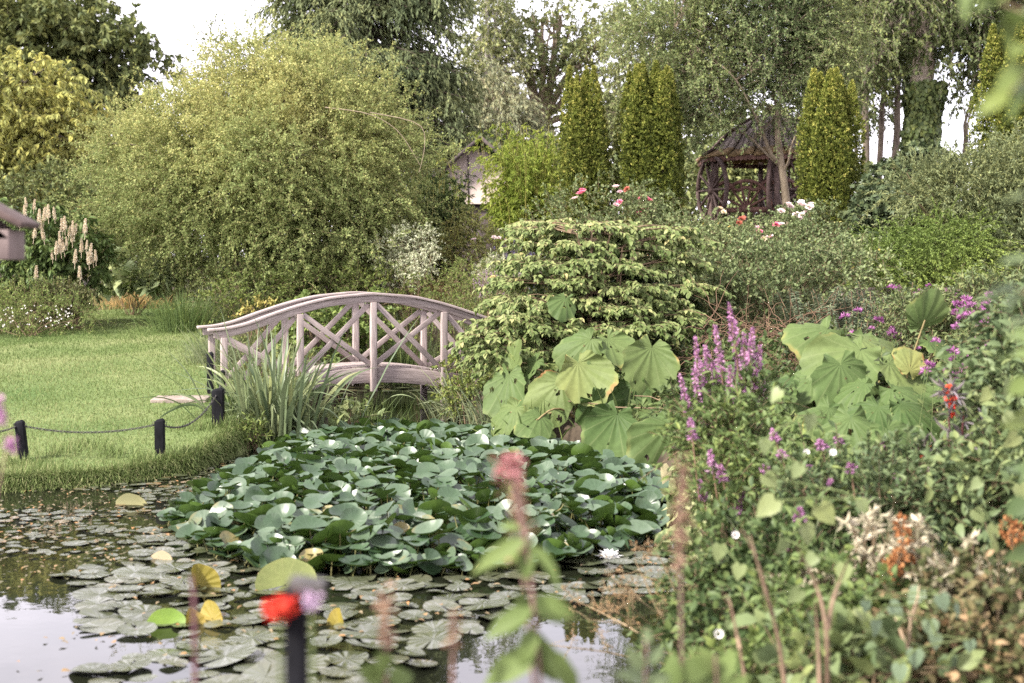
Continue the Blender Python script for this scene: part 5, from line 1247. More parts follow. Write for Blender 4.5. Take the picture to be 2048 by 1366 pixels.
shrub("ground_cover", "dark undergrowth filling the bank beneath the butterbur stalks", "perennials", (gx(1600, 12.2), 12.2), gr((1620, 830, 12.2, 180, 45), (1420, 830, 13.5, 120, 50), (1760, 800, 12, 120, 60), (1250, 800, 15.4, 120, 40), (1650, 720, 13.8, 120, 40), (1480, 740, 14.6, 100, 50), (1500, 920, 11, 90, 50), (1100, 810, 15.6, 80, 30)), SHRUBD, 304, 900, .3, .3, 12, .075, .035, tw=dict(inner=.2))
def twiggy():
    rng = np.random.default_rng(305); d = 16.4; x = gx(1510, d); t = thing("dead_twigs", "tangle of bare brown twigs below the sprawling rose", "twigs", (x, d, H(x, d)))
    n = 260; S0 = np.array([at(px, py, d + rng.normal(0, .4)) for px, py in zip(rng.uniform(1400, 1640, n), rng.uniform(640, 760, n))])
    P = arcs(rng, S0, rng.normal(size=(n, 3)) * np.array((1, .5, .7)), rng.uniform(.3, .9, n), rng.uniform(-.2, .6, n), 8, .25); g = G(); tubes(g, P, np.linspace(.006, .002, 8), 4, rng.random(n)); g.build("branches", plain("twig_red_brown", (.10, .06, .04), (.22, .14, .085), 8, .9), t)
twiggy()

# ------------------------------------------------------------------ pond edge plants
clump("iris_clump", "large iris clump with long sword leaves beside the bridge and the black post", "iris", 545, 860, 15.7, 340, 1.55, .038, leafmat("leaf_iris", greens((.125, .165, .085), .45), .25, .4, .7), 310, .32, .50, .95, 12, z=.02, dexp=1.0)
clump("iris_clump", "narrow iris fan leaning away at the foot of the bridge end post", "iris", 470, 850, 16.0, 50, .9, .034, REED, 311, .12, .4, 1.2, 10, z=.05)
clump("sedge", "arching sedge at the water by the last bridge post", "sedge", 925, 800, 17.6, 200, .75, .015, REEDG, 312, .18, .6, 1.0, z=.05)
clump("sedge", "sedge tuft between the bridge post and the ragged butterbur", "sedge", 985, 830, 16.4, 230, .65, .014, REEDG, 313, .25, .6, .9, z=.05)
clump("iris_clump", "short upright iris blades in front of the ragged butterbur", "iris", 1060, 870, 15.0, 110, .62, .026, REED, 314, .30, .5, .7, z=.0)
clump("iris_clump", "dark strap leaves leaning out between butterbur leaves", "iris", 1250, 840, 14.7, 70, .9, .030, REED, 315, .25, .8, .9, z=.05)
shrub("marginal_plant", "small broad leaved water plant standing between iris and lily leaves", "water plant", (gx(690, 15.9), 15.9), gr((690, 845, 15.9, 42, 24), (715, 830, 15.9, 22, 18), (660, 855, 15.9, 25, 15)), leafmat("leaf_plantain", greens((.17, .22, .10), .35), .3, .45, .35), 316, 26, .25, .3, 5, .17, .065, zoff=.4)
clump("grassy_tuft", "thin grass stalks growing in the water beside the iris", "grass clump", 720, 850, 16.1, 160, .6, .006, REED, 317, .30, .4, .5, z=0)
shrub("marginal_plant", "creeping green tangle at the bank under the right bridge end", "water plant", (gx(930, 17.3), 17.3), gr((930, 790, 17.4, 40, 26), (965, 770, 17.6, 30, 24), (905, 750, 18.2, 14, 26)), HERB, 318, 200, .25, .3, 12, .05, .03)
shrub("marginal_plant", "little leafy weed at the corner where the lawn meets the iris", "water plant", (gx(505, 14.9), 14.9), gr((500, 868, 14.9, 26, 16), (488, 855, 14.9, 12, 10)), HERB, 319, 50, .16, .2, 9, .075, .022)

shrub("hosta", "clump of pale yellowish hosta leaves at the water under the fading loosestrife", "hosta", (gx(1405, 10.4), 10.4), gr((1400, 1000, 10.4, 45, 26), (1420, 1060, 9.8, 45, 30), (1385, 960, 10.9, 35, 24), (1440, 1110, 9.2, 40, 26)), leafmat("leaf_hosta", [(.05, (.16, .20, .09)), (.5, (.28, .31, .16)), (.95, (.46, .40, .26))], .3, .45, .35), 320, 60, .22, .5, 5, .15, .10, HEART, lf=dict(droop=.5))

# ------------------------------------------------------------------ water lilies
LILY = leafmat("lily_leaf", [(.02, (.016, .036, .014)), (.45, (.034, .066, .030)), (.85, (.078, .115, .072)), (1.0, (.16, .14, .05))], .12, .38, .7, back=(.07, .125, .02), veins=13, bump=.04, vcol=(.13, .18, .13), vstr=.2)
LILYY = leafmat("lily_leaf_yellow", [(.02, (.09, .10, .025)), (.5, (.16, .14, .025)), (.95, (.22, .15, .03))], .15, .4, .3, back=(.22, .18, .03), veins=13, bump=.2, vcol=(.45, .38, .12), vstr=.25)
LILYP = leafmat("lily_pad_flat", [(.02, (.022, .030, .012)), (.3, (.040, .048, .022)), (.5, (.055, .065, .038)), (.8, (.075, .080, .05)), (.93, (.12, .09, .04)), (1., (.15, .085, .04))], 0.0, .16, 1.0, back=(.16, .12, .09), veins=13, bump=.14, vcol=(.16, .19, .16), vstr=.18)
STALK = plain("lily_stalk", (.09, .10, .03), (.17, .15, .06), 10, .6)

def pad_geo(g, rng, r=1.0, cup=.15, wave=.06, fold=0.0, nr=5, na=26, notch=.16, tint=.5, M=None, c=(0, 0, 0), stalk=0.0, oval=1.0, lip=0.0, mi=0):
    a = np.linspace(notch, 2 * math.pi - notch, na); rho = np.linspace(.03, 1, nr); A, Q = np.meshgrid(a, rho, indexing='ij')
    ph = rng.uniform(0, 6.28, 4); e = 1 + .025 * np.sin(3 * A + ph[0]) + .015 * np.sin(7 * A + ph[1])
    e = e * (1 - .10 * np.exp(-((np.minimum(A, 2 * math.pi - A) - notch) / .25) ** 2))
    X = np.cos(A) * Q * e; Y = np.sin(A) * Q * e * oval
    Z = cup * Q ** 2 + wave * Q ** 2 * (np.sin(2 * A + ph[2]) + .6 * np.sin(3 * A + ph[3])) + fold * np.abs(Y) ** 1.5 + lip * np.maximum(0, Q - .8) * 5 * Q
    V = np.stack([X, Y, Z], -1).reshape(-1, 3)
    i, j = np.meshgrid(np.arange(na - 1), np.arange(nr - 1), indexing='ij')
    F = np.stack([i * nr + j, i * nr + j + 1, (i + 1) * nr + j + 1, (i + 1) * nr + j], -1).reshape(-1, 4)[:, ::-1]
    tn = np.clip(tint + .10 * wav(rng, 4, 2.5)(V) + .10 * (Q.ravel() > .97), 0, 1)
    W = V * r
    if M is not None: W = W @ np.array(M).T
    g.add(W + np.asarray(c, float), F[:, ::-1], tn, V, mi)

def tilt(az, ang, spin):
    return np.array(Matrix.Rotation(az, 3, 'Z') @ Matrix.Rotation(ang, 3, 'X') @ Matrix.Rotation(spin - az, 3, 'Z'))

MOUND = np.array([(-2.45, 14.1), (-2.62, 12.3), (-2.6, 10.7), (-2.2, 9.7), (-1.5, 8.95), (-.6, 8.85), (.2, 9.05), (.8, 9.7), (1.2, 10.6), (1.42, 12), (1.05, 13.7), (.3, 15.1), (-.3, 16.1), (-1.4, 16.6), (-2.1, 16.0), (-2.4, 15.2)])
rng = np.random.default_rng(400)
def darts(rng, poly, n, dmin, tries=60000, ok=None):
    lo, hi = poly.min(0), poly.max(0); C = lo + rng.random((tries, 2)) * (hi - lo); C = C[poly_sd(C, poly) < 0]
    if ok is not None: C = C[ok(C)]
    grid = {}; out = []
    for p in C:
        k = (int(p[0] / dmin), int(p[1] / dmin)); bad = False
        for a in (-1, 0, 1):
            for b in (-1, 0, 1):
                for q in grid.get((k[0] + a, k[1] + b), ()):
                    if (q[0] - p[0]) ** 2 + (q[1] - p[1]) ** 2 < dmin * dmin: bad = True
        if not bad:
            grid.setdefault(k, []).append(p); out.append(p)
            if len(out) >= n: break
    return np.array(out)
vars_ = []
for i in range(14):
    g = G(); r_ = np.random.default_rng(500 + i)
    cup, wave, fold, lip = [(.20, .08, 0, 0), (.32, .06, 0, 0), (.12, .14, 0, 0), (.05, .07, .25, 0), (.30, .03, 0, 0), (.16, .08, 0, .03), (.30, .12, 0, 0), (.20, .06, .20, 0), (.26, .14, .15, 0), (.12, .10, .35, 0), (.22, .09, 0, .04), (.10, .05, 0, .05), (.28, .06, .1, 0), (.17, .12, 0, 0)][i]
    pad_geo(g, r_, 1.0, cup, wave, fold, 5, 30, r_.uniform(.10, .28), (.93 if i in (6,) else .78 if i in (3, 11) else r_.uniform(.05, .75)), oval=r_.uniform(.80, 1.0), lip=lip)
    m_ = [g.mesh("lily_leaf", LILY, smooth=True)]
    vars_.append((m_[0], (cup, wave, fold, lip)))
MP = darts(rng, MOUND, 2500, .083)
sdm = -poly_sd(MP, MOUND)
order = np.argsort(MP[:, 1]); MP, sdm = MP[order], sdm[order]
gs = G(); n_ind = 0
STK = G()
lab = "glossy grey green lily leaf standing in the dense raised raft, among many alike"
for i, ((x, y), s) in enumerate(zip(MP, sdm)):
    hmax = .06 + .12 * sstep(np.array(s), 0, .45) * (1 - .6 * sstep(np.array(y), 11.5, 16)); z = float(hmax) * rng.uniform(.35, 1.35) + .012
    ang = abs(rng.normal(0, .36)) + .05; az = rng.uniform(0, 6.28)
    if rng.random() < .22: az = rng.normal(0, .6); ang += .15          # many lean their upper face to the viewer
    if rng.random() < .20: az = math.pi + rng.normal(0, .6); ang += .25
    r = (.058 + .062 * rng.random() ** 1.2) * (1.0 if y > 10 else 1.1)
    M = tilt(az, min(ang, 1.25), rng.uniform(0, 6.28))
    me, pr = vars_[rng.integers(14)]
    if i < 295:
        o = link("lily_leaf", me, None, (x, y, z)); o.rotation_euler = Matrix(M).to_euler(); o.scale = (r, r, r * rng.uniform(.8, 1.3))
        tag(o, lab, "lily leaf", "raised grey green lily leaves", 'thing')
    else:
        pad_geo(gs, rng, r, *pr[:3], 4, 20, rng.uniform(.1, .28), rng.uniform(.25, .62), M, (x, y, z), lip=pr[3])
    b = np.array((x + rng.normal(0, .05), y + rng.normal(0, .05), -.05)); e = np.array((x, y, z))
    STK.add(np.zeros((0, 3)), np.zeros((0, 3), int)); tubes(STK, np.array([b, (b + e) / 2 + rng.normal(0, .01, 3), e]), np.array([.006, .005, .004]), 4, rng.random())
for (x, y), s in zip(MP, sdm):                      # a lower layer that closes the raft down to the water
    if s < .75 and rng.random() < .75:
        pr = vars_[rng.integers(14)][1]; az = rng.uniform(0, 6.28)
        pad_geo(gs, rng, rng.uniform(.06, .10), *pr[:3], 4, 18, rng.uniform(.1, .28), rng.uniform(.2, .6), tilt(az, abs(rng.normal(0, .4)), rng.uniform(0, 6.28)), (x + rng.normal(0, .04), y + rng.normal(0, .04), rng.uniform(.025, .09)), lip=pr[3])
tag(gs.build("lily_leaves", LILY, smooth=True), "far lily leaves packed across the back of the raised raft", "lily leaves", "raised grey green lily leaves", 'stuff')
tag(STK.build("lily_stalks", STALK), "crowd of thin stalks under the raised lily leaves", "lily stalks", kind='stuff')

# floating pads
FLOAT = np.array([(-5.2, 11.9), (-3.7, 12.35), (-3.05, 13.1), (-2.75, 14.2), (-2.2, 14.6), (-2.3, 10.2), (-1.4, 9.1), (.3, 9.2), (1.0, 10.0), (1.5, 10.9), (1.45, 9.9), (1.32, 8.6), (.2, 8.2), (-.15, 7.7), (-.45, 6.9), (-.8, 6.5), (-1.9, 6.5), (-2.3, 7.3), (-2.45, 8.3), (-3.0, 9.0), (-4.4, 9.6), (-5.4, 10)])
fw = wav(np.random.default_rng(9), 7, 1.6)
def dens(C):
    v = fw(np.c_[C, C[:, 0] * 0]); lft = sstep(-C[:, 0], 2.3, 4.2)
    return v > (-.28 + .62 * lft)
FP = np.concatenate([darts(rng, FLOAT, 900, .165, 60000, lambda C: dens(C) & (C[:, 1] < 9.3)), darts(rng, FLOAT, 900, .112, 60000, lambda C: dens(C) & (C[:, 1] >= 9.3))])
big = FP[:, 1] < 10.2
fvars = []
for i in range(10):
    g = G(); r_ = np.random.default_rng(600 + i)
    pad_geo(g, r_, 1.0, r_.uniform(-.05, .07), r_.uniform(.01, .07), 0, 5, 30, r_.uniform(.06, .22), r_.choice([.25, .35, .45, .5, .62]), oval=r_.uniform(.88, 1.0), lip=r_.choice([0, 0, .02, .05]))
    fvars.append(g.mesh("lily_pad", LILYP, smooth=True))
FP = FP[np.argsort(FP[:, 1])]
gs = G(); placed = []
for i, (x, y) in enumerate(FP):
    r = rng.uniform(.08, .165) if y < 9.3 else rng.uniform(.05, .11)
    if x < -2.6: r *= rng.uniform(.45, .9)
    if i % 4 == 0: r *= rng.uniform(.4, .75)
    z = .006 + .010 * rng.random() + (i % 5) * .0022
    if i < 270:
        o = link("lily_pad", fvars[rng.integers(10)], None, (x, y, z), (rng.normal(0, .06), rng.normal(0, .06), rng.uniform(0, 6.28)), (r, r * rng.uniform(.78, 1), r))
        tag(o, "flat pale lily pad floating on open water around the raised raft", "lily pad", "flat floating lily pads", 'thing')
    else:
        pad_geo(gs, rng, r, rng.uniform(-.02, .03), .02, 0, 4, 18, rng.uniform(.06, .2), rng.choice([.25, .35, .5, .62, .9]), tilt(rng.uniform(0, 6.28), abs(rng.normal(0, .04)), rng.uniform(0, 6.28)), (x, y, z))
# pads beyond the bridge
P2 = darts(rng, np.array([(-3.1, 21.4), (-3.4, 23.2), (-3.8, 25), (-1.0, 25.2), (-.6, 22.6), (-.9, 21.2)]), 150, .15)
for x, y in P2: pad_geo(gs, rng, rng.uniform(.07, .13), .02, .03, 0, 4, 16, .15, rng.choice([.4, .55, .8]), None, (x, y, .01 + rng.random() * .02))
P3 = darts(rng, np.array([(-2.6, 15), (-2.2, 16.6), (-1.5, 17.0), (-1.2, 16.6), (-2.3, 14.8)]), 60, .13)
for x, y in P3: pad_geo(gs, rng, rng.uniform(.05, .10), .02, .03, 0, 4, 16, .15, rng.choice([.4, .8, .95]), None, (x, y, .01 + rng.random() * .02))
tag(gs.build("lily_pads", LILYP, smooth=True), "far small lily pads scattered over the water by the lawn and beyond the bridge", "lily pads", "flat floating lily pads", 'stuff')
# drifting bits of leaf
g = G(); C = scatter_in(rng, np.array([(-5.5, 11.9), (-3.7, 12.4), (-2.8, 14.2), (-2.3, 13), (-2.5, 9), (-3.2, 8.4), (-5.5, 9.2)]), 1500)
leafset(g, np.c_[C, rng.uniform(.008, .02, len(C))], np.c_[rng.normal(size=(len(C), 2)), np.zeros(len(C))], np.array((0, 0, 1.)) + rng.normal(size=(len(C), 3)) * .12, rng.uniform(.015, .055, len(C)), rng.uniform(.012, .035, len(C)), OV, rng.random(len(C)))
C = scatter_in(rng, np.array([(-2.4, 9.2), (1.3, 10.4), (1.2, 8.2), (-.2, 7.6), (-2.5, 6.6)]), 260)
leafset(g, np.c_[C, rng.uniform(.014, .03, len(C))], np.c_[rng.normal(size=(len(C), 2)), np.zeros(len(C))], np.array((0, 0, 1.)) + rng.normal(size=(len(C), 3)) * .2, rng.uniform(.02, .06, len(C)), rng.uniform(.015, .035, len(C)), OV, .5 + .5 * rng.random(len(C)))
tag(g.build("fallen_leaves", leafmat("drift_leaf", [(.02, (.06, .065, .035)), (.4, (.12, .11, .07)), (.75, (.18, .14, .08)), (1., (.24, .13, .05))], .1, .5, .4)), "drifting bits of fallen leaf on the water", "fallen leaves", kind='stuff')

def odd_leaf(name, label, px, py, d, rpx, nrm, roll, mat, seed, cup=.2, fold=.2, oval=.8, tint=.5, z=None):
    rng = np.random.default_rng(seed); c = at(px, py, d)
    n = unit(np.asarray(nrm, float)); y = np.asarray(roll, float); y = unit(y - n * (y @ n)); x = np.cross(y, n)
    M = np.stack([-y, x, n], 1); g = G(); t = thing(name, label, "lily leaf", (c[0], c[1], 0))
    pad_geo(g, rng, rpx * d / FPX, cup, .05, fold, 6, 34, .14, tint, M, c, oval=oval); g.build("leaf_blade", mat, t, smooth=True)
    gs = G(); tubes(gs, np.array([(c[0], c[1] + .02, -.1), (c[0], c[1] + .01, c[2] * .5), c]), np.array([.008, .007, .006]), 5); gs.build("stalk", STALK, t)
odd_leaf("lily_leaf", "round bright green lily leaf standing alone near the sky reflection", 330, 1252, 7.7, 42, U3(.1, -.9, .5), U3(.6, 0, .4), leafmat("lily_fresh", greens((.115, .20, .03), .3), .35, .4, .4, veins=13, vcol=(.2, .3, .08), vstr=.3), 701, .1, 0, .82)
odd_leaf("lily_leaf", "mustard yellow lily leaf leaning beside the round green one", 425, 1238, 7.8, 46, U3(-.6, -.7, .5), U3(-.7, 0, .6), LILYY, 702, .1, .1, .62)
odd_leaf("lily_leaf", "narrow folded yellow lily leaf tucked behind the round green one", 378, 1258, 7.7, 42, U3(.8, -.6, .2), U3(.3, 0, .9), LILYY, 703, .1, .9, .6)
odd_leaf("lily_leaf", "folded olive yellow lily leaf upright at the edge of the raft", 398, 1170, 8.6, 44, U3(.7, -.7, .2), U3(-.1, 0, 1), LILYY, 704, .1, 1.0, .7)
odd_leaf("lily_leaf", "pointed golden lily leaf upright right of the red flower post", 678, 1255, 7.7, 40, U3(-.5, -.85, .2), U3(-.2, 0, 1), LILYY, 705, .1, .5, .55)
odd_leaf("lily_leaf", "large dull olive lily leaf leaning up behind the red flower", 570, 1170, 8.5, 66, U3(.2, -.9, .5), U3(.8, 0, .4), leafmat("lily_olive", greens((.15, .18, .06), .3), .3, .4, .4, veins=13, vcol=(.3, .3, .12), vstr=.3), 706, .12, 0, .8)
odd_leaf("lily_leaf", "pale curled dying lily leaf lying near the lawn corner", 262, 1015, 11.5, 34, U3(.1, -.5, .85), U3(1, 0, .1), leafmat("lily_pale", greens((.20, .21, .11), .2), .2, .5, .3), 707, .1, 1.6, .5)
odd_leaf("lily_leaf", "cream yellow shrivelled lily leaf at the left tip of the raft", 318, 1130, 9.4, 32, U3(-.2, -.5, .85), U3(1, -.4, 0), leafmat("lily_cream", greens((.26, .23, .15), .2), .2, .5, .3), 708, .1, .8, .7)
odd_leaf("lily_leaf", "white undersided lily leaf tipped up in front of the raft", 1120, 1110, 9.5, 34, U3(-.1, -.95, .3), U3(.1, 0, -1), leafmat("lily_white", greens((.42, .46, .40), .2), .2, .4, .4), 709, .05, .3, .75)

def lily_flower(label, px, py, d, s, pinkish=0.0):
    rng = np.random.default_rng(int(px)); c = at(px, py, d); t = thing("water_lily_flower", label, "lily flower", (c[0], c[1], 0), "lily flowers on the pond")
    g = G()
    for ring, (n, el, L) in enumerate(((8, .5, 1.0), (8, .9, .95), (6, 1.25, .8))):
        a = np.arange(n) * 6.283 / n + ring * .4; o = np.c_[np.cos(a) * math.cos(el), np.sin(a) * math.cos(el), np.full(n, math.sin(el))]
        leafset(g, c + o * .008 * s, o, np.c_[-o[:, :2], np.full(n, .6)], .062 * L * s, .030 * s, OV, np.clip(rng.normal(.7 - ring * .1, .1, n), 0, 1))
    g.build("petals", leafmat("lily_petal", [(.05, (.60, .46, .44)), (.5, (.78, .70, .66)), (.95, (.88, .84, .80))], .35, .5, .3), t)
    g = G(); o = rsph(rng, 30); o[:, 2] = np.abs(o[:, 2]); leafset(g, c + np.array((0, 0, .012 * s)) + o * .004, o, rsph(rng, 30), .022 * s, .005, RH); g.build("stamens", leafmat("stamen", greens((.6, .38, .06), .2), .2, .6, .2), t)
    g = G(); tubes(g, np.array([(c[0], c[1], -.05), c]), np.array([.006, .006]), 5); g.build("stalk", STALK, t)
lily_flower("open cream white water lily flower in front of the raft", 1218, 1122, 9.4, 1.5)
lily_flower("half open pinkish lily bud beside the golden pointed leaf", 720, 1312, 7.3, .8)
lily_flower("small white lily bud low in the gap between flat pads", 478, 1282, 7.5, .7)
lily_flower("tiny white lily flower beside the brown foreground stem", 792, 1228, 8.1, .8)
lily_flower("distant white lily flower under the bridge arch", 775, 768, 22.5, 1.3)

# ------------------------------------------------------------------ right bank, near planting
NEARG = leafmat("leaf_near_green", greens((.095, .14, .05), .55), .35, .45, .35)
NEARB = leafmat("leaf_near_blue", greens((.10, .14, .065), .55), .3, .45, .4)
NEARD = leafmat("leaf_near_dark", greens((.065, .10, .038), .55), .3, .45, .4)
CREAM = leafmat("leaf_cream", [(.05, (.17, .17, .11)), (.5, (.32, .30, .215)), (.95, (.48, .45, .35))], .3, .5, .3)
SPIKE = leafmat("petal_purple", [(.05, (.20, .085, .18)), (.5, (.31, .16, .29)), (.95, (.46, .31, .42))], .35, .6, .2)
PEACH = plain("stem_orange_brown", (.15, .10, .065), (.29, .20, .135), 9, .8)
def loosestrife(label, stems, d, seed, group="purple loosestrife on the bank", leaf=NEARG):
    rng = np.random.default_rng(seed); cx = np.mean([s[0] for s in stems]); x = gx(cx, d); z0 = H(x + .0, d); t = thing("purple_loosestrife", label, "loosestrife", (x, d, z0), group)
    P = []
    for px, pyt, pyb, lean in stems:
        dd = d + rng.normal(0, .12); e = at(px, pyt, dd); m = at(px + lean, pyb, dd); b = m + (m - e) * 1.0; k = (m[2] - z0) / max(m[2] - b[2], .05); b = m + (b - m) * max(k, .3)
        s = np.linspace(0, 1, 9)[:, None]; Q = np.where(s < .6, b + (m - b) * s / .6, m + (e - m) * (s - .6) / .4); P.append(Q)
        L = np.linalg.norm(e - m); n = int(80 + 430 * L); f = rng.random(n); keep = np.sin(f * 22 + rng.uniform(0, 6)) > -2.0; f = f[keep]; n = len(f)
        c = m + (e - m) * f[:, None]; o = rsph(rng, n); o[:, 2] *= .5; g = G()
        leafset(g, c + o * (.015 * (1.1 - f))[:, None], unit(o), rsph(rng, n), rng.uniform(.014, .026, n) * (1.2 - f * .6), .012, OV, np.clip(rng.normal(.5, .22, n), 0, 1)); g.build("flower_spike", SPIKE, t)
    P = np.array(P); g = G(); tubes(g, P, np.linspace(.005, .002, 9), 5); g.build("stems", plain("stem_reddish", (.16, .09, .06), (.27, .17, .11), 9, .8), t)
    g = G(); leaves_on(g, rng, P[:, :7], 46, .075, .019, OV, spread=1.0, fwd=.3, upb=.9, t0=.1, jitter=.02); g.build("leaves", leaf, t)
loosestrife("tall purple loosestrife with many spikes rising in front of the butterbur", [(1458, 605, 680, 10), (1430, 650, 740, 12), (1390, 672, 790, 10), (1470, 640, 720, 5), (1505, 655, 720, -4), (1488, 665, 730, 2), (1440, 700, 780, 10), (1360, 750, 830, 18), (1385, 735, 850, 22), (1395, 770, 820, 15), (1418, 780, 840, 12), (1460, 730, 800, 2), (1480, 740, 790, 4), (1512, 735, 780, -6), (1530, 760, 800, -8), (1440, 800, 850, 4), (1380, 830, 880, 20), (1400, 720, 770, 8), (1410, 840, 880, 10), (1475, 700, 760, 3), (1450, 760, 830, 4), (1425, 720, 790, 8), (1375, 790, 860, 16), (1498, 700, 760, -2), (1520, 690, 740, -5), (1465, 790, 850, 3), (1410, 690, 740, 9)], 8.3, 801)
loosestrife("loosestrife with short fading spikes leaning over the lily pads", [(1440, 930, 960, 6), (1485, 980, 1040, -14), (1380, 835, 880, 5), (1470, 1060, 1090, 4), (1420, 900, 940, 6), (1400, 960, 1000, 8)], 7.2, 802)
loosestrife("loosestrife with two pink purple spikes before the broad green leaves", [(1765, 880, 940, 3), (1748, 905, 950, 4), (1718, 915, 930, 2), (1712, 940, 952, 2), (1675, 870, 885, 2), (1760, 1040, 1060, 0)], 7.6, 803)
loosestrife("single short loosestrife spike above the brown woody stems", [(1585, 1080, 1110, -4), (1600, 1015, 1040, 0)], 6.2, 804)

loosestrife("slender loosestrife stems mostly in bud among the cream leaved shrub's taller neighbours", [(1560, 900, 915, 4), (1620, 930, 945, -3), (1660, 960, 972, 5), (1700, 925, 940, 2), (1735, 990, 1000, -4), (1790, 950, 962, 3), (1830, 975, 985, 2), (1585, 985, 1000, -6), (1545, 860, 880, 6), (1640, 880, 893, 3), (1860, 940, 950, -3), (1525, 930, 945, 8)], 7.1, 805)
shrub("leafy_perennials", "fresh green leafy stand under the loosestrife spikes", "perennials", (gx(1480, 7.9), 7.9), gr((1470, 900, 7.9, 90, 80), (1540, 960, 7.6, 90, 70), (1440, 1000, 7.4, 60, 60), (1410, 860, 8.3, 50, 70), (1500, 820, 8.3, 50, 60)), NEARG, 810, 430, .26, .3, 13, .06, .022, tw=dict(inner=.1, up=.5, lump=.3))
shrub("leafy_perennials", "blue green leafy drift behind the cream leaved shrub", "perennials", (gx(1720, 7.4), 7.4), gr((1700, 980, 7.3, 100, 50), (1800, 960, 7.5, 90, 50), (1620, 1010, 7.0, 80, 55), (1880, 1010, 7.0, 90, 60), (1790, 1020, 6.8, 90, 50)), NEARB, 811, 430, .25, .3, 13, .055, .024, tw=dict(inner=.1, up=.4))
shrub("leafy_perennials", "tall grey green foliage crowding the frame edge beside the lobelia", "perennials", (gx(2020, 7.2), 7.2), gr((2030, 800, 7.6, 70, 110), (2040, 950, 7.0, 80, 100), (2005, 880, 7.6, 45, 80), (2060, 680, 8.2, 60, 80), (1980, 1000, 6.8, 80, 60)), NEARB, 812, 700, .28, .35, 13, .075, .034, tw=dict(inner=.1, up=.4, lump=.3))
shrub("leafy_perennials", "dark green leafy mass along the water's edge low on the bank", "perennials", (gx(1470, 6.6), 6.6), gr((1480, 1110, 6.6, 90, 70), (1560, 1150, 6.3, 90, 70), (1430, 1200, 6.3, 70, 60), (1500, 1260, 5.9, 90, 60), (1600, 1080, 6.7, 80, 50), (1400, 1300, 5.9, 60, 50)), NEARD, 813, 480, .24, .35, 13, .055, .030, tw=dict(inner=.1, lump=.3))
shrub("leafy_perennials", "small leaved green mound between the woody stems", "perennials", (gx(1650, 5.8), 5.8), gr((1640, 1200, 5.9, 90, 70), (1720, 1260, 5.6, 100, 60), (1580, 1290, 5.5, 90, 60), (1800, 1240, 5.6, 80, 60), (1690, 1340, 5.2, 110, 50), (1500, 1350, 5.3, 90, 40)), NEARG, 814, 460, .22, .3, 13, .05, .030, tw=dict(inner=.1, lump=.3))
shrub("leafy_perennials", "dim undergrowth with dry brown leaves in the bottom corner", "perennials", (gx(1930, 5.4), 5.4), gr((1900, 1230, 5.5, 100, 70), (2000, 1250, 5.3, 90, 90), (1850, 1320, 5.1, 100, 60), (1980, 1340, 5.0, 100, 60)), leafmat("leaf_brown_green", [(.05, (.03, .04, .018)), (.55, (.075, .09, .038)), (.8, (.22, .16, .09)), (1., (.34, .24, .14))], .25, .5, .3), 815, 620, .22, .3, 13, .045, .03, tw=dict(inner=.1))
clump("grass_clump", "thin grass blades rising through the planting beside the forked woody stem", "grass clump", 1600, 1150, 6.4, 110, .75, .009, REEDG, 816, .22, .45, .7)
clump("grass_clump", "pale arching grass blades beneath the lobelia stems", "grass clump", 1850, 1000, 7.0, 130, .70, .010, REEDG, 817, .25, .5, .9)
clump("grass_clump", "loose upright grass under the short fading loosestrife", "grass clump", 1460, 1100, 6.9, 110, .70, .009, REED, 818, .2, .45, .7)
shrub("leafy_perennials", "broad leaved plant low at the bottom edge between the woody stems", "perennials", (gx(1720, 4.9), 4.9), gr((1700, 1330, 4.9, 90, 40), (1600, 1340, 4.9, 60, 36), (1820, 1340, 4.8, 60, 40)), NEARB, 819, 60, .25, .4, 7, .10, .065, tw=dict(inner=.1))
def cream(label, px, py, d, sx, sy, n, seed):
    rng = np.random.default_rng(seed); x = gx(px, d); z0 = H(x, d); t = thing("variegated_shrub", label, "shrub", (x, d, z0), "cream leaved shrubs"); c0 = at(px, py, d); k = d / FPX
    E = c0 + np.c_[rng.normal(0, sx * k, n), rng.normal(0, .12, n), rng.normal(0, sy * k, n)]; b = np.array((x, d + .1, z0))
    P = b + (E - b)[:, None] * np.linspace(0, 1, 7)[None, :, None]; P[:, 1:-1] += rng.normal(0, .015, (n, 5, 3)); g = G(); tubes(g, P, np.linspace(.006, .003, 7), 5); g.build("stems", TWIG, t)
    m = 17; T = unit(P[:, -1] - P[:, -2] + rng.normal(0, .15, (n, 3))); o = rsph(rng, n * m); Tm = np.repeat(T, m, 0)
    f = np.tile(np.linspace(0, 1, m), n); D = unit(Tm * (.15 + 1.0 * f[:, None]) + o * (1.05 - .65 * f[:, None]))
    g = G(); leafset(g, np.repeat(P[:, -1], m, 0) - Tm * (.065 * (1 - f))[:, None], D, Tm + o * .2, rng.uniform(.035, .055, n * m), .016, OV, np.clip(.25 + .45 * f + rng.normal(0, .16, n * m), 0, 1)); g.build("foliage", CREAM, t)
cream("cream leaved shrub with upright rosettes beside the rusty dead flowers", 1765, 1110, 5.9, 42, 50, 60, 821)
cream("cream leaved shrub sprawling along the dark hollow near the frame edge", 1945, 1165, 5.5, 60, 26, 55, 822)
cream("small cream leaved sprig just right of the rusty dead flowers", 1860, 1130, 5.8, 26, 30, 26, 823)
cream("pale cream sprigs low by the forked woody stem", 1670, 1170, 5.9, 40, 16, 18, 824)
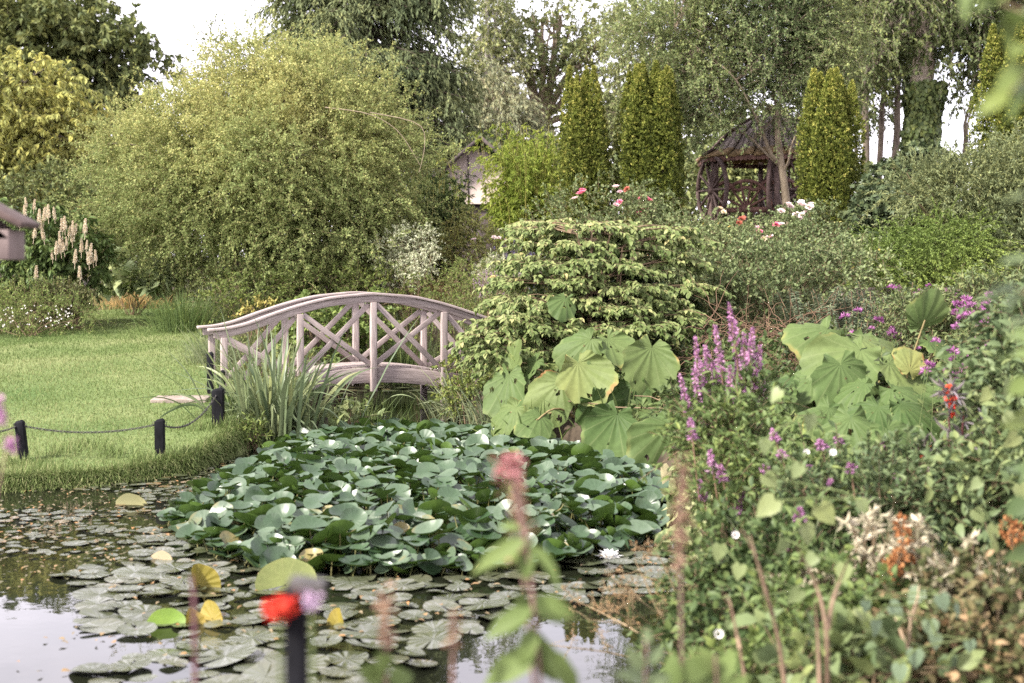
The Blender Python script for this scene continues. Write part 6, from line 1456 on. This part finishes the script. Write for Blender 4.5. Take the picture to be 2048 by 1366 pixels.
def dead_heads(label, pts, d, seed, s=1.0):
    rng = np.random.default_rng(seed); x = gx(np.mean([p[0] for p in pts]), d); z0 = H(x, d); t = thing("dead_flower_stem", label, "dead flowers", (x, d, z0)); g = G(); gh = G()
    for px, py in pts:
        c = at(px, py, d + rng.normal(0, .06)); b = np.array((x + rng.normal(0, .05), d + .1, z0)); tubes(g, limb_paths(rng, b, c, 1, 7, .06), np.linspace(.005, .003, 7), 4)
        n = 46; o = rsph(rng, n) * np.array((1, 1, 1.7)); leafset(gh, c + o * .018 * s, unit(o), rsph(rng, n), .024 * s, .014 * s, OV, rng.random(n))
    g.build("stems", TWIG, t); gh.build("dry_foliage", leafmat("rust", [(.05, (.10, .045, .02)), (.5, (.25, .11, .045)), (.95, (.38, .20, .09))], .2, .8, .1), t)
dead_heads("rusty brown dead flower clusters in the middle of the cream leaves", [(1803, 1050), (1808, 1075), (1812, 1100), (1800, 1115), (1770, 1140), (1775, 1148), (1815, 1130), (1805, 1160), (1790, 1130)], 5.7, 831)
dead_heads("brown dead flower heads close to the frame edge above the cream leaves", [(2015, 1055), (2030, 1080), (2040, 1100), (2035, 1065)], 5.7, 832)

# red lobelia with dark stems
def lobelia(label, stems, d, seed):
    rng = np.random.default_rng(seed); x = gx(np.mean([s[0] for s in stems]), d); z0 = H(x, d); t = thing("red_lobelia", label, "lobelia", (x, d, z0), "dark stemmed lobelias"); P = []
    for px, pyt, pyb, fl in stems:
        e, b = at(px, pyt, d), at(px + rng.normal(0, 8), pyb, d); P.append(b + (e - b) * np.linspace(0, 1, 8)[:, None] + np.c_[rng.normal(0, .004, (8, 2)), np.zeros(8)])
        if fl:
            g = G(); n = fl; c = e + np.c_[rng.normal(0, .016, n), rng.normal(0, .014, n), rng.uniform(-.12, .03, n)]
            leafset(g, np.repeat(c, 4, 0), rsph(rng, n * 4) + np.array((0, -.3, -.3)), rsph(rng, n * 4), .026, .014, OV, rng.random(n * 4)); g.build("flowers", leafmat("petal_scarlet", [(.05, (.42, .018, .02)), (.9, (.75, .10, .04))], .3, .5, .2), t)
    P = np.array(P); g = G(); tubes(g, P, np.linspace(.007, .004, 8), 6); g.build("stems", plain("stem_maroon", (.06, .012, .018), (.14, .035, .04), 9, .6), t)
    g = G(); leaves_on(g, rng, P, 40, .11, .017, OV, spread=.9, fwd=.25, upb=.5, droop=.1, t0=.02); g.build("leaves", leafmat("leaf_purple_green", [(.05, (.06, .06, .05)), (.5, (.13, .12, .11)), (.95, (.22, .20, .23))], .2, .42, .5), t)
lobelia("scarlet topped lobelia with the tallest dark stem before a pale round leaf", [(1903, 790, 960, 18), (1897, 775, 800, 3), (1927, 830, 1030, 0), (1965, 840, 960, 0)], 7.4, 841)
lobelia("lobelia with deep red buds on short dark stems beside the drooping leaf", [(1855, 885, 1000, 6), (1868, 905, 1020, 5), (1880, 900, 1010, 0), (1838, 890, 990, 2), (1910, 930, 1020, 0)], 7.7, 842)

# woody stems, bindweed
def stemset(name, label, cat, paths, d, r, mat, seed, group=None):
    rng = np.random.default_rng(seed); p0 = at(*paths[0][0], d); t = thing(name, label, cat, (p0[0], d, p0[2]), group); g = G()
    for pts in paths:
        Q = np.array([at(px, py, d + rng.normal(0, .04)) for px, py in pts]); s = np.linspace(0, 1, 14); u = np.linspace(0, 1, len(Q)); W = np.stack([np.interp(s, u, Q[:, c]) for c in range(3)], 1)
        for _ in range(2): W[1:-1] = (W[:-2] + 2 * W[1:-1] + W[2:]) / 4
        tubes(g, W, np.linspace(r, r * .22, 14), 7)
    g.build("branches", mat, t, smooth=True); return t
stemset("woody_stem", "leaning orange brown woody stem, first from the pond", "stem", [[(1575, 1420), (1560, 1290), (1545, 1230), (1520, 1130), (1485, 1060)], [(1545, 1230), (1530, 1180), (1500, 1070)]], 4.3, .008, PEACH, 851)
stemset("woody_stem", "forked pale brown woody stem in the middle of the near planting", "stem", [[(1655, 1420), (1655, 1260), (1640, 1190), (1615, 1130), (1590, 1090)], [(1655, 1260), (1665, 1200), (1680, 1160), (1700, 1110)], [(1640, 1420), (1636, 1280), (1630, 1200)]], 4.2, .008, PEACH, 852)
stemset("woody_stem", "smooth tan forked stem holding up the cream leaved shrub", "stem", [[(1812, 1420), (1815, 1300), (1822, 1240), (1815, 1220)], [(1815, 1300), (1800, 1260), (1790, 1235)], [(1822, 1240), (1835, 1200), (1838, 1170)]], 4.8, .008, plain("stem_tan", (.27, .19, .12), (.42, .31, .21), 9, .8), 853)
stemset("woody_stem", "thin curving brown stem nearest the white water reflection", "stem", [[(1500, 1420), (1480, 1300), (1462, 1210), (1455, 1190)], [(1480, 1300), (1468, 1240), (1440, 1170)]], 4.3, .006, PEACH, 854)
def bindweed(label, lst, d, seed, mat, tm=HEART):
    rng = np.random.default_rng(seed); x = gx(np.mean([l[0] for l in lst]), d); t = thing("bindweed", label, "climbing plant", (x, d, H(x, d)), "bindweed climbing through the bank"); g = G(); gs = G(); prev = np.array((x, d, H(x, d)))
    for px, py, s in sorted(lst, key=lambda l: -l[1]):
        c = at(px, py, d + rng.normal(0, .12)); tubes(gs, limb_paths(rng, prev, c, 1, 8, .08, .03), np.full(8, .003), 4); prev = c
        n = unit(np.array((rng.normal(0, .35), -.8, .5 + rng.normal(0, .2)))); dr = np.array((rng.normal(0, .5), -.1, -1.0))
        leafset(g, c[None], dr[None], n[None], np.array([s * .66 * d / FPX]), np.array([s * .55 * d / FPX]), tm, rng.uniform(.3, .7))
    g.build("leaves", mat, t); gs.build("stems", STEMG, t)
BIND = leafmat("leaf_bindweed", greens((.15, .195, .085), .35), .4, .45, .35, veins=5, vcol=(.25, .29, .15), vstr=.4)
bindweed("bindweed with large soft leaves climbing the loosestrife stems", [(1610, 1050, 70), (1640, 1010, 80), (1550, 1000, 80), (1530, 880, 50), (1600, 930, 50), (1570, 1080, 56), (1620, 830, 60), (1560, 780, 50), (1630, 1110, 50), (1690, 1130, 60), (1720, 1000, 50), (1530, 950, 60)], 4.9, 861, BIND)
bindweed("bindweed with grey heart leaves crossing the tan forked stem", [(1780, 1210, 60), (1840, 1180, 64), (1860, 1240, 60), (1880, 1190, 56), (1910, 1210, 50), (1750, 1240, 56), (1830, 1300, 60), (1870, 1270, 50), (1730, 1200, 44), (1800, 1330, 56), (1940, 1280, 44)], 4.7, 862, leafmat("leaf_bindweed_grey", greens((.12, .17, .105), .3), .35, .45, .35, veins=5, vcol=(.22, .27, .18), vstr=.35))
bindweed("bright bindweed leaves threaded over the dark leafy edge", [(1480, 1130, 50), (1440, 1090, 56), (1460, 1240, 56), (1600, 1180, 56), (1590, 1260, 60), (1640, 1300, 60), (1520, 1300, 60)], 5.2, 863, BIND)
bindweed("bright green bindweed leaves high at the frame edge by the lobelia", [(2010, 830, 56), (1980, 780, 50), (2035, 870, 60), (2020, 760, 56), (1950, 1020, 50), (1990, 1050, 56), (2040, 970, 60), (1960, 960, 44)], 5.8, 864, BIND)
def trumpet(px, py, d, label, s=1.0):
    rng = np.random.default_rng(int(px)); c = at(px, py, d); g = G(); a = np.linspace(0, 6.283, 17)
    tubes(g, c + np.array([(0, .05, -.02), (0, .02, -.008), (0, 0, 0), (0, -.01, .004)]) * s, np.array([.004, .007, .010, .018]) * s, 12)
    tag(g.build("bindweed_flower", WHITEP, origin=tuple(c), smooth=True), label, "flower", "white trumpet flowers", 'thing')
trumpet(1437, 1268, 5.3, "white star shaped flower near the water's edge"); trumpet(1665, 905, 7.0, "pale pinkish flower before the broad butterbur leaves"); trumpet(1612, 905, 7.4, "small white flower next to the loosestrife foliage"); trumpet(1470, 1070, 6.4, "white flower under the fading loosestrife spike")
# dry umbels over the water
def umbels():
    rng = np.random.default_rng(870); d = 6.3; x = gx(1330, d); t = thing("dry_umbel_stalks", "tangle of fine dry brown umbel stalks leaning over the water", "dry stalks", (x, d, .0)); g = G(); gh = G()
    for (x0, y0, x1, y1) in ((1390, 1330, 1200, 1205), (1400, 1300, 1240, 1180), (1370, 1320, 1300, 1190), (1360, 1290, 1180, 1240), (1345, 1280, 1270, 1120), (1320, 1270, 1230, 1190), (1390, 1270, 1310, 1100), (1300, 1280, 1140, 1190), (1380, 1345, 1100, 1290)):
        a, b = at(x0, y0, d), at(x1, y1, d + rng.normal(0, .2)); P = limb_paths(rng, a, b, 1, 8, .05, .03); tubes(g, P, np.linspace(.004, .0018, 8), 4)
        for _ in range(7):
            q = P[rng.integers(4, 8)]; e = q + unit(rsph(rng, 1)[0] + np.array((-.3, 0, .5))) * rng.uniform(.05, .13); tubes(g, limb_paths(rng, q, e, 1, 5, .1), np.full(5, .0012), 3)
            for _ in range(6):
                e2 = e + rsph(rng, 1)[0] * .028; tubes(g, np.array([e, e2]), np.array([.0009, .0009]), 3); leafset(gh, np.repeat(e2[None], 3, 0), rsph(rng, 3), rsph(rng, 3), .009, .007, RH, rng.random(3))
    g.build("stalks", DRY, t); gh.build("dry_foliage", leafmat("seed_brown", greens((.20, .14, .08), .4), .2, .8, .1), t)
umbels()
shrub("marginal_plant", "feathery green pinnate leaves dipping to the white water reflection", "water plant", (gx(1400, 6.6), 6.6), gr((1395, 1190, 6.6, 36, 40), (1380, 1240, 6.3, 26, 30)), NEARG, 871, 70, .2, .3, 22, .022, .010, tw=dict(up=.3))

# ------------------------------------------------------------------ out of focus foreground
FG = leafmat("leaf_foreground", greens((.105, .15, .05), .4), .4, .5, .3)
FGB = leafmat("leaf_foreground_grey", greens((.105, .145, .075), .4), .35, .5, .3)
def fg_plant(name, label, cat, stem, d, leaves, seed, r=.005, head=None, mat=FG, smat=None, headmat=None, group=None):
    rng = np.random.default_rng(seed); P = np.array([at(px, py, d) for px, py in stem]); s = np.linspace(0, 1, 14); u = np.linspace(0, 1, len(P)); W = np.stack([np.interp(s, u, P[:, c]) for c in range(3)], 1)
    t = thing(name, label, cat, W[0], group); g = G(); tubes(g, W, np.linspace(r, r * .7, 14), 7); g.build("stem", smat or plain("stem_brown_pink", (.17, .10, .085), (.30, .19, .16), 9, .8), t, smooth=True)
    g = G()
    for (px, py, px2, py2, wd) in leaves:
        a, b = at(px, py, d), at(px2, py2, d + rng.normal(0, .03)); L = np.linalg.norm(b - a); leafset(g, a[None], (b - a)[None], np.array([[rng.normal(0, .4), -.9, .5]]), np.array([L]), np.array([wd * d / FPX]), OV, rng.uniform(.35, .65))
    g.build("leaves", mat, t)
    if head:
        g = G()
        for (px, py, sx, sy, n) in head:
            c = at(px, py, d); k = d / FPX; p = c + np.c_[rng.normal(0, sx * k * .55, n), rng.normal(0, sx * k * .55, n), rng.normal(0, sy * k * .55, n)]
            leafset(g, p, rsph(rng, n), rsph(rng, n), .013, .009, OV, rng.random(n))
        g.build("flower_head", headmat, t)
    return t
PINKH = leafmat("head_dusty_pink", [(.05, (.24, .10, .10)), (.95, (.42, .22, .22))], .3, .7, .1)
BROWNH = leafmat("head_brown", [(.05, (.13, .085, .055)), (.95, (.27, .19, .14))], .2, .8, .1)
fg_plant("foreground_flower", "blurred pink topped plant stem standing nearest in front of the lily raft", "flower", [(1090, 1500), (1075, 1300), (1058, 1120), (1035, 1000), (1020, 930)], 2.5,
         [(1070, 1215, 965, 1275, 50), (1045, 1175, 1025, 1290, 46), (1062, 1190, 1140, 1250, 52), (1062, 1075, 935, 1145, 44), (1060, 1095, 1045, 1165, 50), (1055, 1085, 1130, 1180, 34), (1075, 1260, 1110, 1380, 64), (1068, 1250, 1040, 1340, 46), (1045, 1060, 985, 1050, 24), (1090, 1190, 1150, 1240, 40), (1080, 1300, 960, 1370, 70), (1085, 1290, 1170, 1400, 50)], 901, .0045,
         [(1015, 925, 20, 17, 60), (1004, 945, 14, 14, 24), (1034, 940, 15, 15, 30)], headmat=PINKH)
fg_plant("foreground_flower", "blurred brown seed head on the same clump, lower than the pink one", "flower", [(1075, 1450), (1050, 1200), (1042, 1080), (1036, 1000)], 2.55, [(1040, 1100, 1000, 1130, 30)], 902, .004, [(1035, 985, 18, 40, 90), (1042, 1050, 22, 46, 90), (1048, 1100, 20, 26, 60)], headmat=BROWNH)
fg_plant("foreground_flower", "tall blurred brown seed spike before the right end of the lily raft", "flower", [(1365, 1500), (1362, 1250), (1360, 1050), (1362, 930)], 2.8, [(1360, 1360, 1425, 1310, 60), (1355, 1380, 1340, 1300, 50), (1370, 1390, 1450, 1360, 60)], 903, .003, [(1362, 960, 14, 40, 60), (1360, 1040, 16, 50, 80), (1358, 1110, 12, 40, 40)], headmat=BROWNH)
fg_plant("foreground_flower", "short blurred brown seed spike by the tiny white lily flower", "flower", [(770, 1500), (772, 1350), (772, 1200)], 2.5, [(770, 1360, 720, 1335, 60), (775, 1365, 830, 1345, 56), (770, 1350, 765, 1310, 60)], 904, .004, [(772, 1210, 14, 40, 50), (770, 1270, 14, 30, 40)], headmat=BROWNH)
fg_plant("foreground_flower", "thin blurred purplish stem rising past the mustard lily leaves", "flower", [(392, 1480), (390, 1300), (388, 1200), (384, 1150)], 2.6, [(390, 1310, 360, 1290, 10)], 905, .005, smat=plain("stem_plum", (.09, .04, .05), (.17, .085, .09), 9, .8))
fg_plant("foreground_flower", "faint blurred brown seed head between the two seed spikes", "flower", [(905, 1480), (905, 1350), (906, 1230)], 2.45, [(905, 1400, 860, 1380, 40)], 906, .0035, [(906, 1260, 10, 36, 36)], headmat=BROWNH)
fg_plant("foreground_flower", "blurred pale stem with green leaves at the bottom of the white reflection", "flower", [(1290, 1500), (1290, 1380), (1292, 1280)], 2.6, [(1290, 1340, 1250, 1290, 34), (1291, 1330, 1330, 1290, 30), (1290, 1360, 1240, 1345, 40), (1290, 1370, 1345, 1350, 40), (1290, 1300, 1296, 1250, 24)], 907, .003, mat=FGB)
fg_plant("foreground_flower", "blurred leafy shoots rising over the bottom edge beside the woody stems", "flower", [(1440, 1500), (1435, 1400), (1430, 1310)], 2.8, [(1435, 1380, 1380, 1300, 60), (1435, 1370, 1470, 1290, 50), (1438, 1400, 1500, 1350, 60), (1432, 1350, 1400, 1290, 50)], 908, .004)
fg_plant("foreground_flower", "out of focus purple flower drooping at the left edge of the frame", "flower", [(-60, 1100), (-40, 900), (-14, 800), (2, 800)], 3.0, [], 909, .003, [(2, 835, 9, 18, 50), (-4, 800, 6, 12, 16)], headmat=SPIKE)
fg_plant("foreground_flower", "small out of focus purple flower hanging before the leaning chain post", "flower", [(-30, 1150), (0, 960), (22, 860), (24, 880)], 3.2, [], 910, .002, [(23, 890, 6, 12, 40)], headmat=SPIKE)
# near post with red and lilac flowers
d = 2.4; pc = at(592, 1168, d)
t = thing("near_post", "out of focus black post standing close to the camera", "post", (pc[0], d, H(pc[0], d) - .1))
g = G(); bar(g, (pc[0], d, t.location[2]), (pc[0], d, pc[2]), .036, .036, (1, 0, 0)); bev(g.build("shaft", BLACK, t), .004)
g = G(); bar(g, (pc[0] - .01, d, pc[2] + .002), (pc[0] + .05, d, pc[2] - .006), .05, .022); bev(g.build("chain_bracket", IRON, t), .003)
def near_flower(name, label, px, py, d, mat, seed, stem, n=60, sx=30, sy=15):
    rng = np.random.default_rng(seed); c = at(px, py, d); b = at(*stem, d); t = thing(name, label, "flower", b); g = G(); tubes(g, limb_paths(rng, b, c, 1, 8, .04), np.full(8, .003), 5); g.build("stem", STEMG, t)
    k = d / FPX; p = c + np.c_[rng.normal(0, sx * k * .5, n), rng.normal(0, .012, n), rng.normal(0, sy * k * .5, n)]; g = G(); leafset(g, p, rsph(rng, n), rsph(rng, n), .024, .020, OV, rng.random(n)); g.build("petals", mat, t)
near_flower("red_flower", "bright scarlet blurred flower leaning against the near black post", 556, 1216, 2.35, leafmat("petal_red", [(.05, (.36, .018, .016)), (.95, (.55, .065, .04))], .3, .5, .2), 911, (560, 1480), 70, 22, 11)
near_flower("lilac_flower", "small blurred lilac flower on the corner of the near black post", 622, 1202, 2.33, leafmat("petal_lilac", [(.05, (.32, .24, .34)), (.95, (.44, .36, .46))], .3, .5, .2), 912, (622, 1480), 20, 8, 9)
# overhanging leaves, top right, and at the right edge
def over(label, lst, d, seed, root, mat=FG):
    rng = np.random.default_rng(seed); b = at(*root, d); t = thing("overhanging_branch", label, "branch", b, "leafy branches reaching in from the side"); g = G(); gs = G()
    for (px, py, px2, py2, w) in lst:
        a, e = at(px, py, d + rng.normal(0, .05)), at(px2, py2, d + rng.normal(0, .08)); L = np.linalg.norm(e - a); tubes(gs, limb_paths(rng, b, a, 1, 8, .04), np.linspace(.004, .0015, 8), 5)
        leafset(g, a[None], (e - a)[None], np.array([[rng.normal(0, .5), -.9, .5]]), np.array([L]), np.array([w * d / FPX]), OV, rng.uniform(.3, .75))
    g.build("leaves", mat, t); gs.build("twigs", TWIG, t)
over("blurred leafy branch hanging into the top corner above the tallest yew", [(2030, -20, 1940, 15, 60), (2060, 30, 2005, 60, 60), (2070, 60, 2000, 20, 56), (2050, 90, 2020, 110, 40), (2055, 130, 1990, 190, 60), (2020, 185, 1955, 225, 44), (2060, 175, 2030, 205, 40), (1990, 0, 1905, -20, 50), (2060, -20, 2000, -40, 60)], 2.1, 921, (2150, 60))
over("blurred leafy twig crossing the frame edge beside the feathery shrub", [(2060, 515, 1998, 522, 20), (2040, 582, 1960, 590, 26), (2060, 600, 2000, 612, 22), (2050, 400, 2015, 397, 16), (2070, 650, 2010, 645, 24)], 2.3, 922, (2160, 600), FGB)
over("blurred leaves at the frame edge in front of the bergamot", [(2060, 720, 2000, 705, 44), (2065, 760, 2010, 785, 44), (2060, 690, 2000, 660, 40), (2070, 830, 2020, 850, 44)], 2.9, 923, (2160, 800), FG)
over("blurred dark leaf bunch at the frame edge below the lobelia", [(2060, 950, 2000, 930, 50), (2060, 1000, 2010, 1030, 50), (2070, 1090, 2015, 1120, 50)], 3.2, 924, (2160, 1000), NEARD)
